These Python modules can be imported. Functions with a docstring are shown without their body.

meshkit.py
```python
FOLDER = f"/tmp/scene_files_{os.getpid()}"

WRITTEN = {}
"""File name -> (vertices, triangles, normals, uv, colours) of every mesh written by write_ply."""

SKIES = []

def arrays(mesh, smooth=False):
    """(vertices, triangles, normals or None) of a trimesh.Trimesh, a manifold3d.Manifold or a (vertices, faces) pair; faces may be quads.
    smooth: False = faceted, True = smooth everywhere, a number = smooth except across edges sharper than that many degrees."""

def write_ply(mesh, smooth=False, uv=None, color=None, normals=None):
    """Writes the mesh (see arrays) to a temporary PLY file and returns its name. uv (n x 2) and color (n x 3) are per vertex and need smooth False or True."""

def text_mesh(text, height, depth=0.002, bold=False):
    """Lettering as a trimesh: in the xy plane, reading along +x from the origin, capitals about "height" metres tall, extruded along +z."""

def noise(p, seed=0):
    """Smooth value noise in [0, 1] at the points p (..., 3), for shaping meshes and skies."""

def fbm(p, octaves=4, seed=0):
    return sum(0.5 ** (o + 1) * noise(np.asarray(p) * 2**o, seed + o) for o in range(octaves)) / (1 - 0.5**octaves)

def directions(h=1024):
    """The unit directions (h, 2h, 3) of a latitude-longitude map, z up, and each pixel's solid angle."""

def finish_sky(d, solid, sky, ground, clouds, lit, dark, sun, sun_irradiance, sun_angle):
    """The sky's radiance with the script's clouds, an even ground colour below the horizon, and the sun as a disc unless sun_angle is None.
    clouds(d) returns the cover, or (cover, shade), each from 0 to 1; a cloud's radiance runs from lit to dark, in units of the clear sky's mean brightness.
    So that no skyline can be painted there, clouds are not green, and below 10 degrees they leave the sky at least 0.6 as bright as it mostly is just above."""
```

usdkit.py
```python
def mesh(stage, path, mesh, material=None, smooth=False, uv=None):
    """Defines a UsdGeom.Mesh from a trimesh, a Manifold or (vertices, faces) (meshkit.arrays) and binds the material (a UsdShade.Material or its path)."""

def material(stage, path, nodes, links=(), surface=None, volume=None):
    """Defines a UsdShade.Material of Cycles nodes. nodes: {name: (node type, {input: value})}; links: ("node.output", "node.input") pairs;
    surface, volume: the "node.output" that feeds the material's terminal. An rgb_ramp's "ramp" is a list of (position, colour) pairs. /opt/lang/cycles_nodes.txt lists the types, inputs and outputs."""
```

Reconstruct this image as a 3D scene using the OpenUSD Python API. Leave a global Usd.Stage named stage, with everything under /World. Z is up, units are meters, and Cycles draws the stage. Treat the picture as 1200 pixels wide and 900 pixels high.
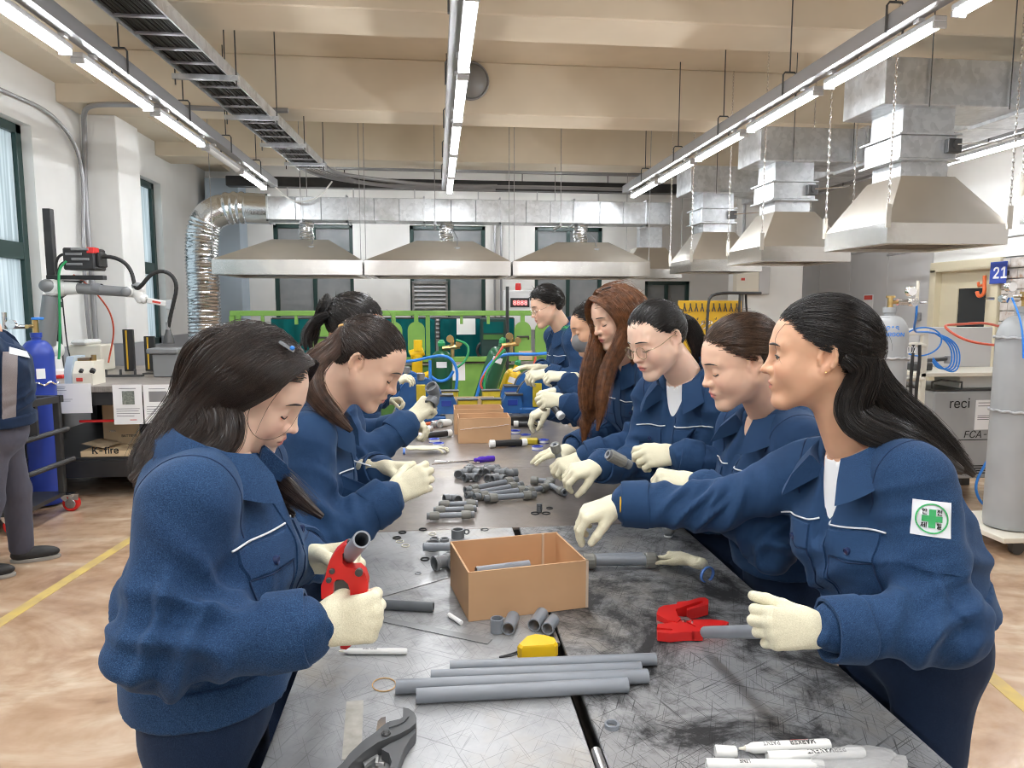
import math, random, numpy as np, trimesh, usdkit, meshkit
from pxr import Usd, UsdGeom, UsdLux, Gf, Sdf, UsdShade, Vt
from scipy.interpolate import CubicSpline
stage = Usd.Stage.CreateInMemory()
UsdGeom.SetStageUpAxis(stage, UsdGeom.Tokens.z); UsdGeom.SetStageMetersPerUnit(stage, 1.0)
W = UsdGeom.Xform.Define(stage, '/World'); stage.SetDefaultPrim(W.GetPrim())
UsdGeom.Scope.Define(stage, '/World/Looks')
rnd = random.Random(7); R = np.random.RandomState(7)
PI = math.pi

# ---------------------------------------------------------------- camera, sky, exposure
FPX = 830.0; CAMP = np.array([0.0, 0.0, 1.6])
PITCH = math.atan(90 / FPX); YAW = math.atan(89 * math.cos(PITCH) / FPX)
FW = np.array([math.sin(YAW) * math.cos(PITCH), math.cos(YAW) * math.cos(PITCH), -math.sin(PITCH)])
RT = np.array([math.cos(YAW), -math.sin(YAW), 0.0]); UP = np.cross(RT, FW)
cam = UsdGeom.Camera.Define(stage, '/World/camera')
cam.AddTransformOp().Set(Gf.Matrix4d(*RT, 0, *UP, 0, *(-FW), 0, *CAMP, 1))
cam.CreateHorizontalApertureAttr(36.0); cam.CreateVerticalApertureAttr(27.0)
cam.CreateFocalLengthAttr(36.0 * FPX / 1200); cam.CreateClippingRangeAttr(Gf.Vec2f(0.05, 200))
cam.GetPrim().CreateAttribute('exposure', Sdf.ValueTypeNames.Float).Set(0.0)
EXPOSURE = cam.GetPrim().GetAttribute('exposure')
EXPOSURE.Set(2.32)
LAMP_POWER = 15.0          # emission of the tubes' diffusers
SKY_POWER = 0.2
dome = UsdLux.DomeLight.Define(stage, '/World/sky')
dome.CreateIntensityAttr(SKY_POWER); dome.CreateColorAttr(Gf.Vec3f(0.90, 0.96, 1.0))

def at(px, py, X=None, Y=None, Z=None):
    """The point of the room on a line of sight of the 1200x900 survey photo, at a known wall, depth or height."""
    d = FW + RT * ((px - 600) / FPX) + UP * ((450 - py) / FPX)
    t = X / d[0] if X is not None else Y / d[1] if Y is not None else (Z - 1.6) / d[2]
    return CAMP + d * t

# ---------------------------------------------------------------- scene helpers
OFF = {}                      # prim path -> origin of the thing its meshes are written in
MATS = {}
def numbered(path):
    if not stage.GetPrimAtPath(path): return path
    k = 1
    while stage.GetPrimAtPath(f'{path}_{k:03d}'): k += 1
    return f'{path}_{k:03d}'
def setd(prim, label=None, cat=None, group=None, kind=None):
    for k, v in (('label', label), ('category', cat), ('group', group), ('kind', kind)):
        if v: prim.SetCustomDataByKey(k, v)
def thing(name, label, cat, loc=(0, 0, 0), group=None, kind=None):
    p = numbered('/World/' + name)
    x = UsdGeom.Xform.Define(stage, p)
    x.AddTransformOp().Set(Gf.Matrix4d(1).SetTranslate(Gf.Vec3d(*map(float, loc))))
    OFF[p] = np.asarray(loc, float)
    setd(x.GetPrim(), label, cat, group, kind)
    return p
def obj(name, mesh, mat, parent=None, smooth=30, label=None, cat=None, group=None, kind=None, col=None):
    if isinstance(mesh, (list,)): mesh = B(mesh)
    p = numbered((parent or '/World') + '/' + name)
    off = OFF.get(parent, np.zeros(3)) if parent else np.zeros(3)
    OFF[p] = off
    if isinstance(mesh, tuple): mesh = trimesh.Trimesh(np.asarray(mesh[0], float), quadtri(mesh[1]), process=False)
    m = trimesh.Trimesh(np.asarray(mesh.vertices) - off, mesh.faces, process=False)
    g = usdkit.mesh(stage, p, m, MATS[mat] if isinstance(mat, str) else mat, smooth=True if col is not None else smooth)
    if col is not None:
        UsdGeom.PrimvarsAPI(g).CreatePrimvar('Col', Sdf.ValueTypeNames.Color3fArray, 'vertex').Set(Vt.Vec3fArray.FromNumpy(np.asarray(col, np.float32)))
    setd(g.GetPrim(), label, cat, group, kind)
    return p
def single(name, mesh, mat, label, cat, group=None, smooth=30, col=None):
    return obj(name, mesh, mat, None, smooth, label, cat, group, None, col)
def struct(name, mesh, mat, parent=None, smooth=30):
    return obj(name, mesh, mat, parent, smooth, kind=None if parent else 'structure')
def dup(src, M, label=None, group=None, cat=None):
    """A copy of a thing under the next number, placed by the 4x4 matrix M (column vectors)."""
    base = src.rstrip('0123456789'); base = base[:-1] if base != src and base.endswith('_') else src
    p = numbered(base)
    x = UsdGeom.Xform.Define(stage, p)
    x.GetPrim().GetReferences().AddInternalReference(src); x.GetPrim().SetInstanceable(True)
    x.ClearXformOpOrder(); x.MakeMatrixXform().Set(Gf.Matrix4d(*np.asarray(M, float).T.ravel()))
    was = stage.GetPrimAtPath(src).GetCustomData()
    setd(x.GetPrim(), label or was.get('label'), cat or was.get('category'), group or was.get('group'))
    return p
def place(src, M, label=None, group=None):
    """Puts the first of a kind at M."""
    x = UsdGeom.Xformable(stage.GetPrimAtPath(src)); x.ClearXformOpOrder(); x.MakeMatrixXform().Set(Gf.Matrix4d(*np.asarray(M, float).T.ravel()))
    setd(x.GetPrim(), label, None, group); return src
def quadtri(f):
    f = np.asarray(f, int)
    return np.vstack([f[:, [0, 1, 2]], f[:, [0, 2, 3]]]) if f.shape[1] == 4 else f
def V(*a): return np.array(a, float)
def nz(v): v = np.asarray(v, float); return v / max(np.linalg.norm(v), 1e-12)
def B(ms): return trimesh.util.concatenate([m for m in ms if m is not None])
def frame(o, x, y=None, z=None):
    """4x4 with columns x, y, z, o; y or z given as a hint."""
    x = nz(x)
    if z is not None:
        y = nz(np.cross(z, x)); z = np.cross(x, y)
    else:
        z = nz(np.cross(x, y)); y = np.cross(z, x)
    M = np.eye(4); M[:3, 0] = x; M[:3, 1] = y; M[:3, 2] = z; M[:3, 3] = o
    return M
def xf(m, M):
    m = m.copy(); m.apply_transform(M); return m
def TR(x=0, y=0, z=0, rz=0, rx=0, ry=0, s=1):
    M = trimesh.transformations.euler_matrix(rx, ry, rz, 'sxyz'); M[:3, :3] *= s; M[:3, 3] = (x, y, z); return M
def box(x0, x1, y0, y1, z0, z1, b=0.0):
    x0, x1 = min(x0, x1), max(x0, x1); y0, y1 = min(y0, y1), max(y0, y1); z0, z1 = min(z0, z1), max(z0, z1)
    if b <= 0:
        return trimesh.creation.box(bounds=[[x0, y0, z0], [x1, y1, z1]])
    b = min(b, (x1 - x0) * .45, (y1 - y0) * .45, (z1 - z0) * .45)
    P = []
    for x, sx in ((x0, 1), (x1, -1)):
        for y, sy in ((y0, 1), (y1, -1)):
            for z, sz in ((z0, 1), (z1, -1)):
                P += [(x + sx * b, y + sy * b, z), (x + sx * b, y, z + sz * b), (x, y + sy * b, z + sz * b)]
    return trimesh.convex.convex_hull(np.array(P))
def hull(P): return trimesh.convex.convex_hull(np.asarray(P, float))
def bar(p0, p1, w, h=None, up=(0, 0, 1), b=0.0):
    """A beam of w x h cross-section from p0 to p1."""
    p0, p1 = np.asarray(p0, float), np.asarray(p1, float); h = h or w; L = np.linalg.norm(p1 - p0)
    d = nz(p1 - p0); up = np.asarray(up, float)
    if abs(d @ nz(up)) > .98: up = V(0, 1, 0)
    return xf(box(0, L, -w / 2, w / 2, -h / 2, h / 2, b), frame(p0, d, z=up))
def lathe(prof, n=24, M=None):
    """prof: (r, z) pairs, revolved about z. Closed where r = 0."""
    prof = np.asarray(prof, float); a = np.linspace(0, 2 * PI, n, endpoint=False)
    k = len(prof)
    v = np.stack([np.outer(prof[:, 0], np.cos(a)), np.outer(prof[:, 0], np.sin(a)), np.outer(prof[:, 1], np.ones(n))], -1).reshape(-1, 3)
    i, j = np.meshgrid(np.arange(k - 1), np.arange(n), indexing='ij'); j2 = (j + 1) % n
    f = np.stack([i * n + j, i * n + j2, (i + 1) * n + j2, (i + 1) * n + j], -1).reshape(-1, 4)
    m = trimesh.Trimesh(v, quadtri(f), process=True)
    m.update_faces(m.nondegenerate_faces())
    if M is not None: m.apply_transform(M)
    return m
def along(p0, p1):
    p0, p1 = np.asarray(p0, float), np.asarray(p1, float); d = nz(p1 - p0)
    h = V(0, 0, 1) if abs(d[2]) < .9 else V(0, 1, 0)
    x = nz(np.cross(h, d)); M = np.eye(4); M[:3, 0] = x; M[:3, 1] = np.cross(d, x); M[:3, 2] = d; M[:3, 3] = p0
    return M
def cyl(p0, p1, r, n=20, r1=None, b=0.0):
    L = np.linalg.norm(np.asarray(p1, float) - np.asarray(p0, float)); r1 = r if r1 is None else r1
    pr = [(0, 0), (r - b, 0), (r, b), (r1, L - b), (r1 - b, L), (0, L)] if b else [(0, 0), (r, 0), (r1, L), (0, L)]
    return lathe(pr, n, along(p0, p1))
def pipe(p0, p1, r, t=0.003, n=24):
    L = np.linalg.norm(np.asarray(p1, float) - np.asarray(p0, float))
    return lathe([(r - t, 0), (r, 0), (r, L), (r - t, L), (r - t, 0)], n, along(p0, p1))
def smoothpath(P, n=40, closed=False):
    P = np.asarray(P, float)
    if closed: P = np.vstack([P, P[:1]])
    t = np.concatenate([[0], np.cumsum(np.linalg.norm(np.diff(P, axis=0), axis=1) + 1e-9)])
    return CubicSpline(t, P, bc_type='periodic' if closed else 'natural')(np.linspace(0, t[-1], n))
def tube(P, r, n=8, cap=True, flat=None):
    """Sweeps a circle (or an ellipse, flat = ratio) along a path; r may vary."""
    P = np.asarray(P, float); k = len(P); r = np.broadcast_to(np.asarray(r, float), (k,))
    T = np.gradient(P, axis=0); T /= np.linalg.norm(T, axis=1, keepdims=True) + 1e-12
    u = V(0, 0, 1) if abs(T[0, 2]) < .9 else V(0, 1, 0)
    N = []; u = nz(u - T[0] * (u @ T[0]))
    for i in range(k):
        u = nz(u - T[i] * (u @ T[i])); N.append(u)
    N = np.array(N); Bn = np.cross(T, N)
    a = np.linspace(0, 2 * PI, n, endpoint=False)
    v = P[:, None] + r[:, None, None] * (N[:, None] * np.cos(a)[None, :, None] * (flat or 1) + Bn[:, None] * np.sin(a)[None, :, None])
    v = v.reshape(-1, 3)
    i, j = np.meshgrid(np.arange(k - 1), np.arange(n), indexing='ij'); j2 = (j + 1) % n
    f = [quadtri(np.stack([i * n + j, i * n + j2, (i + 1) * n + j2, (i + 1) * n + j], -1).reshape(-1, 4))]
    if cap:
        v = np.vstack([v, P[:1], P[-1:]]); c = np.arange(n); c2 = (c + 1) % n
        f += [np.stack([np.full(n, k * n), c2, c], 1), np.stack([np.full(n, k * n + 1), (k - 1) * n + c, (k - 1) * n + c2], 1)]
    return trimesh.Trimesh(v, np.vstack(f), process=False)
def ring(c, R0, r, nrm=(0, 0, 1), n=24, m=8):
    a = np.linspace(0, 2 * PI, n, endpoint=False); b = np.linspace(0, 2 * PI, m, endpoint=False)
    A, Bb = np.meshgrid(a, b, indexing='ij')
    v = np.stack([(R0 + r * np.cos(Bb)) * np.cos(A), (R0 + r * np.cos(Bb)) * np.sin(A), r * np.sin(Bb)], -1).reshape(-1, 3)
    i, j = np.meshgrid(np.arange(n), np.arange(m), indexing='ij'); i2, j2 = (i + 1) % n, (j + 1) % m
    f = np.stack([i * m + j, i2 * m + j, i2 * m + j2, i * m + j2], -1).reshape(-1, 4)
    c = np.asarray(c, float)
    return trimesh.Trimesh(v, quadtri(f), process=False).apply_transform(along(c, c + np.asarray(nrm, float)))
def extr(poly, d, M=None):
    """A 2D outline (points or shapely) extruded by d along z."""
    from shapely.geometry import Polygon
    P = poly if hasattr(poly, 'geom_type') else Polygon(poly)
    P = P.buffer(0)
    ms = [trimesh.creation.extrude_polygon(g, d, engine='earcut') for g in getattr(P, 'geoms', [P])]
    m = B(ms)
    if M is not None: m.apply_transform(M)
    return m
def sphere(c, r, n=2):
    m = trimesh.creation.icosphere(subdivisions=n); m.vertices *= np.asarray(r, float); m.vertices += np.asarray(c, float); return m
def text(s, h, M, depth=.001, bold=False, width=None):
    m = meshkit.text_mesh(s, h, depth, bold)
    if width: m.vertices[:, 0] *= width / m.extents[0]
    return xf(m, M)

# ---------------------------------------------------------------- materials
def pm(name, color, rough=.5, metal=0.0, var=None, bump=None, extra=None, coords='geometry', ramp=None):
    """A plain painted / plastic / metal surface. var: (scale, second colour[, detail]); bump: (scale, strength, distance)."""
    n = {'g': ('geometry', {}), 'p': ('principled_bsdf', {'base_color': color, 'roughness': rough, 'metallic': metal, **(extra or {})})}; l = []
    if coords == 'object':
        n['g'] = ('texture_coordinate', {})
    src = 'g.object' if coords == 'object' else 'g.position'
    if var:
        n['n'] = ('noise_texture', {'scale': var[0], 'detail': var[2] if len(var) > 2 else 4.0})
        n['r'] = ('rgb_ramp', {'ramp': ramp or [(.3, color), (.7, var[1])]})
        l += [(src, 'n.vector'), ('n.fac', 'r.fac'), ('r.color', 'p.base_color')]
    if bump:
        n['bn'] = ('noise_texture', {'scale': bump[0], 'detail': 3.0})
        n['b'] = ('bump', {'strength': bump[1], 'distance': bump[2]})
        l += [(src, 'bn.vector'), ('bn.fac', 'b.height'), ('b.normal', 'p.normal')]
    MATS[name] = usdkit.material(stage, '/World/Looks/' + name, n, l, surface='p.BSDF')
    return MATS[name]
def graph(name, nodes, links, surface, volume=None):
    MATS[name] = usdkit.material(stage, '/World/Looks/' + name, nodes, links, surface=surface, volume=volume); return MATS[name]
pm('wall_paint', (.86, .86, .84), .6, var=(1.3, (.78, .78, .76)), bump=(60, .08, .002))
pm('grey_paint', (.36, .37, .39), .5, var=(2, (.30, .31, .33)))
pm('lightgrey_panel', (.60, .60, .60), .55, var=(1.5, (.54, .54, .55)))
pm('bluegrey_paint', (.42, .50, .58), .5, var=(2, (.36, .44, .52)))
pm('ceiling_paint', (.70, .595, .455), .8, var=(1.1, (.58, .485, .36)), bump=(25, .1, .003))
pm('beam_paint', (.75, .655, .515), .8, var=(.9, (.63, .54, .41)))
pm('dark_green_frame', (.018, .05, .045), .35)
pm('beige_frame', (.66, .60, .44), .45)
pm('dim_glass', (.22, .24, .25), .12, var=(3, (.30, .31, .32)))
pm('dark_glass', (.02, .025, .028), .08)
graph('frosted_glass', {'g': ('geometry', {}), 'm': ('mapping', {'scale': (0, 26, 0.6)}), 'w': ('noise_texture', {'scale': 1.0, 'detail': 1.0}),
      'r': ('rgb_ramp', {'ramp': [(.35, (.50, .56, .58)), (.65, (.74, .79, .81))]}),
      't': ('translucent_bsdf', {}), 'd': ('principled_bsdf', {'roughness': .18, 'base_color': (.35, .43, .46)}), 'x': ('mix_closure', {'fac': .42})},
      [('g.position', 'm.vector'), ('m.vector', 'w.vector'), ('w.fac', 'r.fac'), ('r.color', 't.color'), ('r.color', 'd.base_color'), ('t.BSDF', 'x.closure1'), ('d.BSDF', 'x.closure2')], 'x.closure')
# painted epoxy floor with marbled brown and cream swirls
graph('epoxy_floor', {'g': ('geometry', {}), 'm': ('mapping', {'scale': (.55, 1.25, 1)}), 'n0': ('noise_texture', {'scale': 1.1, 'detail': 3.0}),
      'v': ('vector_math', {'math_type': 'multiply_add', 'vector2': (.9, .9, .9)}), 'n': ('noise_texture', {'scale': 1.5, 'detail': 6.0, 'distortion': 2.2, 'roughness': .58}),
      'r': ('rgb_ramp', {'ramp': [(.28, (.23, .125, .07)), (.42, (.39, .245, .15)), (.55, (.50, .35, .235)), (.72, (.66, .55, .42))]}),
      'p': ('principled_bsdf', {'roughness': .22, 'coat_weight': .25, 'coat_roughness': .15}),
      'n2': ('noise_texture', {'scale': 7.0, 'detail': 5.0}), 'r2': ('rgb_ramp', {'ramp': [(.3, (.2, .2, .2)), (.7, (.42, .42, .42))]})},
      [('g.position', 'm.vector'), ('m.vector', 'n.vector'), ('n.fac', 'r.fac'), ('r.color', 'p.base_color'), ('g.position', 'n2.vector'), ('n2.fac', 'r2.fac'), ('r2.color', 'p.roughness')], 'p.BSDF')
pm('yellow_line', (.62, .46, .12), .5, var=(9, (.45, .32, .14)))
graph('galvanised', {'g': ('geometry', {}), 'v': ('voronoi_texture', {'scale': 22.0}), 'r': ('rgb_ramp', {'ramp': [(.0, (.52, .54, .56)), (1., (.68, .70, .72))]}),
      'n': ('noise_texture', {'scale': 3.0, 'detail': 4.0}), 'r2': ('rgb_ramp', {'ramp': [(.3, (.28,) * 3), (.7, (.45,) * 3)]}),
      'p': ('principled_bsdf', {'metallic': .85})},
      [('g.position', 'v.vector'), ('v.color', 'r.fac'), ('r.color', 'p.base_color'), ('g.position', 'n.vector'), ('n.fac', 'r2.fac'), ('r2.color', 'p.roughness')], 'p.BSDF')
pm('stainless', (.76, .73, .665), .30, .90, var=(2.5, (.68, .65, .59)), bump=(2.2, .25, .02))
pm('stainless_bright', (.78, .77, .75), .20, 1.0, bump=(3.0, .3, .02))
pm('bright_foil', (.80, .82, .84), .16, 1.0, bump=(45, .5, .006))
pm('chrome', (.78, .78, .78), .15, 1.0)
pm('iron_dark', (.09, .09, .09), .45, .6)
pm('steel_bare', (.48, .48, .48), .35, .9, var=(30, (.34, .34, .34)))
pm('black_metal', (.02, .02, .022), .4, var=(8, (.035, .035, .035)))
pm('grey_metal', (.24, .245, .25), .45, .3)
pm('black_rubber', (.018, .018, .018), .6)
pm('black_plastic', (.022, .022, .024), .35)
pm('charcoal_plastic', (.075, .078, .082), .42, bump=(300, .1, .0005))
pm('white_plastic', (.78, .78, .76), .35)
pm('ivory_plastic', (.72, .68, .58), .4)
pm('paper_white', (.82, .82, .82), .7)
pm('print_grey', (.20, .20, .21), .7)
pm('print_black', (.012, .012, .012), .6)
pm('print_blue', (.04, .08, .40), .6)
pm('print_red', (.62, .07, .05), .6)
pm('photo_print', (.30, .32, .28), .5, var=(60, (.12, .14, .12)))
pm('red_paint', (.62, .02, .018), .28, bump=(40, .08, .001))
pm('orange_paint', (.75, .16, .05), .4)
pm('green_paint', (.20, .40, .075), .42, var=(5, (.15, .32, .06)))
pm('machine_green', (.035, .11, .025), .42, var=(3, (.07, .20, .04)))
pm('bottle_green', (.014, .10, .042), .3)
pm('slat_silver', (.62, .63, .64), .4, .2)
pm('vise_blue', (.025, .13, .38), .38, var=(14, (.02, .09, .27)))
pm('vise_yellow', (.66, .50, .03), .45, var=(16, (.50, .38, .03)))
pm('cobalt_blue', (.02, .05, .33), .38)
pm('bottle_grey', (.37, .38, .385), .42, var=(4, (.32, .33, .335)))
pm('brass', (.66, .47, .20), .28, 1.0)
pm('yellow_plastic', (.80, .50, .01), .32)
pm('purple_plastic', (.10, .04, .50), .2)
pm('blue_plastic', (.05, .09, .55), .3)
pm('hose_blue', (.03, .22, .70), .35)
pm('hose_red', (.65, .10, .05), .4)
pm('hose_green', (.02, .30, .10), .4)
pm('pvc', (.235, .255, .285), .38, var=(7, (.21, .23, .26)))
pm('pvc_fitting', (.175, .185, .195), .42, var=(25, (.15, .16, .17)))
pm('pvc_dark', (.10, .11, .12), .4)
pm('pvc_nut', (.22, .22, .20), .5)
pm('cardboard', (.60, .365, .20), .72, var=(6, (.53, .32, .17)), bump=(90, .12, .001))
pm('cardboard_pale', (.60, .47, .31), .72, var=(6, (.54, .41, .26)))
pm('tape_clear', (.62, .50, .38), .12)
pm('yellow_board', (.72, .43, .02), .5, var=(3, (.60, .35, .02)))
pm('teal_curtain', (.008, .16, .16), .2, extra={'transmission_weight': .25, 'ior': 1.2}, var=(2.5, (.006, .10, .11)))
pm('table_edge', (.05, .05, .05), .5, .3)
pm('elastic_tan', (.62, .36, .12), .5)
pm('lamp_housing', (.55, .55, .56), .4, .2)
pm('tray_metal', (.34, .34, .35), .4, .6)
pm('tube_glow', (.9, .9, .9), .4, extra={'emission_color': (.93, .965, 1.0), 'emission_strength': LAMP_POWER})
pm('tube_off', (.75, .75, .75), .4)
pm('red_lamp', (.5, .02, .02), .25)
pm('red_digits', (.5, .02, .02), .3, extra={'emission_color': (1, .05, .05), 'emission_strength': 3.0})
def steel(name, c0, c1, cd, wear_lo, wear_hi, rough, metal, seed, scr=.55):
    """A work-worn steel sheet: cloudy greys, black rubbed patches and fine crossing scratches."""
    nd = {'g': ('geometry', {}), 'o': ('vector_math', {'math_type': 'add', 'vector2': (seed, seed * 2.3, 0)}),
      'n': ('noise_texture', {'scale': 3.2, 'detail': 7.0, 'roughness': .65}), 'r': ('rgb_ramp', {'ramp': [(.33, c0), (.68, c1)]}),
      'w': ('noise_texture', {'scale': 3.4, 'detail': 10.0, 'roughness': .74, 'distortion': .4}), 'wr': ('rgb_ramp', {'ramp': [(wear_lo, (0, 0, 0)), (wear_hi, (1, 1, 1))]}),
      'x1': ('mix_color', {'b': cd}), 'x2': ('mix_color', {'b': tuple(.5 * a for a in cd)}), 'sm': ('math', {'math_type': 'multiply', 'value2': scr}),
      'f': ('noise_texture', {'scale': 2.6, 'detail': 7.0, 'roughness': .65}), 'fr': ('rgb_ramp', {'ramp': [(.54, (0, 0, 0)), (.72, (.6, .6, .6))]}), 'x3': ('mix_color', {'b': (.40, .34, .25)}),
      'p': ('principled_bsdf', {'metallic': metal, 'specular_ior_level': .5}), 'rr': ('rgb_ramp', {'ramp': [(.0, (rough,) * 3), (1., (min(1, rough + .25),) * 3)]}), 'b': ('bump', {'strength': .10, 'distance': .001})}
    lk = [('g.position', 'o.vector1'), ('o.vector', 'n.vector'), ('n.fac', 'r.fac'), ('o.vector', 'w.vector'), ('w.fac', 'wr.fac'),
       ('r.color', 'x3.a'), ('o.vector', 'f.vector'), ('f.fac', 'fr.fac'), ('fr.color', 'x3.fac'), ('x3.result', 'x1.a'), ('wr.color', 'x1.fac'), ('x1.result', 'x2.a'), ('sm.value', 'x2.fac'), ('x2.result', 'p.base_color'),
       ('wr.color', 'rr.fac'), ('rr.color', 'p.roughness'), ('n.fac', 'b.height'), ('b.normal', 'p.normal')]
    prev = None
    for k, (ang, sx, sy) in enumerate(((.5, 5, 330), (1.9, 7, 400), (2.6, 4.5, 300), (1.15, 9, 460))):
        nd[f'm{k}'] = ('mapping', {'mapping_type': 'texture', 'rotation': (0, 0, ang), 'scale': (1 / sx, 1 / sy, 1)}); nd[f's{k}'] = ('noise_texture', {'scale': 1.0, 'detail': 1.0, 'distortion': .35}); nd[f'q{k}'] = ('rgb_ramp', {'ramp': [(.655, (0, 0, 0)), (.70, (1, 1, 1))]})
        lk += [('o.vector', f'm{k}.vector'), (f'm{k}.vector', f's{k}.vector'), (f's{k}.fac', f'q{k}.fac')]
        if k:
            nd[f'a{k}'] = ('math', {'math_type': 'maximum'}); lk += [(prev, f'a{k}.value1'), (f'q{k}.color', f'a{k}.value2')]; prev = f'a{k}.value'
        else: prev = 'q0.color'
    lk.append((prev, 'sm.value1'))
    graph(name, nd, lk, 'p.BSDF')
steel('steel_left', (.27, .275, .285), (.47, .475, .48), (.14, .14, .14), .54, .78, .44, .30, 1.3, .40)
steel('steel_right', (.25, .255, .265), (.42, .425, .435), (.032, .032, .034), .46, .60, .34, .40, 4.7, .75)
steel('steel_brown', (.19, .165, .150), (.29, .255, .235), (.12, .10, .09), .6, .85, .30, .3, 9.1, .25)
steel('bench_top', (.24, .21, .19), (.36, .33, .30), (.08, .07, .06), .55, .8, .4, .3, 13.0, .3)
# ================================================================ the room
XL, XR, YB, YF, ZC, ZB = -4.05, 7.0, 13.4, -4.2, 4.37, 3.80
struct('floor', box(XL - .3, XR + .3, YF - .3, YB + .3, -.2, 0), 'epoxy_floor')
struct('ceiling', box(XL - .3, XR + .3, YF - .3, YB + .3, ZC, ZC + .2), 'ceiling_paint')
BEAMS = [(-2.75, -2.2), (.05, .6), (2.83, 3.38), (5.61, 6.14), (8.39, 8.95), (11.12, 11.72)]
for k, (a, b) in enumerate(BEAMS):
    struct(f'ceiling_beam', box(XL, XR, a, b, ZB, ZC, .01), 'beam_paint')
struct('ceiling_beam', [box(XL, -3.62, YF, YB, 4.0, ZC), ], 'beam_paint')
struct('ceiling_beam', box(5.55, 6.0, YF, YB, ZB, ZC), 'beam_paint')
def wall_with_holes(along_y, c0, c1, a0, a1, z0, z1, holes):
    """Wall slab between c0 and c1 across, a0..a1 along, z0..z1, holes (a, b, z, z2); returned as pieces above and below the dado line by the caller."""
    ms = []; cuts = sorted(holes)
    def piece(p, q, r, s):
        if q - p > 1e-4 and s - r > 1e-4: ms.append(box(c0, c1, p, q, r, s) if along_y else box(p, q, c0, c1, r, s))
    x = a0
    for (p, q, r, s) in cuts:
        piece(x, p, z0, z1); piece(p, q, z0, max(z0, min(r, z1))); piece(p, q, max(min(s, z1), z0), z1); x = q
    piece(x, a1, z0, z1)
    return B(ms)
DADO = 1.17
LW = [(2.6, 4.9, 1.06, 3.42), (5.45, 7.87, 1.06, 3.42), (9.55, 11.27, 1.06, 3.42)]
struct('wall_left', wall_with_holes(True, XL - .28, XL, YF, YB, DADO, ZC, LW), 'wall_paint')
struct('trim_1', wall_with_holes(True, XL - .28, XL + .004, YF, YB, 0, DADO, LW), 'grey_paint')
for a, b in ((5.58, 6.14), (8.88, 9.55)):
    a0 = a if a > 6 else 2.95; 
for (a, b) in ((8.88, 9.5),):
    struct('wall_pillar', box(XL, -3.65, a, b, DADO, ZB, .008), 'wall_paint'); struct('trim_2', box(XL, -3.646, a - .004, b + .004, 0, DADO), 'grey_paint')
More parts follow.
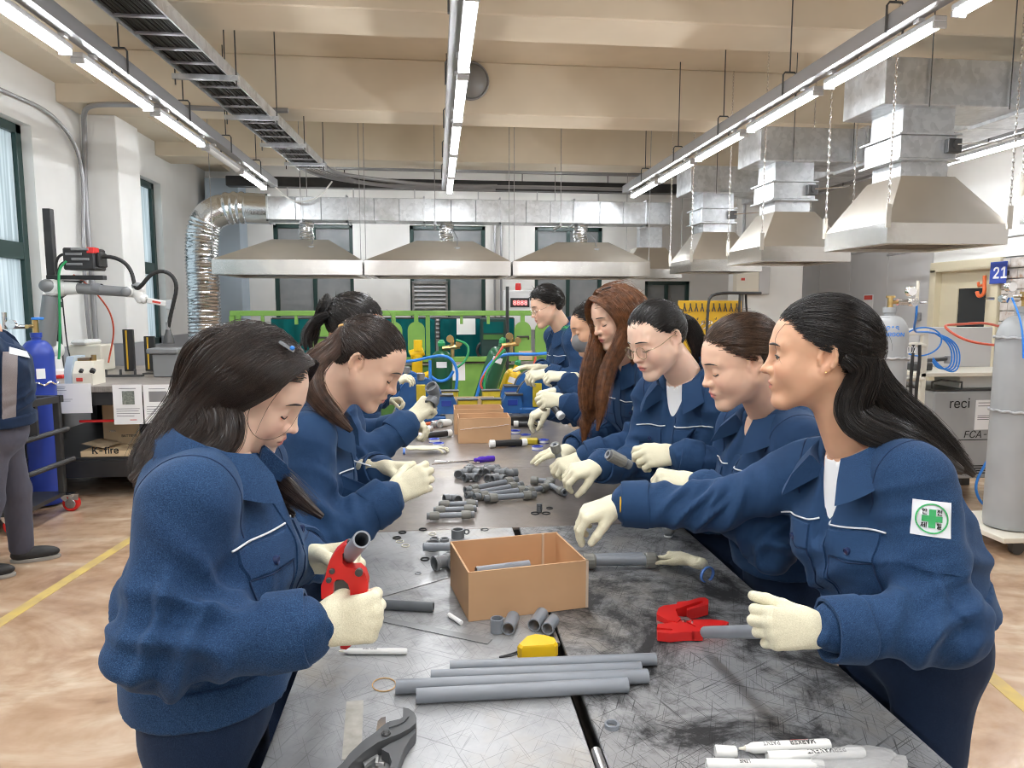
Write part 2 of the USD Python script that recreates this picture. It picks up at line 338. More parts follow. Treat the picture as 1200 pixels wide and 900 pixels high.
def window(n, along_y, c, holes, cols, trans, pane_mat='frosted_glass', fr=.07, inward=1):
    """A steel-framed window in its hole: frame bars and one pane per light."""
    (a0, a1, z0, z1) = holes
    w = thing(f'window_{n}', None, None, (c, (a0 + a1) / 2, z0) if along_y else ((a0 + a1) / 2, c, z0), kind='structure')
    def bx(p, q, r, s, d0, d1): return box(c + d0, c + d1, p, q, r, s, .004) if along_y else box(p, q, c + d0, c + d1, r, s, .004)
    t = fr
    bars = [bx(a0, a0 + t, z0, z1, -.05, .05), bx(a1 - t, a1, z0, z1, -.05, .05), bx(a0, a1, z0, z0 + t, -.05, .05), bx(a0, a1, z1 - t, z1, -.05, .05)]
    zs = [z0 + t, *[x for tr in trans for x in (tr[0], tr[1])], z1 - t]
    for tr in trans: bars.append(bx(a0 + t, a1 - t, tr[0], tr[1], -.045, .045))
    xs = np.linspace(a0 + t, a1 - t, cols + 1)
    for x in xs[1:-1]: bars.append(bx(x - t / 2, x + t / 2, z0 + t, z1 - t, -.04, .04))
    for m in bars: obj('frame_bar', m, 'dark_green_frame', w)
    for i in range(cols):
        for j in range(0, len(zs), 2):
            obj('pane', bx(xs[i], xs[i + 1], zs[j], zs[j + 1], -.006, .006), pane_mat, w)
    return w
for n, h in enumerate(LW): window(n + 1, True, XL - .15, h, 2 if n < 2 else 1, [(2.08, 2.25)], fr=.09)
BW = [(-2.92, -1.50, 1.0, 3.10), (-.47, .93, 1.0, 3.10), (1.86, 3.16, 1.0, 3.10), (4.0, 4.9, .9, 2.1)]
struct('wall_back', wall_with_holes(False, YB, YB + .28, XL, XR, DADO, ZC, BW), 'wall_paint')
struct('trim_3', wall_with_holes(False, YB - .004, YB + .28, XL, XR, 0, DADO, BW), 'grey_paint')
window(4, False, YB + .1, BW[0], 2, [(2.52, 2.62)], 'dim_glass'); window(5, False, YB + .1, BW[1], 2, [(2.30, 2.42)], 'dim_glass'); window(6, False, YB + .1, BW[2], 2, [(2.52, 2.62)], 'dim_glass'); window(7, False, YB + .1, BW[3], 2, [], 'dim_glass')
struct('back_pillar', box(-3.92, -3.36, 12.9, YB, DADO, ZB, .01), 'bluegrey_paint'); struct('trim_4', box(-3.93, -3.35, 12.89, YB, 0, DADO), 'grey_paint')
# sun-shade housings above the back windows: a rolled blind of white panels in each upper light
lv = thing('wall_louver', 'silver horizontal slat louver set into the back wall window', 'louver', (-.1, YB, 1.0))
obj('frame', [box(-.44, -.40, YB - .03, YB + .06, 1.0, 2.06), box(.18, .22, YB - .03, YB + .06, 1.0, 2.06), box(-.44, .22, YB - .03, YB + .06, 2.03, 2.08), box(-.44, .22, YB - .03, YB + .06, .97, 1.01)], 'steel_bare', lv)
for k in range(13):
    z = 1.04 + k * .077
    obj('slat', hull([(x, YB + y, z + dz) for x in (-.40, .18) for y, dz in ((-.03, .012), (-.028, -.004), (.045, .060), (.05, .048))]), 'slat_silver', lv)
# the right side: pillar, grey panelled wall, door and whitewashed bricks
struct('wall_pillar', box(4.9, 5.9, 11.0, 11.6, 0, ZB, .01), 'wall_paint')
struct('wall_right', [box(XR, XR + .28, YF, 7.0, 0, ZC), box(XR, XR + .28, 9.45, YB, 2.5, ZC), box(XR, XR + .28, 7.0, 9.45, 2.22, ZC), box(XR + .12, XR + .28, 7.0, 8.2, 0, 2.22)], 'wall_paint')
wp = struct('wall_panelling', box(XR + .05, XR + .28, 9.45, YB, 0, 2.5), 'grey_metal')
y = 9.45
while y < YB - .1:
    obj('panel', box(XR - .01, XR + .05, y + .004, min(y + 1.0, YB) - .004, .01, 2.49, .006), 'lightgrey_panel', wp); y += 1.0
dr = thing('door_1', None, None, (XR, 8.8, 0), kind='structure')
for m in (box(XR - .05, XR + .12, 8.2, 8.32, 0, 2.12, .008), box(XR - .05, XR + .12, 9.33, 9.45, 0, 2.12, .008), box(XR - .05, XR + .12, 8.2, 9.45, 2.08, 2.22, .008)): obj('door_frame', m, 'beige_frame', dr)
obj('door_leaf', [box(XR + .05, XR + .10, 8.32, 9.33, 0, 1.0, .004), box(XR + .05, XR + .10, 8.32, 8.50, 1.0, 2.08), box(XR + .05, XR + .10, 9.0, 9.33, 1.0, 2.08), box(XR + .05, XR + .10, 8.5, 9.0, 1.85, 2.08)], 'beige_frame', dr)
obj('pane', box(XR + .065, XR + .085, 8.5, 9.0, 1.0, 1.85), 'dark_glass', dr); obj('handle', cyl((XR - .01, 8.43, .95), (XR - .01, 8.43, 1.1), .012), 'chrome', dr)
bw = struct('wall_brick', box(XR + .03, XR + .12, 6.9, 8.2, 0, 2.22), 'grey_paint')
pm('white_brick', (.60, .57, .53), .8, var=(14, (.42, .33, .27)), ramp=[(.3, (.66, .63, .60)), (.62, (.50, .45, .41)), (.74, (.36, .19, .11))], bump=(50, .3, .004))
for r in range(17):
    for c in range(6):
        y0 = 6.9 + c * .235 - (.117 if r % 2 else 0); y1 = min(y0 + .225, 8.19); y0 = max(y0, 6.9)
        if y1 - y0 > .03 and r >= 6: obj('brick', box(XR - .012 - .006 * rnd.random(), XR + .035, y0, y1, r * .13, r * .13 + .12, .006), 'white_brick', bw)
struct('wall_front', box(XL - .3, XR + .3, YF - .28, YF, 0, ZC), 'wall_paint')
# floor markings
single('floor_line', bar((-2.35, 2.2, .001), (-2.05, 5.9, .001), .07, .002), 'yellow_line', 'faded yellow line painted along the floor left of the work tables', 'floor line')
single('floor_line', bar((2.3, 2.2, .001), (3.2, 7.5, .001), .07, .002), 'yellow_line', 'faded yellow line painted along the floor right of the work tables', 'floor line')
# conduits on the left wall
single('wall_conduit', tube(smoothpath([(-3.98, 8.80, .9), (-3.98, 8.80, 2), (-3.98, 8.80, 3.2), (-3.96, 8.80, 3.6), (-3.86, 8.6, 3.74), (-3.6, 8.32, 3.76), (-2.6, 8.32, 3.76), (-1.6, 8.32, 3.76)], 60), .028, 10), 'tray_metal', 'grey steel conduit climbing beside the left pillar and bending along the beam', 'conduit')
single('wall_conduit', tube(smoothpath([(-4.0, 6.2, 3.62), (-4.0, 7.6, 3.62), (-4.0, 8.3, 3.58), (-3.99, 8.66, 3.35), (-3.99, 8.70, 2.6), (-3.99, 8.70, .9)], 50), .02, 8), 'tray_metal', 'thin grey conduit curving down the wall between the left windows', 'conduit')
single('wall_conduit', tube(smoothpath([(4.86, 10.96, 1.2), (4.86, 10.96, 2.6), (4.86, 10.96, 3.3), (4.80, 10.96, 3.6), (4.5, 10.96, 3.72), (3.6, 10.96, 3.72)], 40), .025, 8), 'tray_metal', 'grey conduit running up the white pillar behind the right hoods', 'conduit')
for k, (x, lab) in enumerate(((1.10, 'left'), (1.22, 'right'))):
    single('wall_conduit', tube([(x, 13.35, .9), (x, 13.35, 3.4)], .022, 8), 'tray_metal', f'vertical conduit on the back wall beside the middle window, {lab} one of the pair', 'conduit')
# ---------------------------------------------------------------- lamp rows
ROWS = [('left', -2.305), ('middle', .205), ('right', 2.87), ('far right', 5.72)]
ORD = 'first second third fourth fifth sixth seventh eighth ninth tenth eleventh twelfth'.split()
for rn, X in ROWS:
    rail = thing('light_rail', f'grey rail carrying the {rn} row of tube lights under the ceiling', 'light rail', (X, 4, 3.3), group=None)
    y0, y1 = (-2.7, 10.45) if rn != 'far right' else (2.5, 10.45)
    xo = .075 if rn == 'left' else -.06 if rn == 'middle' else -.075
    obj('channel', [box(X + xo - .045, X + xo + .045, y0, y1, 3.27, 3.285), box(X + xo - .045, X + xo - .038, y0, y1, 3.285, 3.37), box(X + xo + .038, X + xo + .045, y0, y1, 3.285, 3.37)], 'tray_metal', rail)
    yy = y0 + .45
    k = 0
    while yy < y1:
        inb = any(a - .02 < yy < b + .02 for a, b in BEAMS)
        obj('hanger_rod', cyl((X + xo, yy, 3.44), (X + xo, yy, ZB if inb else ZC), .006, 6), 'iron_dark', rail)
        obj('hanger_bracket', tube([(X + xo - .055, yy, 3.26), (X + xo - .055, yy, 3.42), (X + xo - .04, yy, 3.44), (X + xo + .04, yy, 3.44), (X + xo + .055, yy, 3.42), (X + xo + .055, yy, 3.26)], .007, 6), 'iron_dark', rail)
        yy += 1.3; k += 1
    ys = [5.1 + 1.3 * j for j in range(-6, 4)] if rn != 'far right' else [5.1, 6.4, 7.7]
    ys = ys[::-1]
    for j, y in enumerate(ys):
        if rn == 'left': y -= .08
        if rn == 'right': y += .08
        off = rn == 'left' and j == 1
        lab = f'{ORD[j]} tube light counted from the far end of the {rn} row' + (', switched off' if off else ', glowing white')
        t = thing('tube_light', lab, 'light', (X, y + .6, 3.2), group=f'tube lights of the {rn} row')
        a, b = y + .06, y + 1.23
        obj('housing', [box(X - .042, X + .042, a, b, 3.215, 3.25, .006), box(X - .042, X + .042, a, a + .02, 3.18, 3.215, .004), box(X - .042, X + .042, b - .02, b, 3.18, 3.215, .004), box(X + xo * .6 - .02, X + xo * .6 + .02, a + .1, a + .15, 3.25, 3.28), box(X + xo * .6 - .02, X + xo * .6 + .02, b - .15, b - .1, 3.25, 3.28)], 'lamp_housing', t)
        c = [(X + .036 * math.cos(q), 3.213 - .032 * math.sin(q)) for q in np.linspace(0, PI, 9)]
        v = np.array([(px_, yq, pz) for yq in (a + .02, b - .02) for (px_, pz) in c])
        obj('diffuser', hull(v), 'tube_off' if off else 'tube_glow', t)
# ---------------------------------------------------------------- cable ladder under the ceiling
def lad(y): return -2.05 + (y - 5.75) * .044
ct = thing('cable_ladder', 'grey cable ladder full of black cables hanging under the ceiling', 'cable tray', (-1.9, 6, 3.5))
yA, yZ = 2.6, 10.3
for s, w in ((0, .0), (1, .36)): obj('side_rail', bar((lad(yA) + w, yA, 3.53), (lad(yZ) + w, yZ, 3.53), .012, .10), 'galvanised', ct)
yy = yA + .1
while yy < yZ:
    obj('rung', bar((lad(yy), yy, 3.495), (lad(yy) + .36, yy, 3.495), .03, .014), 'tray_metal', ct); yy += .3
cab = []
for k in range(24):
    x0 = .025 + (k % 13) * .0255
    pts = [(lad(y) + x0 + .010 * math.sin(y * 2.1 + k), y, 3.513 + .02 * (k >= 13) + .005 * math.sin(k * 2 + y)) for y in np.linspace(yA, yZ, 16)]
    cab.append(tube(pts, .0105 + .002 * (k % 3), 6))
obj('cables', cab, 'black_rubber', ct, kind='stuff')
for yy in (4.3, 6.25, 7.5, 8.7, 9.8):
    obj('cross_bar', bar((lad(yy) - .08, yy, 3.465), (lad(yy) + .44, yy, 3.465), .04, .04), 'galvanised', ct)
    for w in (-.06, .42):
        obj('hanger_rod', cyl((lad(yy) + w, yy, 3.40), (lad(yy) + w, yy, ZB if 8.39 < yy < 8.95 else ZC), .006, 6), 'iron_dark', ct)
obj('end_bend', [tube(smoothpath([(lad(10.3) + w, 10.3, 3.53), (lad(10.3) + w + .1, 10.75, 3.53), (lad(10.3) + w + .6 - w * .5, 11.4 - w, 3.53), (0, 11.95 - w, 3.53), (1, 11.95 - w, 3.53)], 30), .03, 6) for w in (0, .36)] + [tube(smoothpath([(lad(10.3) + .05 + w, 10.3, 3.52), (lad(10.3) + w + .2, 10.8, 3.52), (-1.1 + w * .3, 11.6 - w * .7, 3.52), (.5, 11.8 - w, 3.52), (3.5, 11.8 - w, 3.52)], 30), .012, 6) for w in (.05, .12, .19, .25)], 'tray_metal', ct)
tg = thing('cable_trough', 'long black cable trough crossing the dim back of the hall below the ceiling', 'cable trough', (.7, 12.4, 3.58)); obj('trough', box(-3.4, 4.8, 12.3, 12.5, 3.58, 3.74, .01), 'black_metal', tg)
for x in (-3.0, -1.5, 0, 1.5, 3, 4.5): obj('hanger_rod', cyl((x, 12.4, 3.73), (x, 12.4, ZC), .008, 6), 'iron_dark', tg)
pr_ = thing('pipe_run', 'grey pipe running above the black trough at the back', 'pipe', (1.5, 12.1, 3.85)); obj('pipe', tube([(-1.6, 12.1, 3.88), (4.6, 12.1, 3.86)], .05, 10), 'tray_metal', pr_)
for x in (-1.2, .3, 1.8, 3.3, 4.4): obj('hanger_rod', cyl((x, 12.1, 3.9), (x, 12.1, ZC), .007, 6), 'iron_dark', pr_)
single('pipe_run', tube(smoothpath([(-2.25, 10.5, 3.3), (-2.0, 10.7, 3.12), (-1.7, 10.8, 3.2), (-1.5, 10.9, 3.44)], 20), .012, 6), 'white_plastic', 'slack pale cable drooping from the end of the left light row', 'cable')
c = at(551, 95, Y=8.36); 
fn = thing('ceiling_siren', 'round grey speaker dome on the beam behind the middle light row', 'speaker', c)
obj('dome', lathe([(0, .13), (.06, .125), (.12, .10), (.17, .06), (.20, .0), (.20, -.02), (0, -.02)], 32, along(c, c + V(0, -1, 0))), 'grey_metal', fn); obj('rim', ring(c + V(0, -.01, 0), .205, .012, (0, 1, 0), 32), 'tray_metal', fn)
# ---------------------------------------------------------------- ducts and hoods
dt = thing('air_duct', 'long galvanised rectangular duct across the back above three hoods', 'duct', (.4, 11.1, 2.88))
x = -2.44; k = 0
while x < 3.5:
    w = .37 if k % 3 else .40
    obj('duct_section', box(x + .002, x + w - .002, 10.9 + .004 * (k % 2), 11.32, 2.88, 3.215, .006), 'galvanised', dt)
    if k % 3 == 0: obj('flange', [box(x - .012, x + .012, 10.87, 11.35, 2.85, 2.88), box(x - .012, x + .012, 10.87, 11.35, 3.215, 3.245), box(x - .012, x + .012, 10.87, 10.9, 2.85, 3.245)], 'galvanised', dt)
    x += w; k += 1
for xx in (-1.95, .0, 1.9):
    obj('hanger_cable', cyl((xx, 10.84, 2.8), (xx, 10.84, ZC), .006, 6), 'steel_bare', dt); obj('hanger_rod', cyl((xx, 11.38, 2.8), (xx, 11.38, ZC), .006, 6), 'steel_bare', dt); obj('support_bar', bar((xx, 10.8, 2.84), (xx, 11.42, 2.84), .04, .03), 'tray_metal', dt)
path = smoothpath([(-2.44, 11.1, 3.05), (-2.7, 11.1, 3.06), (-3.05, 11.1, 3.05), (-3.33, 11.08, 2.9), (-3.42, 11.05, 2.6), (-3.42, 11.0, 2.0), (-3.41, 10.95, 1.4), (-3.40, 10.9, .5)], 220)
t_ = np.linspace(0, 1, 220)
rr = .225 + np.where(t_ > .30, .008 * np.sin(t_ * 420), 0) + np.where((t_ > .10) & (t_ < .2), .012 * np.sin(t_ * 220), 0) + .006 * meshkit.noise(np.stack([t_ * 30, t_ * 0, t_ * 0], 1))
single('flexible_duct', tube(path, rr, 28), 'bright_foil', 'shiny ribbed flexible duct bending down to the floor in the left corner', 'duct')
from manifold3d import Manifold, Mesh as MMesh
def mani(m): 
    m = trimesh.Trimesh(m.vertices, m.faces, process=True)
    return Manifold(MMesh(np.asarray(m.vertices, np.float32), np.asarray(m.faces, np.uint32)))
def tri(M): q = M.to_mesh(); return trimesh.Trimesh(q.vert_properties[:, :3].astype(float), q.tri_verts.astype(int), process=False)
def diff(a, b): return tri(mani(a) - mani(b))
def frustum(r0, z0, r1, z1): return hull([(x, y, z0) for x in r0[:2] for y in r0[2:]] + [(x, y, z1) for x in r1[:2] for y in r1[2:]])
def grow(r, d): return (r[0] - d, r[1] + d, r[2] - d, r[3] + d)
def hood(label, rim, zb, zr, top, zt, group, chains=(), mat='stainless'):
    h = thing('extraction_hood', label, 'extraction hood', ((rim[0] + rim[1]) / 2, (rim[2] + rim[3]) / 2, zb), group)
    o = frustum(rim, zr, top, zt); i = frustum(grow(rim, -.02), zr - .02, grow(top, -.02), zt - .02)
    obj('canopy', diff(o, i), mat, h, smooth=20)
    obj('skirt', diff(box(*rim, zb, zr), box(*grow(rim, -.012), zb - .05, zr + .05)), 'stainless_bright', h)
    obj('inner_lip', diff(box(*grow(rim, -.013), zb, zb + .02), box(*grow(rim, -.10), zb - .05, zr + .05)), mat, h)
    return h
def chain(p0, p1, pitch=.034, r=.0028):
    p0, p1 = np.asarray(p0, float), np.asarray(p1, float); n = int(np.linalg.norm(p1 - p0) / pitch); ms = []
    for k in range(n):
        c = p0 + (p1 - p0) * (k + .5) / n; a = PI / 2 * (k % 2) + .5
        e = V(math.cos(a), math.sin(a), 0); h = pitch * .72; w = .008
        ms.append(tube([c + e * w * math.cos(q) + V(0, 0, h * math.sin(q)) for q in np.linspace(0, 2 * PI, 9)], r, 4, cap=False))
    return B(ms)
for k, (x0, x1, nm) in enumerate(((-3.08, -1.03, 'left'), (-1.0, 1.08, 'middle'), (1.11, 3.15, 'right'))):
    lab = f'wide stainless fume hood below the back duct, {nm} one of the three'
    h = hood(lab, (x0, x1, 10.3, 11.75), 2.055, 2.26, (x0 + .72, x1 - .52, 10.75, 11.35), 2.58, 'fume hoods under the back duct')
    xn = (x0 + x1) / 2 + .13
    tt = np.linspace(0, 1, 40)
    obj('neck', tube(np.stack([xn + .01 * np.sin(tt * 9), 11.1 + 0 * tt, 2.56 + tt * .34], 1), .105 + .006 * np.sin(tt * 60), 20), 'bright_foil', h)
    obj('sensor', [lathe([(0, .05), (.05, .045), (.055, 0), (0, 0)], 16, TR(xn + .15, 10.62, 2.43)), tube([(xn + .15, 10.62, 2.47), (xn + .16, 10.75, 2.62), (xn + .1, 10.9, 2.75)], .008, 6)], 'grey_metal', h)
    for xx in (x0 + .02, x1 - .02):
        obj('hanger_cable', cyl((xx, 10.32, 2.24), (xx, 10.32, ZC), .005, 6), 'steel_bare', h)
def right_hood(label, y0, near=True, x0=3.52):
    x1 = x0 + 1.03; y1 = y0 + .9
    h = hood(label, (x0, x1, y0, y1), 2.10, 2.26, (x0 + .24, x1 - .32, y0 + .22, y1 - .22), 2.66, 'stainless hoods hanging along the right side')
    nx0, nx1, ny0, ny1 = x0 + .24, x1 - .34, y0 + .24, y1 - .24
    obj('neck', box(nx0 + .02, nx1 - .02, ny0 + .02, ny1 - .02, 2.64, 2.78), 'galvanised', h)
    obj('damper_box', box(nx0 - .03, nx1 + .01, ny0 - .03, ny1 + .03, 2.80, 2.98, .004), 'galvanised', h)
    for z in (2.78, 2.98): obj('flange', box(nx0 - .06, nx1 + .03, ny0 - .06, ny1 + .06, z, z + .014), 'galvanised', h)
    obj('damper_lever', [box(nx1 - .10, nx1 + .02, ny0 - .08, ny0 - .03, 2.84, 2.95, .004), cyl((nx1 - .03, ny0 - .09, 2.90), (nx1 - .03, ny0 - .06, 2.90), .035, 16)], 'iron_dark', h)
    obj('damper_arm', cyl((nx1 - .03, ny0 - .09, 2.90), (nx1 + .35, ny0 - .09, 2.93), .006, 6), 'chrome', h)
    for (cx, cy) in ((x0, y0), (x1, y0), (x0, y1), (x1, y1)):
        sx = .02 if cx == x0 else -.02
        obj('chain_bracket', box(cx - .02, cx + .02, cy - .012 if cy == y0 else cy, cy if cy == y0 else cy + .012, 2.22, 2.40), 'stainless', h)
        if near and (cx == x0 or y0 > 5): obj('chain', chain((cx, cy, 2.36), (cx, cy, ZC if not any(a < cy < b for a, b in BEAMS) else ZB)), 'chrome', h)
        else: obj('chain', cyl((cx, cy, 2.36), (cx, cy, ZC if not any(a < cy < b for a, b in BEAMS) else ZB), .005, 6), 'chrome', h)
    # branch duct: riser, then a run to the right
    d = thing('branch_duct', f'galvanised square duct turning right above the {label.split(" hood")[0].replace("stainless ", "")} hood', 'duct', (nx0, ny0, 2.99), 'branch ducts above the right hoods')
    obj('riser', box(nx0, nx1, ny0, ny1, 2.994, 3.20), 'galvanised', d)
    obj('duct_run', box(nx0 - .22, 4.75, ny0 - .08, ny1 + .08, 3.20, 3.56, .006), 'galvanised', d)
    obj('flange', [box(4.745, 4.775, ny0 - .11, ny1 + .11, 3.17, 3.59)], 'galvanised', d)
    for xx in (nx0 + .15, 4.6): obj('hanger_rod', cyl((xx, ny0 - .1, 3.18), (xx, ny0 - .1, ZC), .005, 6), 'iron_dark', d)
    return h
RH = [3.12, 5.30, 7.47, 9.62]
for y0, lab in zip(RH, ('nearest stainless hood cut by the right frame edge', 'large stainless hood above the grey gas bottles, second nearest on the right', 'third nearest stainless hood on the right, beside the white pillar', 'fourth nearest stainless hood on the right, before the back duct')):
    right_hood(lab, y0)
fh = hood('small dim stainless hood farthest back on the right', (3.2, 4.2, 11.9, 12.6), 2.1, 2.25, (3.45, 3.95, 12.05, 12.45), 2.62, 'stainless hoods hanging along the right side')
obj('neck', box(3.5, 3.9, 12.1, 12.27, 2.60, 3.3, .004), 'galvanised', fh)
for x in (3.22, 4.18): obj('hanger_cable', cyl((x, 11.92, 2.24), (x, 11.92, ZC), .005, 6), 'steel_bare', fh)
cd_ = thing('collecting_duct', 'long galvanised collecting duct running lengthwise behind the right hoods', 'duct', (5.0, 6, 3.2))
for k in range(7): obj('duct_section', box(4.78, 5.26, 2.5 + 1.2 * k + .004, 3.7 + 1.2 * k - .004, 3.20, 3.56, .006), 'galvanised', cd_)
for k, x in enumerate((-1.9, .2, 2.3)):  # unseen tubes, out of view behind the duct, placed to light the back wall
    t = thing('tube_light', f'unseen tube light behind the back duct above the {("left", "middle", "right")[k]} hood', 'light', (x, 12.4, 3.3), 'unseen tube lights behind the back duct')
    obj('housing', [box(x - .62, x + .62, 12.36, 12.44, 3.30, 3.34, .006), box(x - .55, x - .53, 12.39, 12.41, 3.34, 3.585), box(x + .53, x + .55, 12.39, 12.41, 3.34, 3.585)], 'lamp_housing', t); obj('diffuser', hull([(x + s * .60, 12.40 + .034 * math.cos(q), 3.298 - .03 * math.sin(q)) for s in (-1, 1) for q in np.linspace(0, PI, 9)]), 'tube_glow', t)
# ================================================================ the work tables and what lies on them
TZ = .80
def tp(px, py, z=TZ): return at(px, py, Z=z)
def work_table(label, x0, x1, y0, y1, top, name='work_table'):
    t = thing(name, label, 'table', ((x0 + x1) / 2, (y0 + y1) / 2, 0))
    obj('table_top', box(x0, x1, y0, y1, TZ - .012, TZ, .002), top, t)
    obj('edge_frame', [box(x0 + .004, x1 - .004, y0 + .004, y0 + .044, TZ - .075, TZ - .013), box(x0 + .004, x1 - .004, y1 - .044, y1 - .004, TZ - .075, TZ - .013), box(x0 + .004, x0 + .044, y0 + .044, y1 - .044, TZ - .075, TZ - .013), box(x1 - .044, x1 - .004, y0 + .044, y1 - .044, TZ - .075, TZ - .013)], 'table_edge', t)
    for xx in (x0 + .035, x1 - .085):
        for yy in (y0 + .04, y1 - .09): obj('leg', box(xx, xx + .05, yy, yy + .05, 0, TZ - .076), 'table_edge', t)
    obj('lower_shelf', box(x0 + .06, x1 - .06, y0 + .06, y1 - .06, .18, .20), 'black_metal', t)
    return t
ta = work_table('light steel work table with the gap on its right, nearest on the left side', -.314, .268, .55, 2.50, 'steel_left')
tb = work_table('dark scratched steel work table nearest on the right side', .292, .890, .55, 2.50, 'steel_right')
obj('hinge_pin', [cyl((.28, 1.60, TZ - .004), (.28, 1.69, TZ - .004), .0075, 12, b=.002), cyl((.28, 1.695, TZ - .004), (.28, 1.76, TZ - .004), .0055, 12, b=.002)], 'steel_bare', ta)
obj('hinge_pin', [cyl((.28, 1.06, TZ - .004), (.28, 1.19, TZ - .004), .0095, 12, b=.003)], 'steel_bare', ta)
work_table('brown steel work table in the middle of the row', -.32, .89, 2.506, 3.47, 'steel_brown')
work_table('brown steel work table at the far end carrying the blue vises', -.34, .89, 3.474, 5.85, 'steel_brown')
def plate(name, poly, z0, h, mat, label=None, cat=None, parent=None, group=None):
    P = np.array([tp(*q, z=z0)[:2] for q in poly])
    m = extr(P, h); m.apply_translation((0, 0, z0))
    return obj(name, m, mat, parent, 30, label, cat, group)
def cardboard_box(label, c, rz, w, d, h, t=.005, mat='cardboard', tape=False, tab=False):
    """Open box; c is the middle of its front bottom edge."""
    M = TR(c[0], c[1], c[2], rz)
    b = thing('cardboard_box', label, 'box', c)
    w2 = w / 2
    obj('front_wall', xf(hull([(x, y, z) for x in (-w2, w2) for y in (0, t) for z in (0, h)]), M), mat, b)
    obj('back_wall', xf(box(-w2, w2, d - t, d, 0, h * 1.0), M), mat, b)
    obj('side_wall', xf(box(-w2, -w2 + t, t, d - t, 0, h * .99), M), mat, b); obj('side_wall', xf(box(w2 - t, w2, t, d - t, 0, h * .985), M), mat, b)
    obj('base', xf(box(-w2 + t, w2 - t, t, d - t, 0, .006), M), mat, b)
    if tape: obj('tape_strip', xf(tube([(-w2 + .01, -.0008, h * .55), (-w2 * .3, -.001, h * .62), (w2 * .4, -.001, h * .66), (w2 - .01, -.0008, h * .74)], .004, 6, flat=.2), M), 'paper_white', b)
    if tab: obj('tape_edge', [xf(box(w2 - .006, w2 + .0012, -.0012, .012, 0, h), M), xf(box(w2 - .05, w2 - .044, d - .012, d - t - .0002, .01, h), M)], 'tape_clear', b)
    return b
cardboard_box('large open cardboard box in the foreground that the right woman reaches into', (.234, 1.762, TZ + .001), math.radians(9.6), .325, .25, .130, tab=True)
cardboard_box('small brown box with a torn white tape line on the far table', (.278, 4.12, TZ + .001), 0, .31, .20, .15, tape=True, mat='cardboard')
cardboard_box('small brown box just behind the taped box on the far table', (.262, 4.42, TZ + .001), 0, .31, .22, .16)
cardboard_box('pale cardboard box between the two yellow vise slides at the table end', (.275, 5.12, TZ + .001), 0, .30, .18, .13, mat='cardboard_pale')
def pvc_pipe(label, p0, p1, r=.0135, group=None, mat='pvc'):
    return single('pipe', pipe(p0, p1, r, .0028, 28), mat, label, 'pipe', group, smooth=40)
r = .0150
for i, (a, b, lab) in enumerate((((488, 822), (736, 812), 'nearest of four long grey pipes lying side by side'), ((464, 814), (757, 797), 'second of the four long grey pipes, sticking out farthest left'), ((505, 797), (747, 783), 'third of the four long grey pipes from the front'), ((527, 782), (763, 771), 'rear of the four long grey pipes, under the yellow tape measure'))):
    A, Bq = tp(*a), tp(*b)
    y = 1.372 + .036 * i + (0 if i else -.004); rr = r if i < 2 else r * .92
    pvc_pipe(lab, (A[0], y + .006, TZ + rr + .0005), (Bq[0], y - .008 + .010 * (i == 0), TZ + rr + .0005), rr, 'four long grey pipes in front')
pvc_pipe('grey pipe offcut with white scuffs left of the cardboard box', tp(446, 714, TZ) + V(0, 0, .0135), tp(508, 717) + V(0, 0, .0135), .013, mat='pvc_dark')
pvc_pipe('long grey pipe behind the left wall of the cardboard box', (-.05, 2.235, TZ + .031), (.14, 2.26, TZ + .0145), .0135)
pvc_pipe('grey pipe lying inside the foreground cardboard box', (.10, 1.86, TZ + .085), (.25, 1.895, TZ + .085), .0135)
lab4 = ('upright grey pipe ring, leftmost of the cut pieces before the box', 'leaning short grey pipe piece beside the upright ring', 'short grey pipe piece pointing away near the table gap', 'shorter grey pipe piece touching it on the right by the gap')
for (a, b, rr, lab) in (((.141, 1.672, TZ + .001), (.141, 1.672, TZ + .036), .0165, lab4[0]), ((.166, 1.650, TZ + .0175), (.186, 1.715, TZ + .0175), .0165, lab4[1]), ((.232, 1.662, TZ + .0175), (.262, 1.728, TZ + .0175), .0165, lab4[2]), ((.262, 1.640, TZ + .0175), (.285, 1.688, TZ + .0175), .0155, lab4[3])):
    pvc_pipe(lab, a, b, rr)
tm = thing('tape_measure', 'yellow tape measure behind the four long pipes', 'tape measure', tp(630, 772))
c = tp(630, 770)
ol = [(-.048, -.010), (-.040, -.024), (.036, -.026), (.046, -.016), (.046, .008), (.028, .026), (.002, .036), (-.020, .028)]
obj('case', xf(hull([(x * s, y * s, z) for (x, y) in ol for s, z in ((.93, 0), (1, .004), (1, .028), (.90, .034))]), TR(c[0], c[1] + .01, TZ + .001, .06)), 'yellow_plastic', tm, smooth=25)
obj('belt_loop', tube(smoothpath([(c[0] - .045, c[1] - .002, TZ + .012), (c[0] - .075, c[1] - .006, TZ + .008), (c[0] - .088, c[1], TZ + .005), (c[0] - .072, c[1] + .004, TZ + .006), (c[0] - .045, c[1] + .004, TZ + .014)], 20), .0022, 6), 'black_plastic', tm)
def ruler(label, a, b, w, mat='steel_bare'):
    A, Bq = tp(*a), tp(*b); m = bar(A + V(0, 0, .0016), Bq + V(0, 0, .0016), w, .0016)
    r_ = single('steel_rule', m, mat, label, 'ruler'); return r_
ruler('long dark steel rule passing under the box corner', (428, 722), (574, 753), .026, 'grey_metal'); ruler('short bright steel rule behind the held cutter', (442, 700), (538, 672), .022)
pm('worn_strip', (.50, .48, .43), .3, var=(40, (.36, .34, .29)))
single('plastic_strip', bar(tp(416, 822) + V(0, 0, .001), tp(412, 890) + V(0, 0, .001), .034, .0012), 'worn_strip', 'worn pale plastic strip on the table left of the charcoal cutter', 'strip')
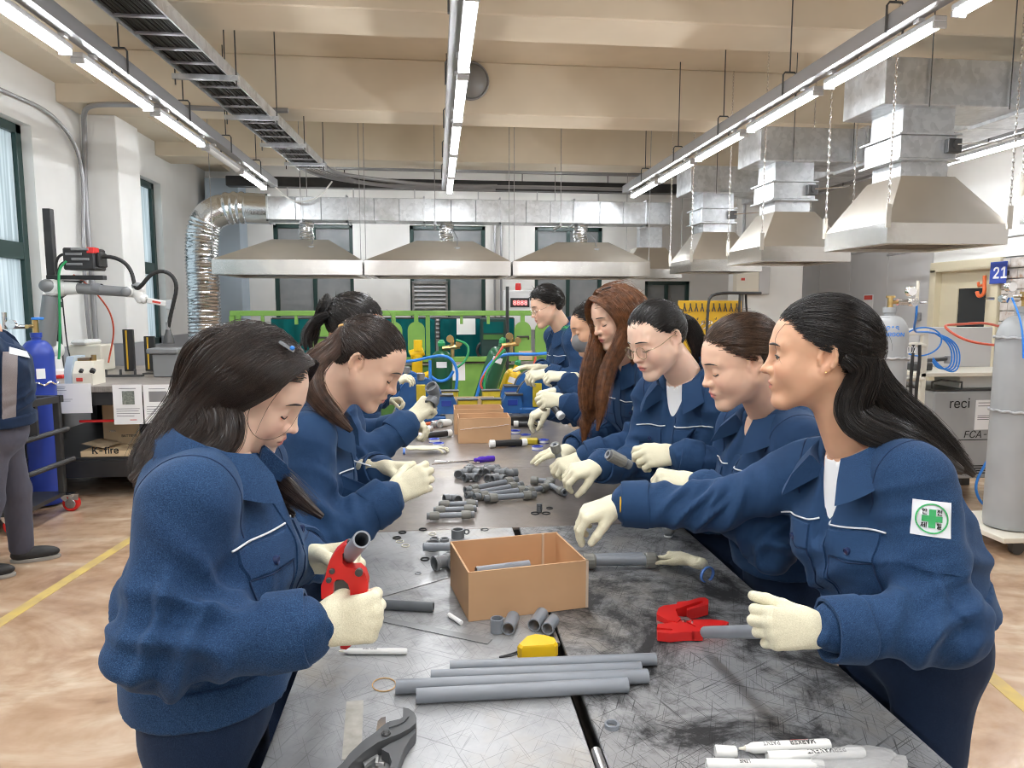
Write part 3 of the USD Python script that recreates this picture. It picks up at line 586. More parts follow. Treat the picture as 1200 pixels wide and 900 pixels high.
single('elastic_band', xf(ring((0, 0, 0), .024, .0011, (0, 0, 1), 40, 6), TR(*(tp(450, 803) + V(0, 0, .0016)), rz=.4) @ np.diag([1.0, 1.15, 1, 1])), 'elastic_tan', 'tan rubber band lying on the steel left of the long pipes', 'rubber band')
def marker(label, p0, p1, r, name='marker_pen', tip=True, cap=None, stripe=None, words=None, M=None):
    p0, p1 = np.asarray(p0, float), np.asarray(p1, float); L = np.linalg.norm(p1 - p0); A = along(p0, p1)
    m = thing(name, label, 'marker pen', p0)
    obj('barrel', xf(lathe([(0, 0), (r * .55, 0), (r * .6, .006), (r * .92, .012), (r, .018), (r, L - .004), (r * .85, L), (0, L)], 20), A), 'white_plastic', m)
    if tip: obj('nib', xf(lathe([(0, -.012), (.002, -.011), (.0035, 0), (0, 0)], 12), A), 'ivory_plastic', m)
    if cap: obj('cap', xf(lathe([(r * 1.06, .0), (r * 1.12, .002), (r * 1.10, cap), (0, cap + .001), (0, 0)], 20), A), 'white_plastic', m)
    if stripe: obj('label_band', xf(lathe([(r * 1.006, .03), (r * 1.012, .031), (r * 1.012, L - .02), (r * 1.006, L - .019)], 20), A), stripe, m)
    if words:
        for (wd, h_, off, ang, mt, flip) in words:
            t = meshkit.text_mesh(wd, h_, .0004, True); v = t.vertices.copy(); tw = v[:, 0].max()
            s_ = L * off + v[:, 0] if not flip else L * off + tw - v[:, 0]
            q = ang + (v[:, 1] - h_ / 2) / r * (-1 if not flip else 1); rr_ = r * 1.01 + v[:, 2]
            dx = nz(p1 - p0); up = nz(V(0, 0, 1) - dx * dx[2]); sd = nz(np.cross(dx, up))
            t.vertices = p0 + np.outer(s_, dx) + np.outer(rr_ * np.cos(q), up) + np.outer(rr_ * np.sin(q), sd); obj('lettering', t, mt, m, smooth=False)
    return m
marker('white paint marker with red stripe, farthest of the three marker pens', tp(874, 885) + V(0, .004, .0105), tp(973, 880) + V(0, .004, .0105), .0098, words=[('PAINT', .0075, .20, .25, 'print_grey', True), ('MARKER', .0085, .52, .3, 'print_black', True), ('permanent white', .003, .55, -.55, 'print_red', False)])
marker('white marker pen reading PERMANENT, middle one of the three marker pens', tp(899, 893) + V(0, 0, .0095), tp(1012, 887) + V(0, 0, .0095), .0088, cap=.040, tip=False, words=[('PERMANENT', .0085, .40, .25, 'print_black', True)])
marker('white and green marker pen at the bottom edge, nearest of the three', tp(826, 899) + V(0, -.006, .0095), tp(960, 897) + V(0, -.012, .0095), .0088, cap=.05, tip=False, words=[('LINE', .006, .28, .3, 'print_black', True)])
cp_ = single('loose_pen_lid', lathe([(0, 0), (.0100, 0), (.0108, .002), (.0098, .036), (.007, .038), (0, .038)], 20, along(tp(838, 887) + V(0, 0, .0108), tp(872, 888) + V(0, 0, .0108))), 'white_plastic', 'loose white pen cap left of the paint marker', 'pen cap')
bagm = sphere((0, 0, 0), 1, 4); v = bagm.vertices; v *= (1 + .5 * (meshkit.fbm(v * 2.6, 3, 4) - .5))[:, None] * V(.085, .035, .016); v[:, 2] = np.maximum(v[:, 2], -.010)
graph('clear_bag', {'a': ('transparent_bsdf', {'color': (.9, .9, .9)}), 'b': ('principled_bsdf', {'roughness': .15, 'base_color': (.75, .75, .75)}), 'm': ('mix_closure', {'fac': .35})}, [('a.BSDF', 'm.closure1'), ('b.BSDF', 'm.closure2')], 'm.closure')
single('plastic_bag', xf(bagm, TR(.725, 1.09, TZ + .0105)), 'clear_bag', 'crumpled clear plastic bag at the bottom edge beside the pens', 'plastic bag', smooth=20)
marker('white correction pen lying below the held red cutter', tp(403, 767) + V(0, 0, .008), tp(477, 767) + V(0, 0, .008), .0072, tip=True, words=[('white marker', .004, .3, .2, 'print_grey', False)])
single('chalk_stub', cyl(tp(526, 723) + V(0, 0, .0065), tp(541, 733) + V(0, 0, .0065), .006, 12, b=.001), 'paper_white', 'short white chalk stub left of the box', 'chalk')
# ---- pipe cutters
def charcoal():
    s = thing('pipe_cutter', 'charcoal pipe cutter with open hook jaw at the bottom edge', 'pipe cutter', tp(450, 870))
    K = lambda L: [(400 + x / 10, 820 + y / 10) for x, y in L]
    Z0 = TZ + .012
    def pl(nm, L, z, h, mt):
        P = np.array([at(*q, Z=TZ + .02)[:2] for q in K(L)]); m = extr(P, h); m.apply_translation((0, 0, z)); obj(nm, m, mt, s)
    pl('jaw_body', [(725, 145), (790, 160), (855, 205), (882, 270), (875, 330), (800, 395), (690, 455), (560, 505), (430, 560), (260, 680), (130, 800), (0, 960), (-120, 1120), (-210, 1080), (-110, 920), (20, 800), (100, 690), (250, 545), (400, 440), (470, 375), (540, 322), (620, 308), (690, 290), (722, 262)], TZ + .004, .026, 'charcoal_plastic')
    pl('lower_handle', [(690, 470), (800, 400), (878, 340), (868, 400), (800, 480), (735, 590), (680, 740), (640, 900), (600, 1080), (500, 1080), (545, 900), (590, 740), (560, 640), (470, 590), (560, 530)], TZ + .002, .020, 'charcoal_plastic')
    pl('ridge', [(560, 330), (690, 300), (760, 250), (790, 265), (740, 330), (660, 370), (560, 400)], TZ + .030, .003, 'charcoal_plastic')
    pl('blade', [(425, 240), (465, 198), (520, 184), (518, 320), (430, 420), (402, 440), (412, 330)], TZ + .014, .004, 'chrome')
    pl('spring_lever', [(250, 690), (420, 600), (440, 620), (430, 690), (510, 690), (500, 710), (400, 700), (400, 640), (270, 740)], TZ + .008, .006, 'steel_bare')
    p = at(452.5, 860, Z=TZ + .03); obj('pivot_bolt', [lathe([(0, .004), (.0045, .004), (.006, .002), (.006, -.004), (0, -.004)], 12, TR(*p)), ring(p + V(0, 0, .002), .0075, .0012, (0, 0, 1), 20, 6)], 'iron_dark', s)
charcoal()
def red_on_table():
    s = thing('pipe_cutter', 'red pipe cutter lying open on the dark table', 'pipe cutter', tp(795, 735))
    K = lambda L: [(750 + x / 9.23, 690 + y / 9.23) for x, y in L]
    def pl(nm, L, z, h, mt):
        P = np.array([at(*q, Z=TZ + .02)[:2] for q in K(L)]); m = extr(P, h); m.apply_translation((0, 0, z)); return obj(nm, m, mt, s)
    pl('upper_jaw', [(178, 300), (200, 240), (260, 210), (400, 195), (430, 215), (390, 270), (405, 320), (440, 355), (400, 390), (300, 370), (250, 345), (190, 315)], TZ + .004, .024, 'red_paint')
    pl('upper_handle', [(400, 195), (520, 185), (640, 150), (700, 148), (738, 172), (738, 225), (600, 262), (510, 290), (505, 268), (640, 222), (690, 195), (660, 185), (540, 222), (430, 262), (385, 275)], TZ + .006, .028, 'red_paint')
    pl('lower_jaw', [(182, 440), (190, 400), (300, 390), (440, 360), (520, 395), (590, 430), (590, 490), (470, 490), (330, 505), (190, 490), (182, 462), (350, 470), (350, 455)], TZ + .003, .022, 'red_paint')
    pl('lower_handle', [(500, 375), (600, 360), (780, 360), (900, 372), (960, 390), (930, 420), (690, 430), (680, 490), (560, 490), (600, 430)], TZ + .003, .024, 'red_paint')
    pl('blade', [(180, 330), (300, 372), (300, 384), (185, 372)], TZ + .014, .003, 'steel_bare')
    pl('ratchet', [(400, 285), (520, 300), (560, 325), (600, 370), (560, 380), (520, 330), (430, 320)], TZ + .012, .006, 'steel_bare')
    for x, y in ((465, 350), (565, 365)):
        p = at(750 + x / 9.23, 690 + y / 9.23, Z=TZ + .026); obj('bolt', lathe([(0, .004), (.003, .0035), (.0036, 0), (0, 0)], 10, TR(*p)), 'chrome', s)
red_on_table()
# ---- grey fittings
def elbow_mesh(r=.0165, R0=.022, L=.020):
    ms = []
    a = np.linspace(0, PI / 2, 9)
    ms.append(tube([(R0 * math.cos(t) - R0, 0, R0 * math.sin(t)) for t in a], r, 20))
    o = V(-R0, 0, R0)
    def soc(p, d): return lathe([(r * .78, -.004), (r * 1.0, -.004), (r * 1.22, 0), (r * 1.22, L), (r * 1.18, L + .001), (r * .92, L + .001), (r * .86, L - .014), (0, L - .015)], 22, along(p, np.asarray(p, float) + d))
    ms += [soc(V(0, 0, 0), V(0, 0, -1)), soc(o, V(-1, 0, 0))]
    return B(ms)
first_elbow = thing('pipe_elbow', 'grey pipe elbow', 'pipe fitting', (0, 0, 0), 'grey elbows in the pile')
obj('elbow_body', elbow_mesh(), 'pvc_fitting', first_elbow, smooth=40)
ES = [((526, 587), 2.0, 'single grey pipe elbow in front of the long assembled pipes'), ((537, 557), 3.1, 'leftmost grey elbow of the pile on the brown table'), ((548, 561), 2.2, 'grey elbow at the front left of the pile, opening to the left'), ((552, 551), .4, 'grey elbow at the rear left of the pile'), ((559, 556), 4.0, 'grey elbow behind the front left one in the pile'), ((567, 553), 1.2, 'grey elbow in the middle rear of the pile'), ((573, 562), 2.7, 'grey elbow at the middle front of the pile'), ((580, 551), 5.2, 'grey elbow at the rear right of the pile, rim turned up'), ((580, 563), 2.3, 'grey elbow at the front right of the pile'), ((587, 556), 4.4, 'grey elbow next to the last one at the right of the pile'), ((601, 556), 5.0, 'rightmost grey elbow, its opening facing the camera')]
for i, ((a, b), q, lab) in enumerate(ES):
    M = TR(*(tp(a, b + 3) + V(0, 0, .0205)), rz=q) @ TR(rx=PI / 2)
    place(first_elbow, M, lab) if i == 0 else dup(first_elbow, M, lab)
def nipple(label, p0, p1, r=.0125, nuts=(.10, .90), group='assembled grey pipes on the brown table'):
    p0, p1 = np.asarray(p0, float), np.asarray(p1, float); L = np.linalg.norm(p1 - p0); A = along(p0, p1)
    n = thing('pipe_assembly', label, 'pipe', p0, group)
    obj('pipe', xf(lathe([(r * .7, 0), (r, 0), (r, L), (r * .7, L), (r * .7, 0)], 20), A), 'pvc', n, smooth=40)
    for f in nuts:
        z = L * f; obj('union_nut', xf(lathe([(r, z - .019), (r * 1.45, z - .019), (r * 1.55, z - .016), (r * 1.55, z + .010), (r * 1.35, z + .016), (r, z + .018)], 14), A), 'pvc_nut', n, smooth=20)
    for z in (0, L - .018): obj('socket', xf(lathe([(r, z), (r * 1.22, z), (r * 1.22, z + .018), (r, z + .018)], 18), A), 'pvc_fitting', n, smooth=40)
rz_ = .0205
def gp(px, py, dz=0): return tp(px, py) + V(0, 0, rz_ + dz)
for a, b, dz, lab in (((545, 580), (606, 567), .0, 'rear one of the long grey pipe assemblies lying together'), ((546, 586), (612, 573), .0, 'second grey pipe assembly from the rear of the bundle'), ((556, 588), (622, 578), .0, 'third grey pipe assembly of the bundle, partly covered'), ((568, 590), (628, 585), .0, 'front grey pipe assembly of the bundle with chunky nuts'),
      ((617, 582), (642, 576), .0, 'short grey pipe assembly at the right end of the bundle'), ((640, 571), (662, 583), .0, 'grey pipe assembly angled towards the camera at the right end'), ((622, 568), (650, 569), .0, 'grey pipe assembly lying across behind the right end'),
      ((500, 611), (556, 609), .0, 'front one of three short grey assemblies by the steel sheet edge'), ((508, 604), (558, 602), .0, 'middle one of three short grey assemblies by the steel sheet edge'), ((514, 597), (560, 596), .0, 'rear one of three short grey assemblies by the steel sheet edge')):
    nipple(lab, gp(*a, dz), gp(*b, dz), .0122 if a[1] < 595 else .0105, nuts=(.17, .83))
nipple('grey pipe with end nuts lying right of the cardboard box', tp(688, 667) + V(0, 0, .026), tp(768, 666) + V(0, 0, .026), .0155, nuts=(.04, .94), group='pipes right of the box')
pvc_pipe('plain grey pipe beside the nutted one right of the box', tp(690, 659) + V(0, .0, .0145), tp(752, 657) + V(0, .0, .0145), .0135)
pvc_pipe('grey pipe lying across behind the box under the reaching arm', tp(706, 603) + V(0, .0, .0135), tp(742, 601) + V(0, .0, .0135), .0125)
f_ = thing('pipe_fitting', 'grey threaded fitting standing on the dark table below the reaching arm', 'pipe fitting', tp(783, 630))
p = tp(783, 630); obj('body', lathe([(.010, .0), (.0135, .0), (.0145, .003), (.0145, .014), (.020, .018), (.022, .022), (.022, .036), (.016, .040), (.0135, .044), (.0135, .075), (.009, .075), (.009, .0)], 20, TR(*p)), 'pvc_fitting', f_); obj('band', lathe([(.0146, .004), (.0152, .005), (.0152, .009), (.0146, .010)], 20, TR(*p)), 'paper_white', f_)
def flat_ring(label, px, py, R0, r, mat, h=None, cat='ring', name='seal_ring', group=None):
    p = tp(px, py)
    m = ring(p + V(0, 0, r), R0, r, (0, 0, 1), 28, 8) if h is None else lathe([(R0 - .004, 0), (R0, 0), (R0, h), (R0 - .004, h), (R0 - .004, 0)], 24, TR(*p))
    return single(name, m, mat, label, cat, group)
for (a, b, lab) in ((471.5, 624.5, 'black rubber ring behind the other left one on the steel sheet'), (465, 631, 'leftmost black rubber ring on the steel sheet'), (495.5, 621, 'black rubber ring lying alone at the rear of the steel sheet'), (498, 656, 'black rubber ring at the end of the pipe behind the box')):
    flat_ring(lab, a, b, .0125, .0026, 'black_rubber', cat='rubber ring')
for (a, b, lab) in ((468.5, 635, 'cream plastic ring touching the leftmost black ring'), (475, 640, 'cream plastic ring in front of the other left one'), (506.5, 626, 'cream plastic ring right of the lone black ring')):
    flat_ring(lab, a, b, .0125, .0018, 'ivory_plastic', cat='plastic ring')
flat_ring('thin grey ring on the steel sheet behind the box', 568, 621, .013, .0016, 'pvc_dark'); flat_ring('thin grey wire ring lying on the steel left of the tee', 490, 672, .009, .0009, 'pvc')
flat_ring('grey pipe ring lying alone on the dark steel near the gap', 717, 852, .0145, 0, 'pvc', .008, 'ring', 'pipe_ring')
flat_ring('grey threaded collar behind the tall grey cup', 509, 634, .0155, 0, 'pvc_fitting', .012, 'collar', 'pipe_collar'); flat_ring('short grey collar right of the grey cup', 521, 634, .0160, 0, 'pvc_fitting', .010, 'collar', 'pipe_collar'); flat_ring('tiny grey nut before the short collar', 526, 642, .0155, 0, 'pvc_nut', .010, 'nut', 'pipe_nut')
p = tp(507.5, 644); single('pipe_plug', lathe([(0, .003), (.018, .003), (.0185, .026), (.022, .028), (.0235, .024), (.0235, 0), (0, 0)], 26, TR(*p)), 'pvc_fitting', 'tall grey cap standing open side up on the steel sheet', 'pipe cap')
p = tp(536.5, 630); ccl = thing('pipe_clamp', 'grey collar with a side tab standing behind the box', 'pipe clamp', p); obj('collar', lathe([(.018, 0), (.0225, 0), (.0225, .030), (.018, .030), (.018, 0)], 28, TR(*p)), 'pvc_fitting', ccl); obj('tab', ring(p + V(.031, 0, .020), .008, .003, (0, 1, 0), 16, 8), 'pvc_fitting', ccl)
te = thing('pipe_tee', 'grey tee fitting with two open ends beside the box', 'pipe fitting', tp(522, 664)); p = tp(522, 666) + V(0, 0, .024)
def sock(p, d, L=.034, r=.0195): return lathe([(r, 0), (r, L - .014), (r * 1.16, L - .012), (r * 1.16, L), (r * .95, L), (r * .9, L - .02), (0, L - .021)], 24, along(p, np.asarray(p, float) + np.asarray(d, float)))
obj('elbow_socket', [sock(p, nz((-.85, -.5, 0)), .04)], 'pvc_fitting', te, smooth=40); obj('elbow_socket', [sock(p + V(.018, 0, 0), nz((.35, -.93, 0)), .034)], 'pvc_fitting', te, smooth=40); obj('back_body', [sphere(p + V(.005, .006, 0), .022, 3), sock(p + V(.01, 0, 0), nz((.3, .95, 0)), .03)], 'pvc_fitting', te, smooth=40)
for k, (a, b, lab) in enumerate(((627, 602, 'left loop of black cut rubber by the box'), (640, 602, 'right loop of black cut rubber by the box'), (644, 596, 'rear loop of black cut rubber behind the bolt'))):
    flat_ring(lab, a, b, .015 if k < 2 else .012, .0022, 'black_rubber', cat='rubber ring')
p = tp(632, 600); bt_ = thing('pipe_stub', 'dark threaded stub standing among the black loops', 'pipe stub', p); obj('stub', lathe([(0, 0)] + [(.0105 + .0012 * (k % 2), .003 * k) for k in range(12)] + [(0, .034)], 16, TR(*p)), 'pvc_dark', bt_)
# ---- middle and far table
sd = thing('screwdriver', 'screwdriver with a clear purple handle on the brown table', 'screwdriver', tp(560, 541)); a, b = tp(506, 547) + V(0, 0, .012), tp(580, 540) + V(0, 0, .014); m_ = a + (b - a) * .66
obj('shaft', cyl(a, m_, .0035, 10), 'chrome', sd); obj('handle', xf(lathe([(0, 0), (.008, 0), (.012, .006), (.010, .02), (.016, .03), (.017, .05), (.014, .062), (.0175, .08), (.014, np.linalg.norm(b - m_) - .004), (0, np.linalg.norm(b - m_))], 10), along(m_, b)), 'purple_plastic', sd, smooth=25)
single('metal_rod', cyl(tp(510, 541) + V(0, 0, .004), tp(562, 543) + V(0, 0, .004), .003, 8), 'chrome', 'thin metal rod lying behind the purple screwdriver', 'rod')
def spare_glove(label, M, hem):
    g = thing('spare_glove', label, 'glove', M[:3, 3])
    m = hand_mesh(np.eye(4), True, ([(18, 26, 20), (34, 20, 16), (16, 40, 18), (38, 22, 18)], (.7, .66, -.1), (6, 8)), h=.004, fat=1.05)
    m.vertices[:, 2] = m.vertices[:, 2] * .45; m.vertices[:, 2] += .010 * (meshkit.noise(m.vertices * 26, 2) - .3)
    m.vertices[:, 2] -= m.vertices[:, 2].min()
    obj('glove_body', xf(m, M), 'glove_knit', g, smooth=True); obj('hem', xf(lathe([(.030, -.006), (.035, -.005), (.035, .005), (.030, .006), (.030, -.006)], 20), M @ TR(-.10, 0, .012) @ TR(ry=PI / 2) @ np.diag([.45, 1, 1, 1])), hem, g, smooth=True)
def later_gloves():
    spare_glove('cream work glove lying flat at the left edge of the far table', TR(*(tp(495, 531) + V(0, 0, .001)), rz=.05), 'glove_hem_blue')
    spare_glove('cream work glove with a blue hem beside the pipe right of the box', TR(*(tp(806, 672) + V(0, 0, .001)), rz=2.1) @ np.diag([.72, .85, 1.5, 1]), 'glove_hem_blue')
def capped_pipe(label, a, b, group='black pipes with white ends'):
    c = thing('capped_pipe', label, 'pipe', a, group); d = nz(np.asarray(b) - a)
    obj('pipe', cyl(a, b, .0195, 20), 'black_plastic', c)
    for s, e in ((a, -d), (b, d)): obj('end_cap', cyl(s - e * .02, s + e * .012, .0225, 20, b=.003), 'white_plastic', c)
capped_pipe('black pipe with white end caps in front of the small taped box', tp(576, 525) + V(0, 0, .024), tp(615, 523) + V(0, 0, .024)); capped_pipe('black pipe with white end caps left of the small taped box', tp(490, 516) + V(0, 0, .024), tp(527, 512) + V(0, 0, .024)); capped_pipe('black pipe with white end caps under the hanging glove on the right', tp(604, 501) + V(0, 0, .024), tp(634, 501) + V(0, 0, .024))
single('metal_rod', cyl(tp(478, 514) + V(0, 0, .006), tp(520, 509) + V(0, 0, .006), .006, 8), 'iron_dark', 'dark rod lying behind the left capped pipe', 'rod')
def tape_roll(label, px, py):
    p = tp(px, py); t = thing('tape_roll', label, 'tape roll', p, 'white thread tape rolls')
    obj('spool', lathe([(.020, 0), (.032, 0), (.032, .003), (.021, .004), (.021, .017), (.032, .018), (.032, .021), (.020, .021), (.020, 0)], 24, TR(*p)), 'blue_plastic', t); obj('tape', lathe([(.021, .0035), (.0315, .0035), (.0315, .0175), (.021, .0175)], 24, TR(*p)), 'paper_white', t)
for a, b, lab in ((509, 518, 'blue thread tape roll before the left capped pipe'), (514, 523, 'blue thread tape roll nearest the flat glove'), (600, 522, 'tape roll behind the left half of the capped pipe in front'), (610, 521, 'tape roll behind the right half of the capped pipe in front'), (616, 513, 'tape roll on the far side of the yellow box'), (604, 508, 'tape roll beside the right side of the taped box'), (637, 519, 'tape roll farthest right on the table'), (630, 527, 'lone blue tape roll nearest the right hands')): tape_roll(lab, a, b)
yb = thing('yellow_case', 'small yellow case among the white tape rolls', 'case', tp(619, 521)); p = tp(619, 521); obj('case_body', xf(box(-.055, .055, 0, .06, 0, .032, .006), TR(*p, rz=-.2)), 'vise_yellow', yb); obj('latch', xf(box(.054, .062, .01, .05, .006, .024, .002), TR(*p, rz=-.2)), 'black_plastic', yb)
pw = thing('pipe_wrench', 'orange handled pipe wrench lying at the left end of the far table', 'wrench', tp(490, 503)); a, b = tp(483, 505) + V(0, 0, .014), tp(512, 497) + V(0, 0, .014)
obj('handle', hull([(x, y, z) for q, w in ((a, .010), (b, .017)) for x, y, z in [q + V(sx * .3 * w, sy * w, sz * .012) for sx in (-1, 1) for sy in (-1, 1) for sz in (-1, 1)]]), 'orange_paint', pw); obj('jaw', [bar(b - V(.01, .02, 0), b + V(.055, .03, 0), .03, .026, b=.004), bar(b + V(.03, .03, 0), b + V(.075, .012, 0), .02, .022, b=.003)], 'steel_bare', pw)
for (a, b, q, lab) in ((504, 507, .6, 'shiny galvanised elbow in front of the orange wrench'), (509, 501, 2.0, 'shiny galvanised elbow behind the other beside the wrench')):
    ge = thing('metal_elbow', lab, 'pipe fitting', tp(a, b)); obj('elbow_body', xf(elbow_mesh(.019, .024, .018), TR(*(tp(a, b) + V(0, 0, .024)), rz=q) @ TR(rx=PI / 2)), 'galvanised', ge, smooth=40)
single('white_cap', cyl(tp(516, 501) + V(0, 0, .03), tp(523, 498) + V(.02, 0, .015), .026, 18, b=.004), 'white_plastic', 'white plastic pipe cap lying right of the galvanised elbows', 'pipe cap')
# ---- vises
def vise(label, x, y, sx, name='bench_vise', tall=1.0):
    v = thing(name, label, 'vise', (x, y, TZ)); M = TR(x, y, TZ) @ np.diag([sx, 1, 1, 1])
    def add(nm, m, mt, sm=30):
        m = xf(m, M); 
        if sx < 0: m.invert()
        return obj(nm, m, mt, v, sm)
    add('base', B([box(-.10, .16, -.075, .075, .001, .035, .006), box(-.06, .12, -.06, .06, .035, .085, .008)]), 'vise_blue')
    a = np.linspace(0, PI, 25)
    add('arch_jaw', extr([(-.145, .0), *[(-.145 * math.cos(t), .145 * math.sin(t) * tall) for t in a], (.145, .0), (.145, -.07), (-.145, -.07)], .05, frame((-.02, .03, .155), (1, 0, 0), z=(0, -1, 0))), 'vise_blue')
    add('arch_rim', tube([(-.02 - .148 * math.cos(t), .005, .155 + .148 * tall * math.sin(t)) for t in a], .010, 8), 'vise_blue' if sx > 0 else 'iron_dark')
    add('yoke', box(-.045, .02, -.045, -.022, .09, .26, .004), 'vise_yellow'); add('screw_cap', cyl((-.012, -.01, .29), (-.012, -.01, .34), .028, 16, b=.004), 'steel_bare')
    add('moving_jaw', hull([(q, w, z) for q, w, z in [(.10, s * .055, .05) for s in (-1, 1)] + [(.245, s * .055, .05) for s in (-1, 1)] + [(.10, s * .05, .175) for s in (-1, 1)] + [(.215, s * .05, .175) for s in (-1, 1)] + [(.245, s * .05, .10) for s in (-1, 1)]]), 'vise_blue')
    add('jaw_plate', box(.09, .215, -.058, .058, .175, .188, .002), 'iron_dark'); add('emblem', box(.13, .20, -.0565, -.052, .105, .145, .003), 'vise_yellow' if tall > 1 else 'cobalt_blue')
    add('slide', box(.245, .385, -.045, .045, .065, .145, .006), 'vise_yellow'); add('slide_top', box(.243, .39, -.05, .05, .145, .152), 'iron_dark')
    add('spindle', cyl((-.19, 0, .06), (-.10, 0, .06), .016, 12), 'steel_bare'); add('handle', cyl((-.17, -.12, .05), (-.17, .11, .07), .007, 10, b=.002), 'steel_bare')
vise('blue and yellow pipe vise nearest on the left end of the tables', -.10, 5.02, 1); vise('blue and yellow pipe vise behind the other on the left end', -.22, 5.55, 1, tall=1.0)
vise('blue and yellow pipe vise nearest on the right end of the tables', .70, 5.02, -1); vise('blue and yellow pipe vise behind the other on the right end', .74, 5.55, -1)
single('anvil_block', [box(.48, .72, 4.72, 4.82, TZ + .001, TZ + .07, .01)], 'black_metal', 'black iron block on the table beside the right vise', 'block')
# what the hands hold
def held():
    c = thing('pipe_cutter', 'red pipe cutter held upright by the near left woman', 'pipe cutter', at(405, 690, Y=1.14), None)
    K = lambda L: [at(340 + x / 4.5, 590 + y / 4.5, Y=1.145) for x, y in L]
    def pl(nm, L, y0, t, mt):
        P = np.array(K(L)); m = extr(P[:, [0, 2]], t); m.vertices = np.stack([m.vertices[:, 0], y0 + m.vertices[:, 2], m.vertices[:, 1]], 1); m.fix_normals(); return obj(nm, m, mt, c)
    pl('hook_jaw', [(308, 198), (292, 202), (245, 240), (215, 285), (200, 330), (192, 375), (170, 415), (172, 485), (232, 485), (236, 400), (252, 384), (285, 384), (310, 405), (322, 440), (322, 485), (410, 485), (415, 400), (400, 352), (370, 325), (335, 326), (300, 318), (282, 298), (282, 250), (308, 222)], 1.130, .026, 'red_paint')
    pl('handle', [(178, 480), (232, 480), (225, 600), (205, 745), (165, 755), (160, 735), (185, 620)], 1.134, .018, 'red_paint')
    pl('handle', [(325, 480), (405, 480), (375, 600), (335, 700), (325, 735), (300, 755), (270, 750), (268, 735), (300, 700), (320, 600)], 1.134, .018, 'red_paint')
    pl('ratchet', [(240, 400), (285, 388), (312, 412), (320, 440), (300, 470), (262, 478), (238, 480)], 1.136, .010, 'iron_dark')
    for x, y, rr in ((222, 355, .0045), (205, 402, .0045), (363, 362, .0065), (313, 200, .004)):
        p = at(340 + x / 4.5, 590 + y / 4.5, Y=1.13); obj('bolt', cyl(p + V(0, .004, 0), p + V(0, -.005, 0), rr, 14, b=.001), 'iron_dark', c)
    pvc_pipe('grey pipe clamped in the held red cutter', at(424, 632, Y=1.06), at(388, 676, Y=1.34), .0135)
    pvc_pipe('grey pipe held in the near right woman\'s glove, resting by the red cutter', at(827, 741, Y=1.50), at(900, 740, Y=1.22), .0135)
    e = thing('pipe_elbow_held', 'dark grey pipe elbow in the glove behind the ponytail', 'pipe fitting', at(505, 468, Y=2.62)); obj('elbow_body', xf(elbow_mesh(.020, .024, .022), TR(*at(508, 468, Y=2.60), rz=.9, ry=.8)), 'pvc_fitting', e, smooth=40)
    nipple('grey threaded fitting held by the woman with glasses', at(712, 532, Y=2.10), at(738, 545, Y=2.12), .0125, (.30, .55), 'fittings in the gloves on the right')
    nipple('grey pipe assembly standing under the gloves of the auburn-haired woman', at(650, 521, Y=2.62), at(664, 565, Y=2.66), .0125, (.10, .9), 'fittings in the gloves on the right')
    c = thing('capped_pipe', 'black pipe with white end held by the masked woman', 'pipe', at(650, 478, Y=3.12)); a, b = at(641, 466, Y=3.2), at(657, 487, Y=3.10); obj('pipe', cyl(a, b, .0165, 16), 'black_plastic', c); obj('end_cap', cyl(b - nz(b - a) * .015, b + nz(b - a) * .012, .019, 16, b=.003), 'white_plastic', c)
held()
# ================================================================ left bench, robot arm, gas bottles, cart
TZ2 = .95
wb_ = thing('steel_bench', 'black steel bench with a brown top along the left wall', 'workbench', (-2.95, 7.2, 0))
obj('bench_top', box(-3.86, -2.08, 6.14, 8.30, TZ2 - .05, TZ2, .004), 'bench_top', wb_)
for x, y in ((-3.80, 6.2), (-2.17, 6.2), (-3.80, 8.2), (-2.17, 8.2)): obj('leg', box(x, x + .06, y, y + .06, .05, TZ2 - .05), 'black_metal', wb_)
obj('front_rail', [box(-3.86, -2.1, 6.16, 6.19, TZ2 - .16, TZ2 - .05), box(-3.86, -2.1, 6.16, 6.20, .18, .32)], 'black_metal', wb_)
obj('lower_shelf', box(-3.84, -2.1, 6.2, 8.26, .30, .34), 'black_metal', wb_)
obj('back_panel', box(-3.84, -2.1, 8.27, 8.29, .1, TZ2 - .05), 'black_metal', wb_); obj('side_panel', box(-2.105, -2.09, 6.3, 8.2, .1, TZ2 - .05), 'black_metal', wb_)
obj('red_strip', box(-2.98, -2.70, 6.21, 6.23, .64, .66), 'red_paint', wb_); obj('inner_leg', box(-3.30, -3.26, 6.5, 6.54, .44, .90), 'tray_metal', wb_)
for x, y in ((-3.72, 6.3), (-2.3, 6.3), (-3.72, 8.1), (-2.3, 8.1)): obj('foot', cyl((x, y, 0), (x, y, .05), .03, 12), 'black_metal', wb_)
def sheet(label, px0, py0, px1, py1, lines, pic=None, red=False):
    a, b = at(px0, py0, Y=6.13), at(px1, py1, Y=6.13)
    p = thing('paper_sheet', label, 'notice', (a[0], 6.13, b[2]))
    obj('sheet', box(a[0], b[0], 6.134, 6.138, b[2], a[2]), 'paper_white', p)
    w, h = b[0] - a[0], a[2] - b[2]
    fr = lambda u0, u1, v0, v1, m, nm: obj(nm, box(a[0] + u0 * w, a[0] + u1 * w, 6.1325, 6.134, a[2] - v1 * h, a[2] - v0 * h), m, p)
    if pic: fr(*pic[0], pic[1], 'printed_photo')
    ms = []
    for (u0, u1, v) in lines: ms.append(box(a[0] + u0 * w, a[0] + u1 * w, 6.1328, 6.134, a[2] - (v + .014) * h, a[2] - v * h))
    obj('printed_lines', ms, 'print_grey', p)
    if red: fr(.55, .78, .88, .90, 'print_red', 'red_mark')
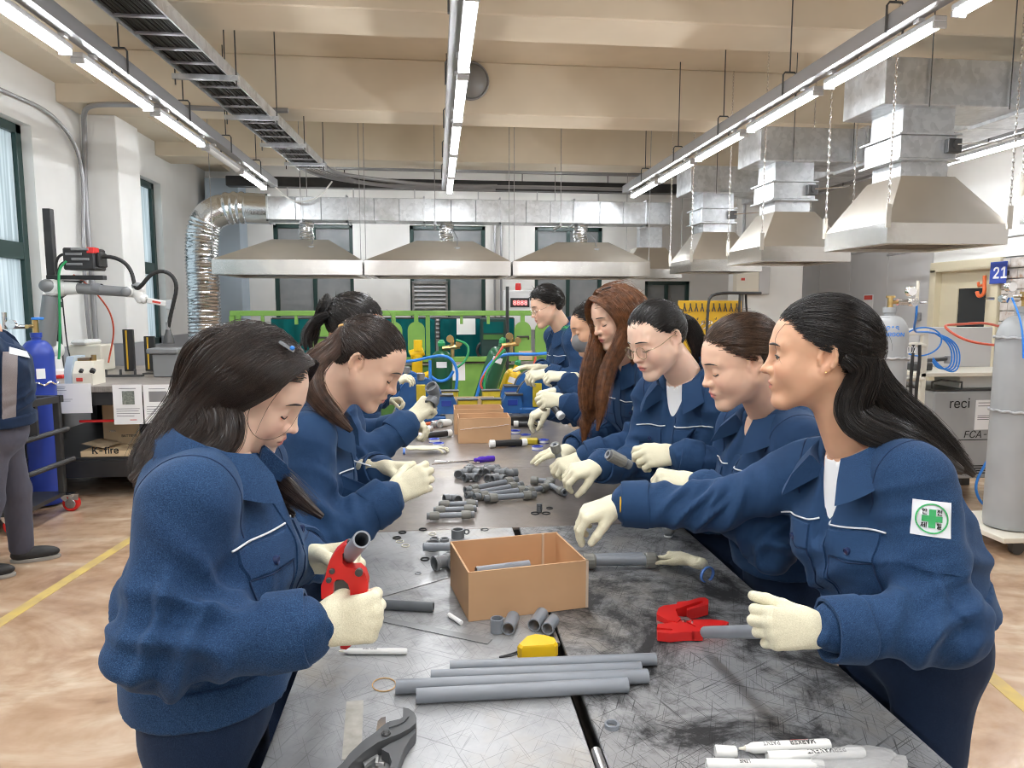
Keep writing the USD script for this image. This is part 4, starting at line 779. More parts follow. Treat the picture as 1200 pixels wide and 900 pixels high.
sheet('white notice sheet at the left end of the bench front', 56, 450, 108, 484, [(.05, .4, .10), (.05, .38, .16), (.05, .42, .22), (.20, .55, .52), (.20, .5, .58)])
sheet('white sheet with a machine photo taped to the bench front', 131, 451, 168, 497, [(.22, .8, .09), (.1, .9, .60), (.1, .86, .66), (.1, .9, .72), (.1, .7, .78)], ((.32, .74, .16, .50), 'photo_print'), True)
sheet('white sheet with a grey screen picture, right one on the bench front', 167, 451, 202, 496, [(.2, .8, .10), (.1, .9, .56), (.1, .86, .62), (.1, .9, .68), (.1, .8, .74)], ((.2, .84, .17, .44), 'tray_metal'), True)
pm('carton_tan', (.74, .56, .34), .7)
kb = thing('carton', 'tan carton printed K-fire with open flaps on the bench shelf', 'box', (-2.6, 6.3, .34)); a, b = at(94, 529, Y=6.22), at(162, 547, Y=6.22)
obj('carton_body', box(a[0], b[0], 6.22, 6.55, .342, a[2], .003), 'carton_tan', kb); obj('flap', hull([(a[0] - .03, 6.3, a[2] + .05), (a[0] + .18, 6.24, a[2] + .02), (a[0] + .22, 6.5, a[2] + .02), (a[0] + .02, 6.56, a[2] + .05), (a[0] + .1, 6.4, a[2] + .054)]), 'cardboard_pale', kb); obj('flap', hull([(b[0], 6.24, a[2]), (b[0] + .012, 6.24, a[2]), (b[0] + .10, 6.3, a[2] - .08), (b[0] + .112, 6.3, a[2] - .08), (b[0], 6.52, a[2]), (b[0] + .10, 6.5, a[2] - .08)]), 'cardboard_pale', kb)
FR = lambda x, y, z: np.array([[1, 0, 0, x], [0, 0, -1, y], [0, 1, 0, z], [0, 0, 0, 1.]])
obj('lettering', text('K-fire', .055, FR(a[0] + .09, 6.2185, .37), .001, True), 'print_black', kb, smooth=False); obj('lettering', text('BATTERY', .02, FR(b[0] - .12, 6.2185, .51), .001, True), 'print_black', kb, smooth=False); obj('lettering', text('2021', .016, FR(a[0] + .24, 6.2185, .555), .001), 'print_grey', kb, smooth=False)
single('carton_sheet', box(at(121, 503, Y=6.6)[0], at(163, 503, Y=6.6)[0], 6.6, 6.62, .342, .78), 'carton_tan', 'flat cardboard sheet standing behind the tan carton', 'cardboard')
# robot arm
rb = thing('robot_arm', 'grey and white jointed robot arm on the left bench', 'robot arm', (-3.56, 7.0, TZ2))
def P7(px, py, Y=7.0): return at(px, py, Y=Y)
def joint(c, d, r, L): d = nz(d); c = np.asarray(c, float); return lathe([(0, -L / 2 - r * .22), (r * .6, -L / 2 - r * .2), (r * .92, -L / 2), (r, -L / 2 + r * .25), (r, L / 2 - r * .25), (r * .92, L / 2), (r * .6, L / 2 + r * .2), (0, L / 2 + r * .22)], 24, along(c, c + d))
b0 = P7(60, 425); obj('base', lathe([(0, 0), (.12, 0), (.12, .03), (.095, .05), (.085, .16), (0, .17)], 24, TR(b0[0], 7.0, TZ2 + .03)), 'white_plastic', rb); obj('base_plate', box(b0[0] - .16, b0[0] + .16, 6.85, 7.15, TZ2, TZ2 + .03, .004), 'red_paint', rb)
s0 = V(b0[0] + .0, 7.0, TZ2 + .25); e0 = P7(69, 338); w0 = P7(152, 342); w1 = P7(163, 346)
obj('shoulder_joint', [joint(s0, (0, 1, 0), .085, .20), joint(s0 - V(0, 0, .08), (0, 0, 1), .085, .06)], 'white_plastic', rb)
obj('lower_link', cyl(s0 + V(.02, -.10, .06), e0 + V(-.02, -.10, -.07), .078, 24, r1=.070), 'grey_metal', rb)
obj('elbow_joint', [joint(e0 + V(0, -.05, 0), (0, 1, 0), .075, .18), sphere(e0 + V(-.01, -.09, .01), .072, 3)], 'white_plastic', rb); obj('joint_cap', sphere(e0 + V(-.03, -.14, .02), (.068, .05, .06), 3), 'grey_metal', rb)
obj('upper_collar', cyl(e0 + V(.04, 0, 0), e0 + V(.17, 0, .0), .062, 20, r1=.055), 'white_plastic', rb)
obj('upper_link', cyl(e0 + V(.16, 0, 0), w0 + V(-.03, 0, 0), .050, 24, r1=.046), 'grey_metal', rb); obj('link_band', lathe([(.0505, 0), (.0515, .004), (.0515, .07), (.0505, .074)], 24, along(e0 + V(.30, 0, 0), w0)), 'print_grey', rb)
obj('wrist_joint', [joint(w0, (0, 1, 0), .052, .12), joint(w1, (.4, .2, -.9), .05, .12), sphere(w1 + V(0, 0, .05), .05, 3)], 'white_plastic', rb); obj('joint_cap', [sphere(w0 + V(0, -.08, 0), (.046, .03, .046), 2), sphere(w1 + V(-.01, 0, .09), (.05, .05, .03), 2)], 'grey_metal', rb)
t1 = P7(173, 352); t2 = P7(200, 357); obj('tool_flange', joint(P7(168, 350), (.8, 0, -.35), .045, .05), 'white_plastic', rb); obj('torch_mount', bar(t1, t2, .045, .05, b=.006), 'white_plastic', rb); obj('mount_print', bar(t1 + (t2 - t1) * .25 + V(0, -.024, 0), t1 + (t2 - t1) * .6 + V(0, -.024, 0), .006, .018), 'print_red', rb); obj('torch_clamp', box(t2[0] - .03, t2[0] + .03, 6.96, 7.04, t2[2] - .045, t2[2] + .045, .006), 'galvanised', rb)
single('torch_hose', tube(smoothpath([P7(110, 302), P7(128, 301), P7(143, 306), P7(155, 322), P7(161, 338, 6.95), P7(168, 332, 6.93), P7(176, 323, 6.93), P7(188, 318, 6.93), P7(200, 322, 6.93), P7(206, 332, 6.94), P7(205, 348, 6.95), P7(201, 365, 6.97), P7(197, 385, 6.98)], 60), .018, 10), 'black_rubber', 'black welding hose arching from the controller over the robot wrist', 'hose')
nz_ = P7(197, 385, 6.98); nzl = thing('welding_torch', 'dark welding torch nozzle hanging from the robot hose', 'torch', nz_ - V(0, 0, .2)); obj('neck', cyl(nz_ + V(0, 0, -.02), nz_ + V(0, 0, .06), .02, 14), 'steel_bare', nzl); obj('nozzle', lathe([(0, 0), (.05, 0), (.045, .05), (.028, .10), (.022, .13), (0, .13)], 18, TR(*(nz_ - V(0, 0, .14)))), 'iron_dark', nzl)
single('torch_stand', [box(nz_[0] - .16, nz_[0] + .12, 6.85, 7.1, 1.17, 1.22, .01), box(nz_[0] - .12, nz_[0] + .10, 6.88, 7.08, TZ2, 1.17, .01)], 'grey_metal', 'grey machined block under the hanging welding torch', 'fixture')
pst = thing('support_post', 'tall black post behind the robot arm carrying the controller', 'post', (-3.52, 7.1, TZ2)); a, b = P7(57, 245, 7.15), P7(60, 425, 7.15)
obj('post', box(a[0] - .035, a[0] + .035, 7.10, 7.17, TZ2, a[2], .004), 'black_metal', pst); obj('bracket', [box(a[0], a[0] + .50, 7.02, 7.10, 1.855, 1.895, .004), hull([(a[0] + .03, y, z) for y in (7.05, 7.07) for z in (1.85, 1.62)] + [(a[0] + .32, y, 1.85) for y in (7.05, 7.07)])], 'black_metal', pst); obj('clamp', [box(a[0] - .06, a[0] + .05, 7.08, 7.19, z, z + .05, .004) for z in (1.60, 1.78)], 'iron_dark', pst)
ctl = thing('wire_feeder', 'black ribbed controller box with a red corner on the post bracket', 'controller', P7(98, 318, 7.0)); a, b = P7(79, 291), P7(117, 317)
obj('housing', box(a[0], b[0], 6.9, 7.14, b[2], a[2], .012), 'black_plastic', ctl)
for k in range(4): obj('rib', box(a[0] + .03 + .05 * (k % 2), a[0] + .17 + .06 * (k % 2), 6.886, 6.901, b[2] + .04 + .045 * k, b[2] + .062 + .045 * k, .003), 'grey_metal', ctl)
obj('red_corner', box(b[0] - .06, b[0] + .004, 6.895, 7.0, a[2] - .05, a[2] + .004, .004), 'red_paint', ctl); obj('end_cap', box(b[0], b[0] + .03, 6.94, 7.10, b[2] + .03, a[2] - .04, .008), 'black_rubber', ctl)
for pts, mt, lab, rr in (([P7(80, 297), P7(70, 300), P7(66, 308), P7(68, 322, 6.98)], 'black_rubber', 'black cable looping out of the controller back', .012), ([P7(79, 306), P7(72, 309), P7(69, 318), P7(69, 330, 6.95)], 'black_rubber', 'second black cable below the loop at the controller', .010), ([P7(78, 306, 6.9), P7(72, 312, 6.88), P7(69, 330, 6.85), P7(70, 370, 6.84), P7(70, 400, 6.84), P7(69, 421, 6.84)], 'hose_green', 'bright green hose running down beside the robot arm', .011), ([P7(86, 322, 7.1), P7(103, 334, 7.2), P7(118, 350, 7.3), P7(128, 365, 7.4), P7(133, 385, 7.5), P7(130, 410, 7.6), P7(127, 425, 7.6)], 'hose_red', 'thin red hose arcing down the white pillar behind the robot', .008), ([P7(73, 350, 6.8), P7(76, 380, 6.8), P7(80, 410, 6.8), P7(82, 418, 6.75)], 'black_rubber', 'thin black cable hanging down from the robot elbow', .006)):
    single('cable', tube(smoothpath(pts, 40), rr, 8), mt, lab, 'cable' if 'cable' in lab else 'hose')
wbx = thing('power_box', 'small blue and cream power box with dials on the bench corner', 'power supply', P7(96, 446, 6.25)); a, b = P7(80, 416, 6.3), P7(114, 446, 6.3)
obj('case', hull([(x, y, z) for x in (a[0] + .06, b[0]) for y, z in ((6.22, TZ2 + .001), (6.22, TZ2 + .10), (6.28, TZ2 + .20), (6.45, TZ2 + .20), (6.45, TZ2 + .001))]), 'ivory_plastic', wbx); obj('side_panel', hull([(x, y, z) for x in (a[0], a[0] + .058) for y, z in ((6.21, TZ2 + .001), (6.21, TZ2 + .12), (6.27, TZ2 + .24), (6.46, TZ2 + .24), (6.46, TZ2 + .001))]), 'bluegrey_paint', wbx)
for k in range(2): obj('dial', cyl((a[0] + .13 + .09 * k, 6.235, TZ2 + .13), (a[0] + .13 + .09 * k, 6.215, TZ2 + .115), .022 - .006 * (1 - k), 14), 'black_plastic', wbx)
obj('switch', box(a[0] + .09, a[0] + .14, 6.212, 6.222, TZ2 + .035, TZ2 + .065, .003), 'print_red', wbx); obj('top_fitting', [box(a[0] + .07, b[0] - .05, 6.30, 6.40, TZ2 + .2, TZ2 + .225), cyl((b[0] - .03, 6.33, TZ2 + .2), (b[0] - .03, 6.33, TZ2 + .25), .02, 12)], 'brass', wbx)
a, b = P7(82, 404, 7.6), P7(123, 430, 7.6); gb = thing('grey_case', 'light grey box standing at the back of the bench by the pillar', 'case', (a[0], 7.6, TZ2)); obj('case_body', box(a[0], b[0], 7.55, 7.85, TZ2 + .001, a[2], .015), 'ivory_plastic', gb); obj('lid', box(a[0] + .05, b[0] - .12, 7.5, 7.85, a[2] + .001, a[2] + .05, .02), 'white_plastic', gb)
for (px, py, hgt, lab) in ((150, 386, .36, 'black flat bar with a yellow edge standing on the bench'), (175, 394, .30, 'second black bar standing nearer the window on the bench')):
    a = P7(px, py, 7.6); g_ = thing('standing_bar', lab, 'bar', (a[0], 7.6, TZ2)); obj('bar_plate', box(a[0] - .05, a[0] + .05, 7.58, 7.62, TZ2 + .001, a[2], .004), 'black_metal', g_); obj('yellow_edge', box(a[0] - .02, a[0] - .006, 7.574, 7.581, TZ2 + .02, a[2] - .01), 'yellow_board', g_)
single('clamp_rail', [box(-3.25, -2.75, 6.95, 7.0, TZ2 + .001, TZ2 + .02), *[cyl((x, 6.97, TZ2 + .02), (x, 6.97, TZ2 + .07), .012, 8) for x in (-3.2, -3.08, -2.95, -2.82)]], 'iron_dark', 'black clamp rail lying on the bench in front of the grey box', 'clamp')
single('steel_plate', box(-2.85, -2.45, 7.2, 7.55, TZ2 + .001, TZ2 + .012, .002), 'iron_dark', 'dark flat plate lying on the bench near the standing bars', 'plate')
def gas_bottle(label, x, y, r, H, mat, neck=True, group=None, name='gas_bottle'):
    g = thing(name, label, 'gas bottle', (x, y, 0), group)
    t = np.linspace(0, PI / 2, 9); pr = [(0, .02), (r * .8, .012), (r * .96, .02), (r, .05)] + [(r * .30 + r * .70 * math.cos(q), H - r * 1.1 + r * 1.1 * math.sin(q)) for q in t] + [(r * .30, H + .02), (r * .36, H + .022), (r * .36, H + .06), (0, H + .06)]
    obj('body', lathe(pr, 36, TR(x, y, 0)), mat, g, smooth=50); return g
g = gas_bottle('tall blue gas bottle standing behind the black cart at the left', -3.16, 6.0, .115, 1.34, 'cobalt_blue'); obj('valve', [cyl((-3.16, 6, 1.40), (-3.16, 6, 1.50), .022, 12), cyl((-3.16, 5.94, 1.45), (-3.16, 5.88, 1.45), .016, 10)], 'brass', g); obj('hand_wheel', lathe([(0, 0), (.04, 0), (.045, .01), (.04, .02), (0, .022)], 14, TR(-3.14, 6, 1.50)), 'hose_blue', g); obj('regulator', [cyl((-3.30, 5.9, 1.45), (-3.16, 5.9, 1.45), .018, 12), cyl((-3.26, 5.88, 1.47), (-3.26, 5.85, 1.47), .035, 16), cyl((-3.33, 5.9, 1.43), (-3.33, 5.9, 1.56), .018, 12)], 'chrome', g)
obj('label', xf(box(-.03, .03, -.003, 0, 1.04, 1.12), TR(-3.16, 6, 0, rz=.6) @ TR(0, -.1155, 0)), 'paper_white', g); obj('chain', tube([(-3.16 + .135 * math.cos(q), 6.0 + .135 * math.sin(q), 1.0 + .012 * math.sin(q * 9)) for q in np.linspace(-2.6, .6, 30)], .008, 6), 'chrome', g)
ct_ = thing('trolley', 'black welded steel trolley with red castors beside the blue bottle', 'trolley', (-3.2, 5.5, 0))
for x, y in ((-2.90, 5.72), (-3.02, 5.20), (-3.70, 5.72), (-3.70, 5.2)): obj('post', bar((x, y, .17), (x, y, .88), .045, b=.004), 'black_metal', ct_)
obj('top_frame', [bar((-3.72, 5.20, .90), (-3.0, 5.20, .90), .05), bar((-3.72, 5.74, .90), (-2.87, 5.74, .90), .05), bar((-3.02, 5.18, .90), (-2.89, 5.76, .90), .05), box(-3.72, -3.0, 5.2, 5.7, .88, .90)], 'black_metal', ct_)
obj('side_bar', [cyl((-3.04, 5.15, .62), (-2.86, 5.78, .66), .02, 10), cyl((-3.04, 5.15, .36), (-2.84, 5.80, .42), .02, 10), bar((-2.96, 5.5, .64), (-2.96, 5.5, .88), .06, .03)], 'black_metal', ct_); obj('deck', box(-3.72, -2.9, 5.18, 5.76, .14, .17), 'black_metal', ct_)
for x, y in ((-2.91, 5.80), (-3.02, 5.22), (-3.68, 5.7), (-3.68, 5.2)):
    cs = obj('castor_fork', [box(x - .05, x + .05, y - .05, y + .05, .125, .14), bar((x - .03, y, .13), (x + .025, y, .065), .05, .05, b=.01), bar((x + .02, y - .02, .12), (x + .09, y - .02, .115), .012, .05)], 'chrome', ct_)
    obj('wheel', cyl((x + .03, y - .024, .0625), (x + .03, y + .024, .0625), .0625, 24, b=.008), 'red_paint', cs); obj('hub', cyl((x + .03, y - .028, .0625), (x + .03, y + .028, .0625), .040, 20, b=.004), 'steel_bare', cs)
# ================================================================ the back: green machine, teal screens, small bottles
gm = thing('green_frame', 'bright green machine frame with rounded plates across the back', 'machine frame', (-.5, 8.5, 0))
Yg = 8.5
for a, b in (((-2.36, Yg, 1.53), (1.36, Yg, 1.53)), ((-2.36, Yg, .98), (1.36, Yg, .98))): obj('rail', bar(a, b, .05, .06, b=.004), 'green_paint', gm)
for x in (-2.34, -1.38, -.10, 1.32): obj('post', bar((x, Yg + .01, .0), (x, Yg + .01, 1.5), .06, b=.004) if x in (-2.34, 1.32) else bar((x, Yg + .01, .98), (x, Yg + .01, 1.52), .05), 'green_paint', gm)
for x in (-2.0, -1.62, -.75, -.5, .3, .62): obj('stub', bar((x, Yg, 1.50), (x, Yg, 1.40), .035), 'green_paint', gm)
def stad(x, w, z0, z1):
    from shapely.geometry import LineString
    return extr(LineString([(x, z0 + w / 2), (x, z1 - w / 2)]).buffer(w / 2, 12), .03, frame((0, Yg - .03, 0), (1, 0, 0), z=(0, -1, 0)))
for x, w in ((-2.26, .24), (-1.33, .24), (-.50, .20), (-.235, .20), (1.03, .20), (1.28, .20)):
    obj('rounded_plate', stad(x, w, 1.0, 1.43), 'green_paint', gm); obj('plate_stem', bar((x, Yg - .03, 1.40), (x, Yg - .03, 1.54), .05, .03), 'green_paint', gm)
    if x in (-.50, 1.03, -1.33): obj('plate_handle', tube([(x - .07, Yg - .062, 1.22), (x - .07, Yg - .085, 1.25), (x + .07, Yg - .085, 1.25), (x + .07, Yg - .062, 1.22)], .012, 6), 'iron_dark', gm)
mb = thing('machine_bed', 'green machine bed below the frame behind the gas bottles', 'machine', (.4, 8.6, 0))
obj('bed', box(-2.2, 1.3, 8.56, 8.95, .15, .90, .02), 'machine_green', mb); obj('bed_panel', box(.25, .75, 8.535, 8.56, .40, .92, .01), 'green_paint', mb); obj('paper', box(.19, .34, 8.525, 8.53, .72, .95), 'paper_white', mb); obj('slot_cover', box(-.3, .9, 8.54, 8.56, .93, .97), 'black_metal', mb); obj('flywheel', ring((.62, 8.9, 1.06), .11, .02, (0, 1, 0), 24, 8), 'black_metal', mb); obj('top_table', box(-2.2, 1.3, 8.56, 9.0, .905, .93), 'steel_bare', mb)
for k, (x0, x1, lab) in enumerate(((-2.05, -1.08, 'teal welding screen at the left behind the green frame'), (-.98, -.02, 'teal welding screen in the middle behind the round plates'), (.05, 1.0, 'teal welding screen at the right behind the paper'))):
    xs = np.linspace(x0, x1, 30); v = []
    for z in (.85, 1.45): v += [(x, 9.15 + .018 * math.sin(x * 34 + k), z) for x in xs] 
    for z in (.85, 1.45): v += [(x, 9.154 + .018 * math.sin(x * 34 + k), z) for x in xs]
    n = 30; f = []
    for i in range(n - 1): f += [(i, i + 1, n + i + 1), (i, n + i + 1, n + i), (2 * n + i, 3 * n + i + 1, 2 * n + i + 1), (2 * n + i, 3 * n + i, 3 * n + i + 1)]
    sc = thing('welding_screen', lab, 'screen', ((x0 + x1) / 2, 9.15, 0)); obj('curtain', trimesh.Trimesh(v, f, process=False), 'teal_curtain', sc, smooth=True); obj('stand', [cyl((x, 9.2, 0), (x, 9.2, 1.46), .014, 8) for x in (x0, x1)] + [cyl((x0, 9.2, 1.46), (x1, 9.2, 1.46), .012, 8)], 'black_metal', sc)
single('wall_notice', box(at(535, 376, Y=8.9)[0], at(557, 376, Y=8.9)[0], 8.88, 8.885, 1.26, 1.46), 'paper_white', 'white sheet hanging on the teal screen', 'notice')
cb = thing('control_cabinet', 'teal machine cabinet with a small window beside the white sheet', 'cabinet', (.66, 8.8, 1.1)); obj('cabinet_body', box(.55, .86, 8.8, 9.0, .9, 1.46, .01), 'dark_green_frame', cb); obj('screen_window', box(.58, .83, 8.79, 8.80, 1.28, 1.42), 'teal_curtain', cb); obj('green_plate', box(.58, .83, 8.79, 8.80, 1.2, 1.26), 'machine_green', cb)
dp = thing('counter_display', 'pale counter box with red digits and a red beacon', 'display', (1.08, 9.3, 1.3)); obj('housing', box(.88, 1.32, 9.3, 9.42, 1.30, 1.82, .01), 'lightgrey_panel', dp); obj('screen', box(.97, 1.22, 9.29, 9.3, 1.60, 1.72), 'black_plastic', dp); obj('digits', text('8888', .055, FR(1.00, 9.289, 1.632), .001, True), 'red_digits', dp, smooth=False); obj('beacon', [lathe([(0, 0), (.035, 0), (.04, .03), (.035, .09), (0, .10)], 16, TR(1.08, 9.36, 1.82))], 'red_lamp', dp); obj('stand', box(1.02, 1.16, 9.34, 9.42, 0, 1.3), 'grey_metal', dp)
single('black_pole', cyl((.76, 7.6, 0), (.76, 7.6, 1.82), .018, 10), 'black_metal', 'thin black pole standing right of the white sheet', 'pole')
def small_bottle(label, base, top, r, mat, gauge=True):
    base, top = np.asarray(base, float), np.asarray(top, float); L = np.linalg.norm(top - base); g = thing('gas_bottle', label, 'gas bottle', base)
    A = along(base, top); t = np.linspace(0, PI / 2, 7)
    obj('body', xf(lathe([(0, 0), (r * .95, 0), (r, .03)] + [(r * .28 + r * .72 * math.cos(q), L - r + r * math.sin(q)) for q in t] + [(r * .28, L + .04), (0, L + .04)], 28), A), mat, g, smooth=50)
    obj('cap', xf(lathe([(0, .04), (r * .32, .04), (r * .36, .07), (r * .2, .10), (0, .10)], 14), A @ TR(0, 0, L)), 'hose_green', g)
    if gauge: q = top + V(.07, -.03, .04); obj('regulator', [cyl(q - V(.06, 0, .02), q + V(.10, 0, .0), .022, 12), cyl(q + V(.01, -.04, .07), q + V(.01, 0, .07), .034, 16), cyl(q + V(.09, -.04, .03), q + V(.09, 0, .03), .030, 16), cyl(q + V(.03, 0, -.10), q + V(.03, 0, .06), .018, 10)], 'brass', g); 
    obj('white_paint', xf(hull([(r * 1.004 * math.sin(a_), -r * 1.004 * math.cos(a_), z) for a_ in np.linspace(-.5, .5, 7) for z in (L - r * 1.05 - .05, L - r * 1.0)]), A), 'paper_white', g)
    return g
single('low_stand', [box(-.3, 1.2, 6.35, 6.9, .50, .56, .01), *[box(x, x + .05, y, y + .05, 0, .5) for x in (-.28, 1.13) for y in (6.37, 6.83)]], 'black_metal', 'black stand holding the small gas bottles behind the vises', 'stand')
small_bottle('dark green gas bottle with a brass gauge upright in a blue rack', (.045, 6.6, .565), (.045, 6.6, 1.20), .098, 'bottle_green'); small_bottle('dark green gas bottle leaning to the right in the blue rack', (.38, 6.62, .58), (.60, 6.66, 1.22), .095, 'bottle_green'); small_bottle('yellow gas bottle lying slanted behind the leaning green one', (.60, 6.74, .57), (.76, 6.80, 1.0), .09, 'yellow_plastic', False)
single('bottle_rack', [tube(smoothpath([(-.42, 6.45, 1.12), (-.2, 6.45, 1.12), (.14, 6.45, 1.12), (.165, 6.45, 1.08), (.165, 6.46, .8), (.165, 6.47, .57)], 30), .013, 8), tube(smoothpath([(-.06, 6.47, .98), (.02, 6.47, .93), (.10, 6.47, .95), (.15, 6.46, 1.02)], 16), .014, 8), tube([(-.06, 6.46, 1.12), (-.06, 6.46, .57)], .015, 8)], 'hose_blue', 'blue bent tube rack around the upright green bottle', 'rack')
single('bottle_rack', [tube(smoothpath([(.30, 6.45, .57), (.38, 6.45, .85), (.50, 6.45, 1.10), (.60, 6.45, 1.16), (.80, 6.45, 1.17), (1.05, 6.46, 1.18)], 30), .014, 8), tube([(1.03, 6.46, 1.17), (1.05, 6.46, .57)], .018, 8)], 'hose_blue', 'blue bent tube rack around the leaning green bottle', 'rack')
for pts, mt, lab in (([(.60, 6.4, 1.25), (.47, 6.38, 1.05), (.40, 6.38, .88), (.52, 6.38, .82), (.70, 6.38, .88), (.86, 6.4, 1.0), (.9, 6.42, 1.15)], 'hose_red', 'red hose coiled on the right bottle rack'), ([(.62, 6.39, 1.22), (.44, 6.37, .98), (.48, 6.37, .70), (.6, 6.38, .6)], 'hose_green', 'green hose hanging over the right bottle rack'), ([(.18, 6.5, 1.30), (.28, 6.48, 1.25), (.26, 6.46, 1.12), (.18, 6.46, 1.05)], 'hose_green', 'green hose curling off the upright bottle gauge')): single('hose', tube(smoothpath(pts, 40), .011, 6), mt, lab, 'hose')
yv = thing('yellow_valve', 'yellow valve body left of the upright green bottle', 'valve', (-.18, 6.6, .56)); obj('body', [cyl((-.24, 6.6, 1.16), (-.12, 6.6, 1.2), .045, 14), cyl((-.17, 6.58, 1.2), (-.17, 6.58, 1.30), .04, 14), cyl((-.18, 6.6, .56), (-.18, 6.6, 1.16), .05, 14), cyl((-.14, 6.55, .95), (-.06, 6.55, .98), .04, 12)], 'yellow_plastic', yv)
single('wood_block', box(.98, 1.14, 8.40, 8.46, .97, 1.08), 'cardboard_pale', 'small tan block on the green rail below the round plate', 'block'); 
# tool board, boxes on the pillar
tb_ = thing('tool_board', 'yellow peg board with rows of black hooks and tools', 'tool board', (3.75, 9.5, 0)); obj('board', box(3.32, 4.22, 9.5, 9.54, .55, 1.69, .006), 'yellow_board', tb_); obj('stand', [box(3.34, 3.40, 9.54, 9.6, 0, 1.6), box(4.14, 4.2, 9.54, 9.6, 0, 1.6), box(3.3, 3.46, 9.4, 9.8, 0, .03), box(4.08, 4.24, 9.4, 9.8, 0, .03)], 'black_metal', tb_)
for k in range(10):
    x = 3.40 + .083 * k; obj('plier', [tube([(x - .022, 9.485, 1.54), (x - .012, 9.485, 1.58), (x, 9.485, 1.61)], .008, 5), tube([(x + .022, 9.485, 1.54), (x + .012, 9.485, 1.58), (x, 9.485, 1.61)], .008, 5), tube([(x, 9.485, 1.60), (x - .004, 9.485, 1.655)], .010, 5)], 'iron_dark', tb_)
for k in range(6): x = 3.45 + .13 * k; obj('hook', tube([(x, 9.5, 1.44), (x, 9.46, 1.43), (x, 9.45, 1.46)], .006, 5), 'iron_dark', tb_)
for k in range(3): x = 3.47 + .10 * k; obj('wrench_set', [bar((x, 9.485, 1.30), (x + .09, 9.485, 1.38), .03, .012), ring((x + .10, 9.485, 1.39), .022, .008, (0, 1, 0), 12, 5)], 'chrome', tb_)
single('bent_pipe_rack', tube(smoothpath([(3.66, 9.3, 0), (3.66, 9.3, .8), (3.66, 9.3, 1.62), (3.69, 9.3, 1.74), (3.8, 9.3, 1.78), (4.1, 9.3, 1.79), (4.4, 9.3, 1.79)], 40), .02, 8), 'black_metal', 'bent black pipe frame in front of the yellow board', 'frame'); single('upright_pipe', tube([(4.1, 9.3, 0), (4.1, 9.3, 1.77)], .018, 8), 'black_metal', 'straight black upright in front of the yellow board', 'frame')
eb = thing('switch_box', 'white electrical box on the pillar above the yellow board', 'switch box', (4.95, 10.9, 1.8)); obj('box', box(4.72, 5.10, 10.86, 10.996, 1.80, 2.26, .012), 'ivory_plastic', eb); obj('side_box', box(5.11, 5.30, 10.90, 10.996, 1.80, 2.24, .01), 'lightgrey_panel', eb); obj('label_mark', box(4.80, 4.86, 10.855, 10.86, 2.02, 2.06), 'print_red', eb)
sk = thing('wall_socket', 'white socket with a cable on the pillar under the switch box', 'socket', (5.1, 10.95, 1.4)); obj('box', box(5.03, 5.18, 10.90, 10.996, 1.36, 1.52, .01), 'white_plastic', sk); obj('cord', tube(smoothpath([(4.92, 10.93, 1.8), (4.93, 10.92, 1.6), (4.98, 10.92, 1.45), (5.04, 10.92, 1.40)], 20), .016, 6), 'black_rubber', sk)
single('emergency_knob', lathe([(0, 0), (.05, 0), (.07, .03), (.06, .06), (0, .07)], 18, along((5.25, 10.99, 1.24), (5.25, 10.9, 1.24))), 'red_lamp', 'red round knob on the pillar right of the socket', 'knob')
bk = thing('pipe_clamps', 'black clamp bracket high on the white pillar', 'bracket', (5.0, 10.95, 2.6)); obj('plate', [box(4.82, 4.98, 10.85, 10.996, 2.44, 2.60, .006), box(4.90, 5.06, 10.88, 10.996, 2.60, 2.78, .006)], 'black_metal', bk)
# ================================================================ the right: welders, bottles, sign
g1 = gas_bottle('large grey gas bottle on the trolley at the right frame edge', 3.80, 4.25, .145, 1.42, 'bottle_grey', name='gas_bottle'); x, y = 3.80, 4.25
pm('bottle_chain', (.62, .63, .65), .3, .6)
for z in (.80, 1.28): obj('chain', tube([(x + .152 * math.cos(q), y + .152 * math.sin(q), z + .004 * math.sin(q * 14)) for q in np.linspace(0, 2 * PI, 60)], .008, 6), 'bottle_chain', g1)
obj('lettering', [text(t_, .04, TR(x, y, 0, rz=.35) @ FR(-.03, -.146, zz), .001, True) for t_, zz in (('AR', .98), ('99', .92))], 'print_red', g1, smooth=False)
def regulator(g, q, sx=1):
    q = np.asarray(q, float); obj('valve', [cyl(q - V(0, 0, .06), q + V(0, 0, .03), .018, 12), cyl(q + V(0, 0, .03), q + V(0, 0, .045), .03, 14), cyl(q, q + V(.05 * sx, 0, 0), .013, 10)], 'brass', g)
    obj('regulator', [cyl(q + V(.05 * sx, 0, 0), q + V(.18 * sx, -.01, 0), .022, 14), cyl(q + V(.15 * sx, -.05, 0), q + V(.15 * sx, 0, 0), .030, 18), cyl(q + V(.22 * sx, 0, 0), q + V(.27 * sx, 0, 0), .010, 10)], 'chrome', g)
    gg = obj('gauge', cyl(q + V(.13 * sx, -.045, .075), q + V(.13 * sx, -.01, .075), .036, 22, b=.004), 'chrome', g); obj('dial', cyl(q + V(.13 * sx, -.047, .075), q + V(.13 * sx, -.045, .075), .029, 22), 'paper_white', gg); sx > 0 and obj('flow_tube', cyl(q + V(.20 * sx, 0, .0), q + V(.20 * sx, 0, .15), .011, 12), 'ivory_plastic', g)
regulator(g1, (x, y, 1.53), -1)
tr2 = thing('bottle_trolley', 'pale steel trolley base with castors under the grey bottle', 'trolley', (3.8, 4.3, 0)); obj('base_plate', [box(3.58, 4.15, 4.02, 4.62, .10, .135, .004)], 'ivory_plastic', tr2)
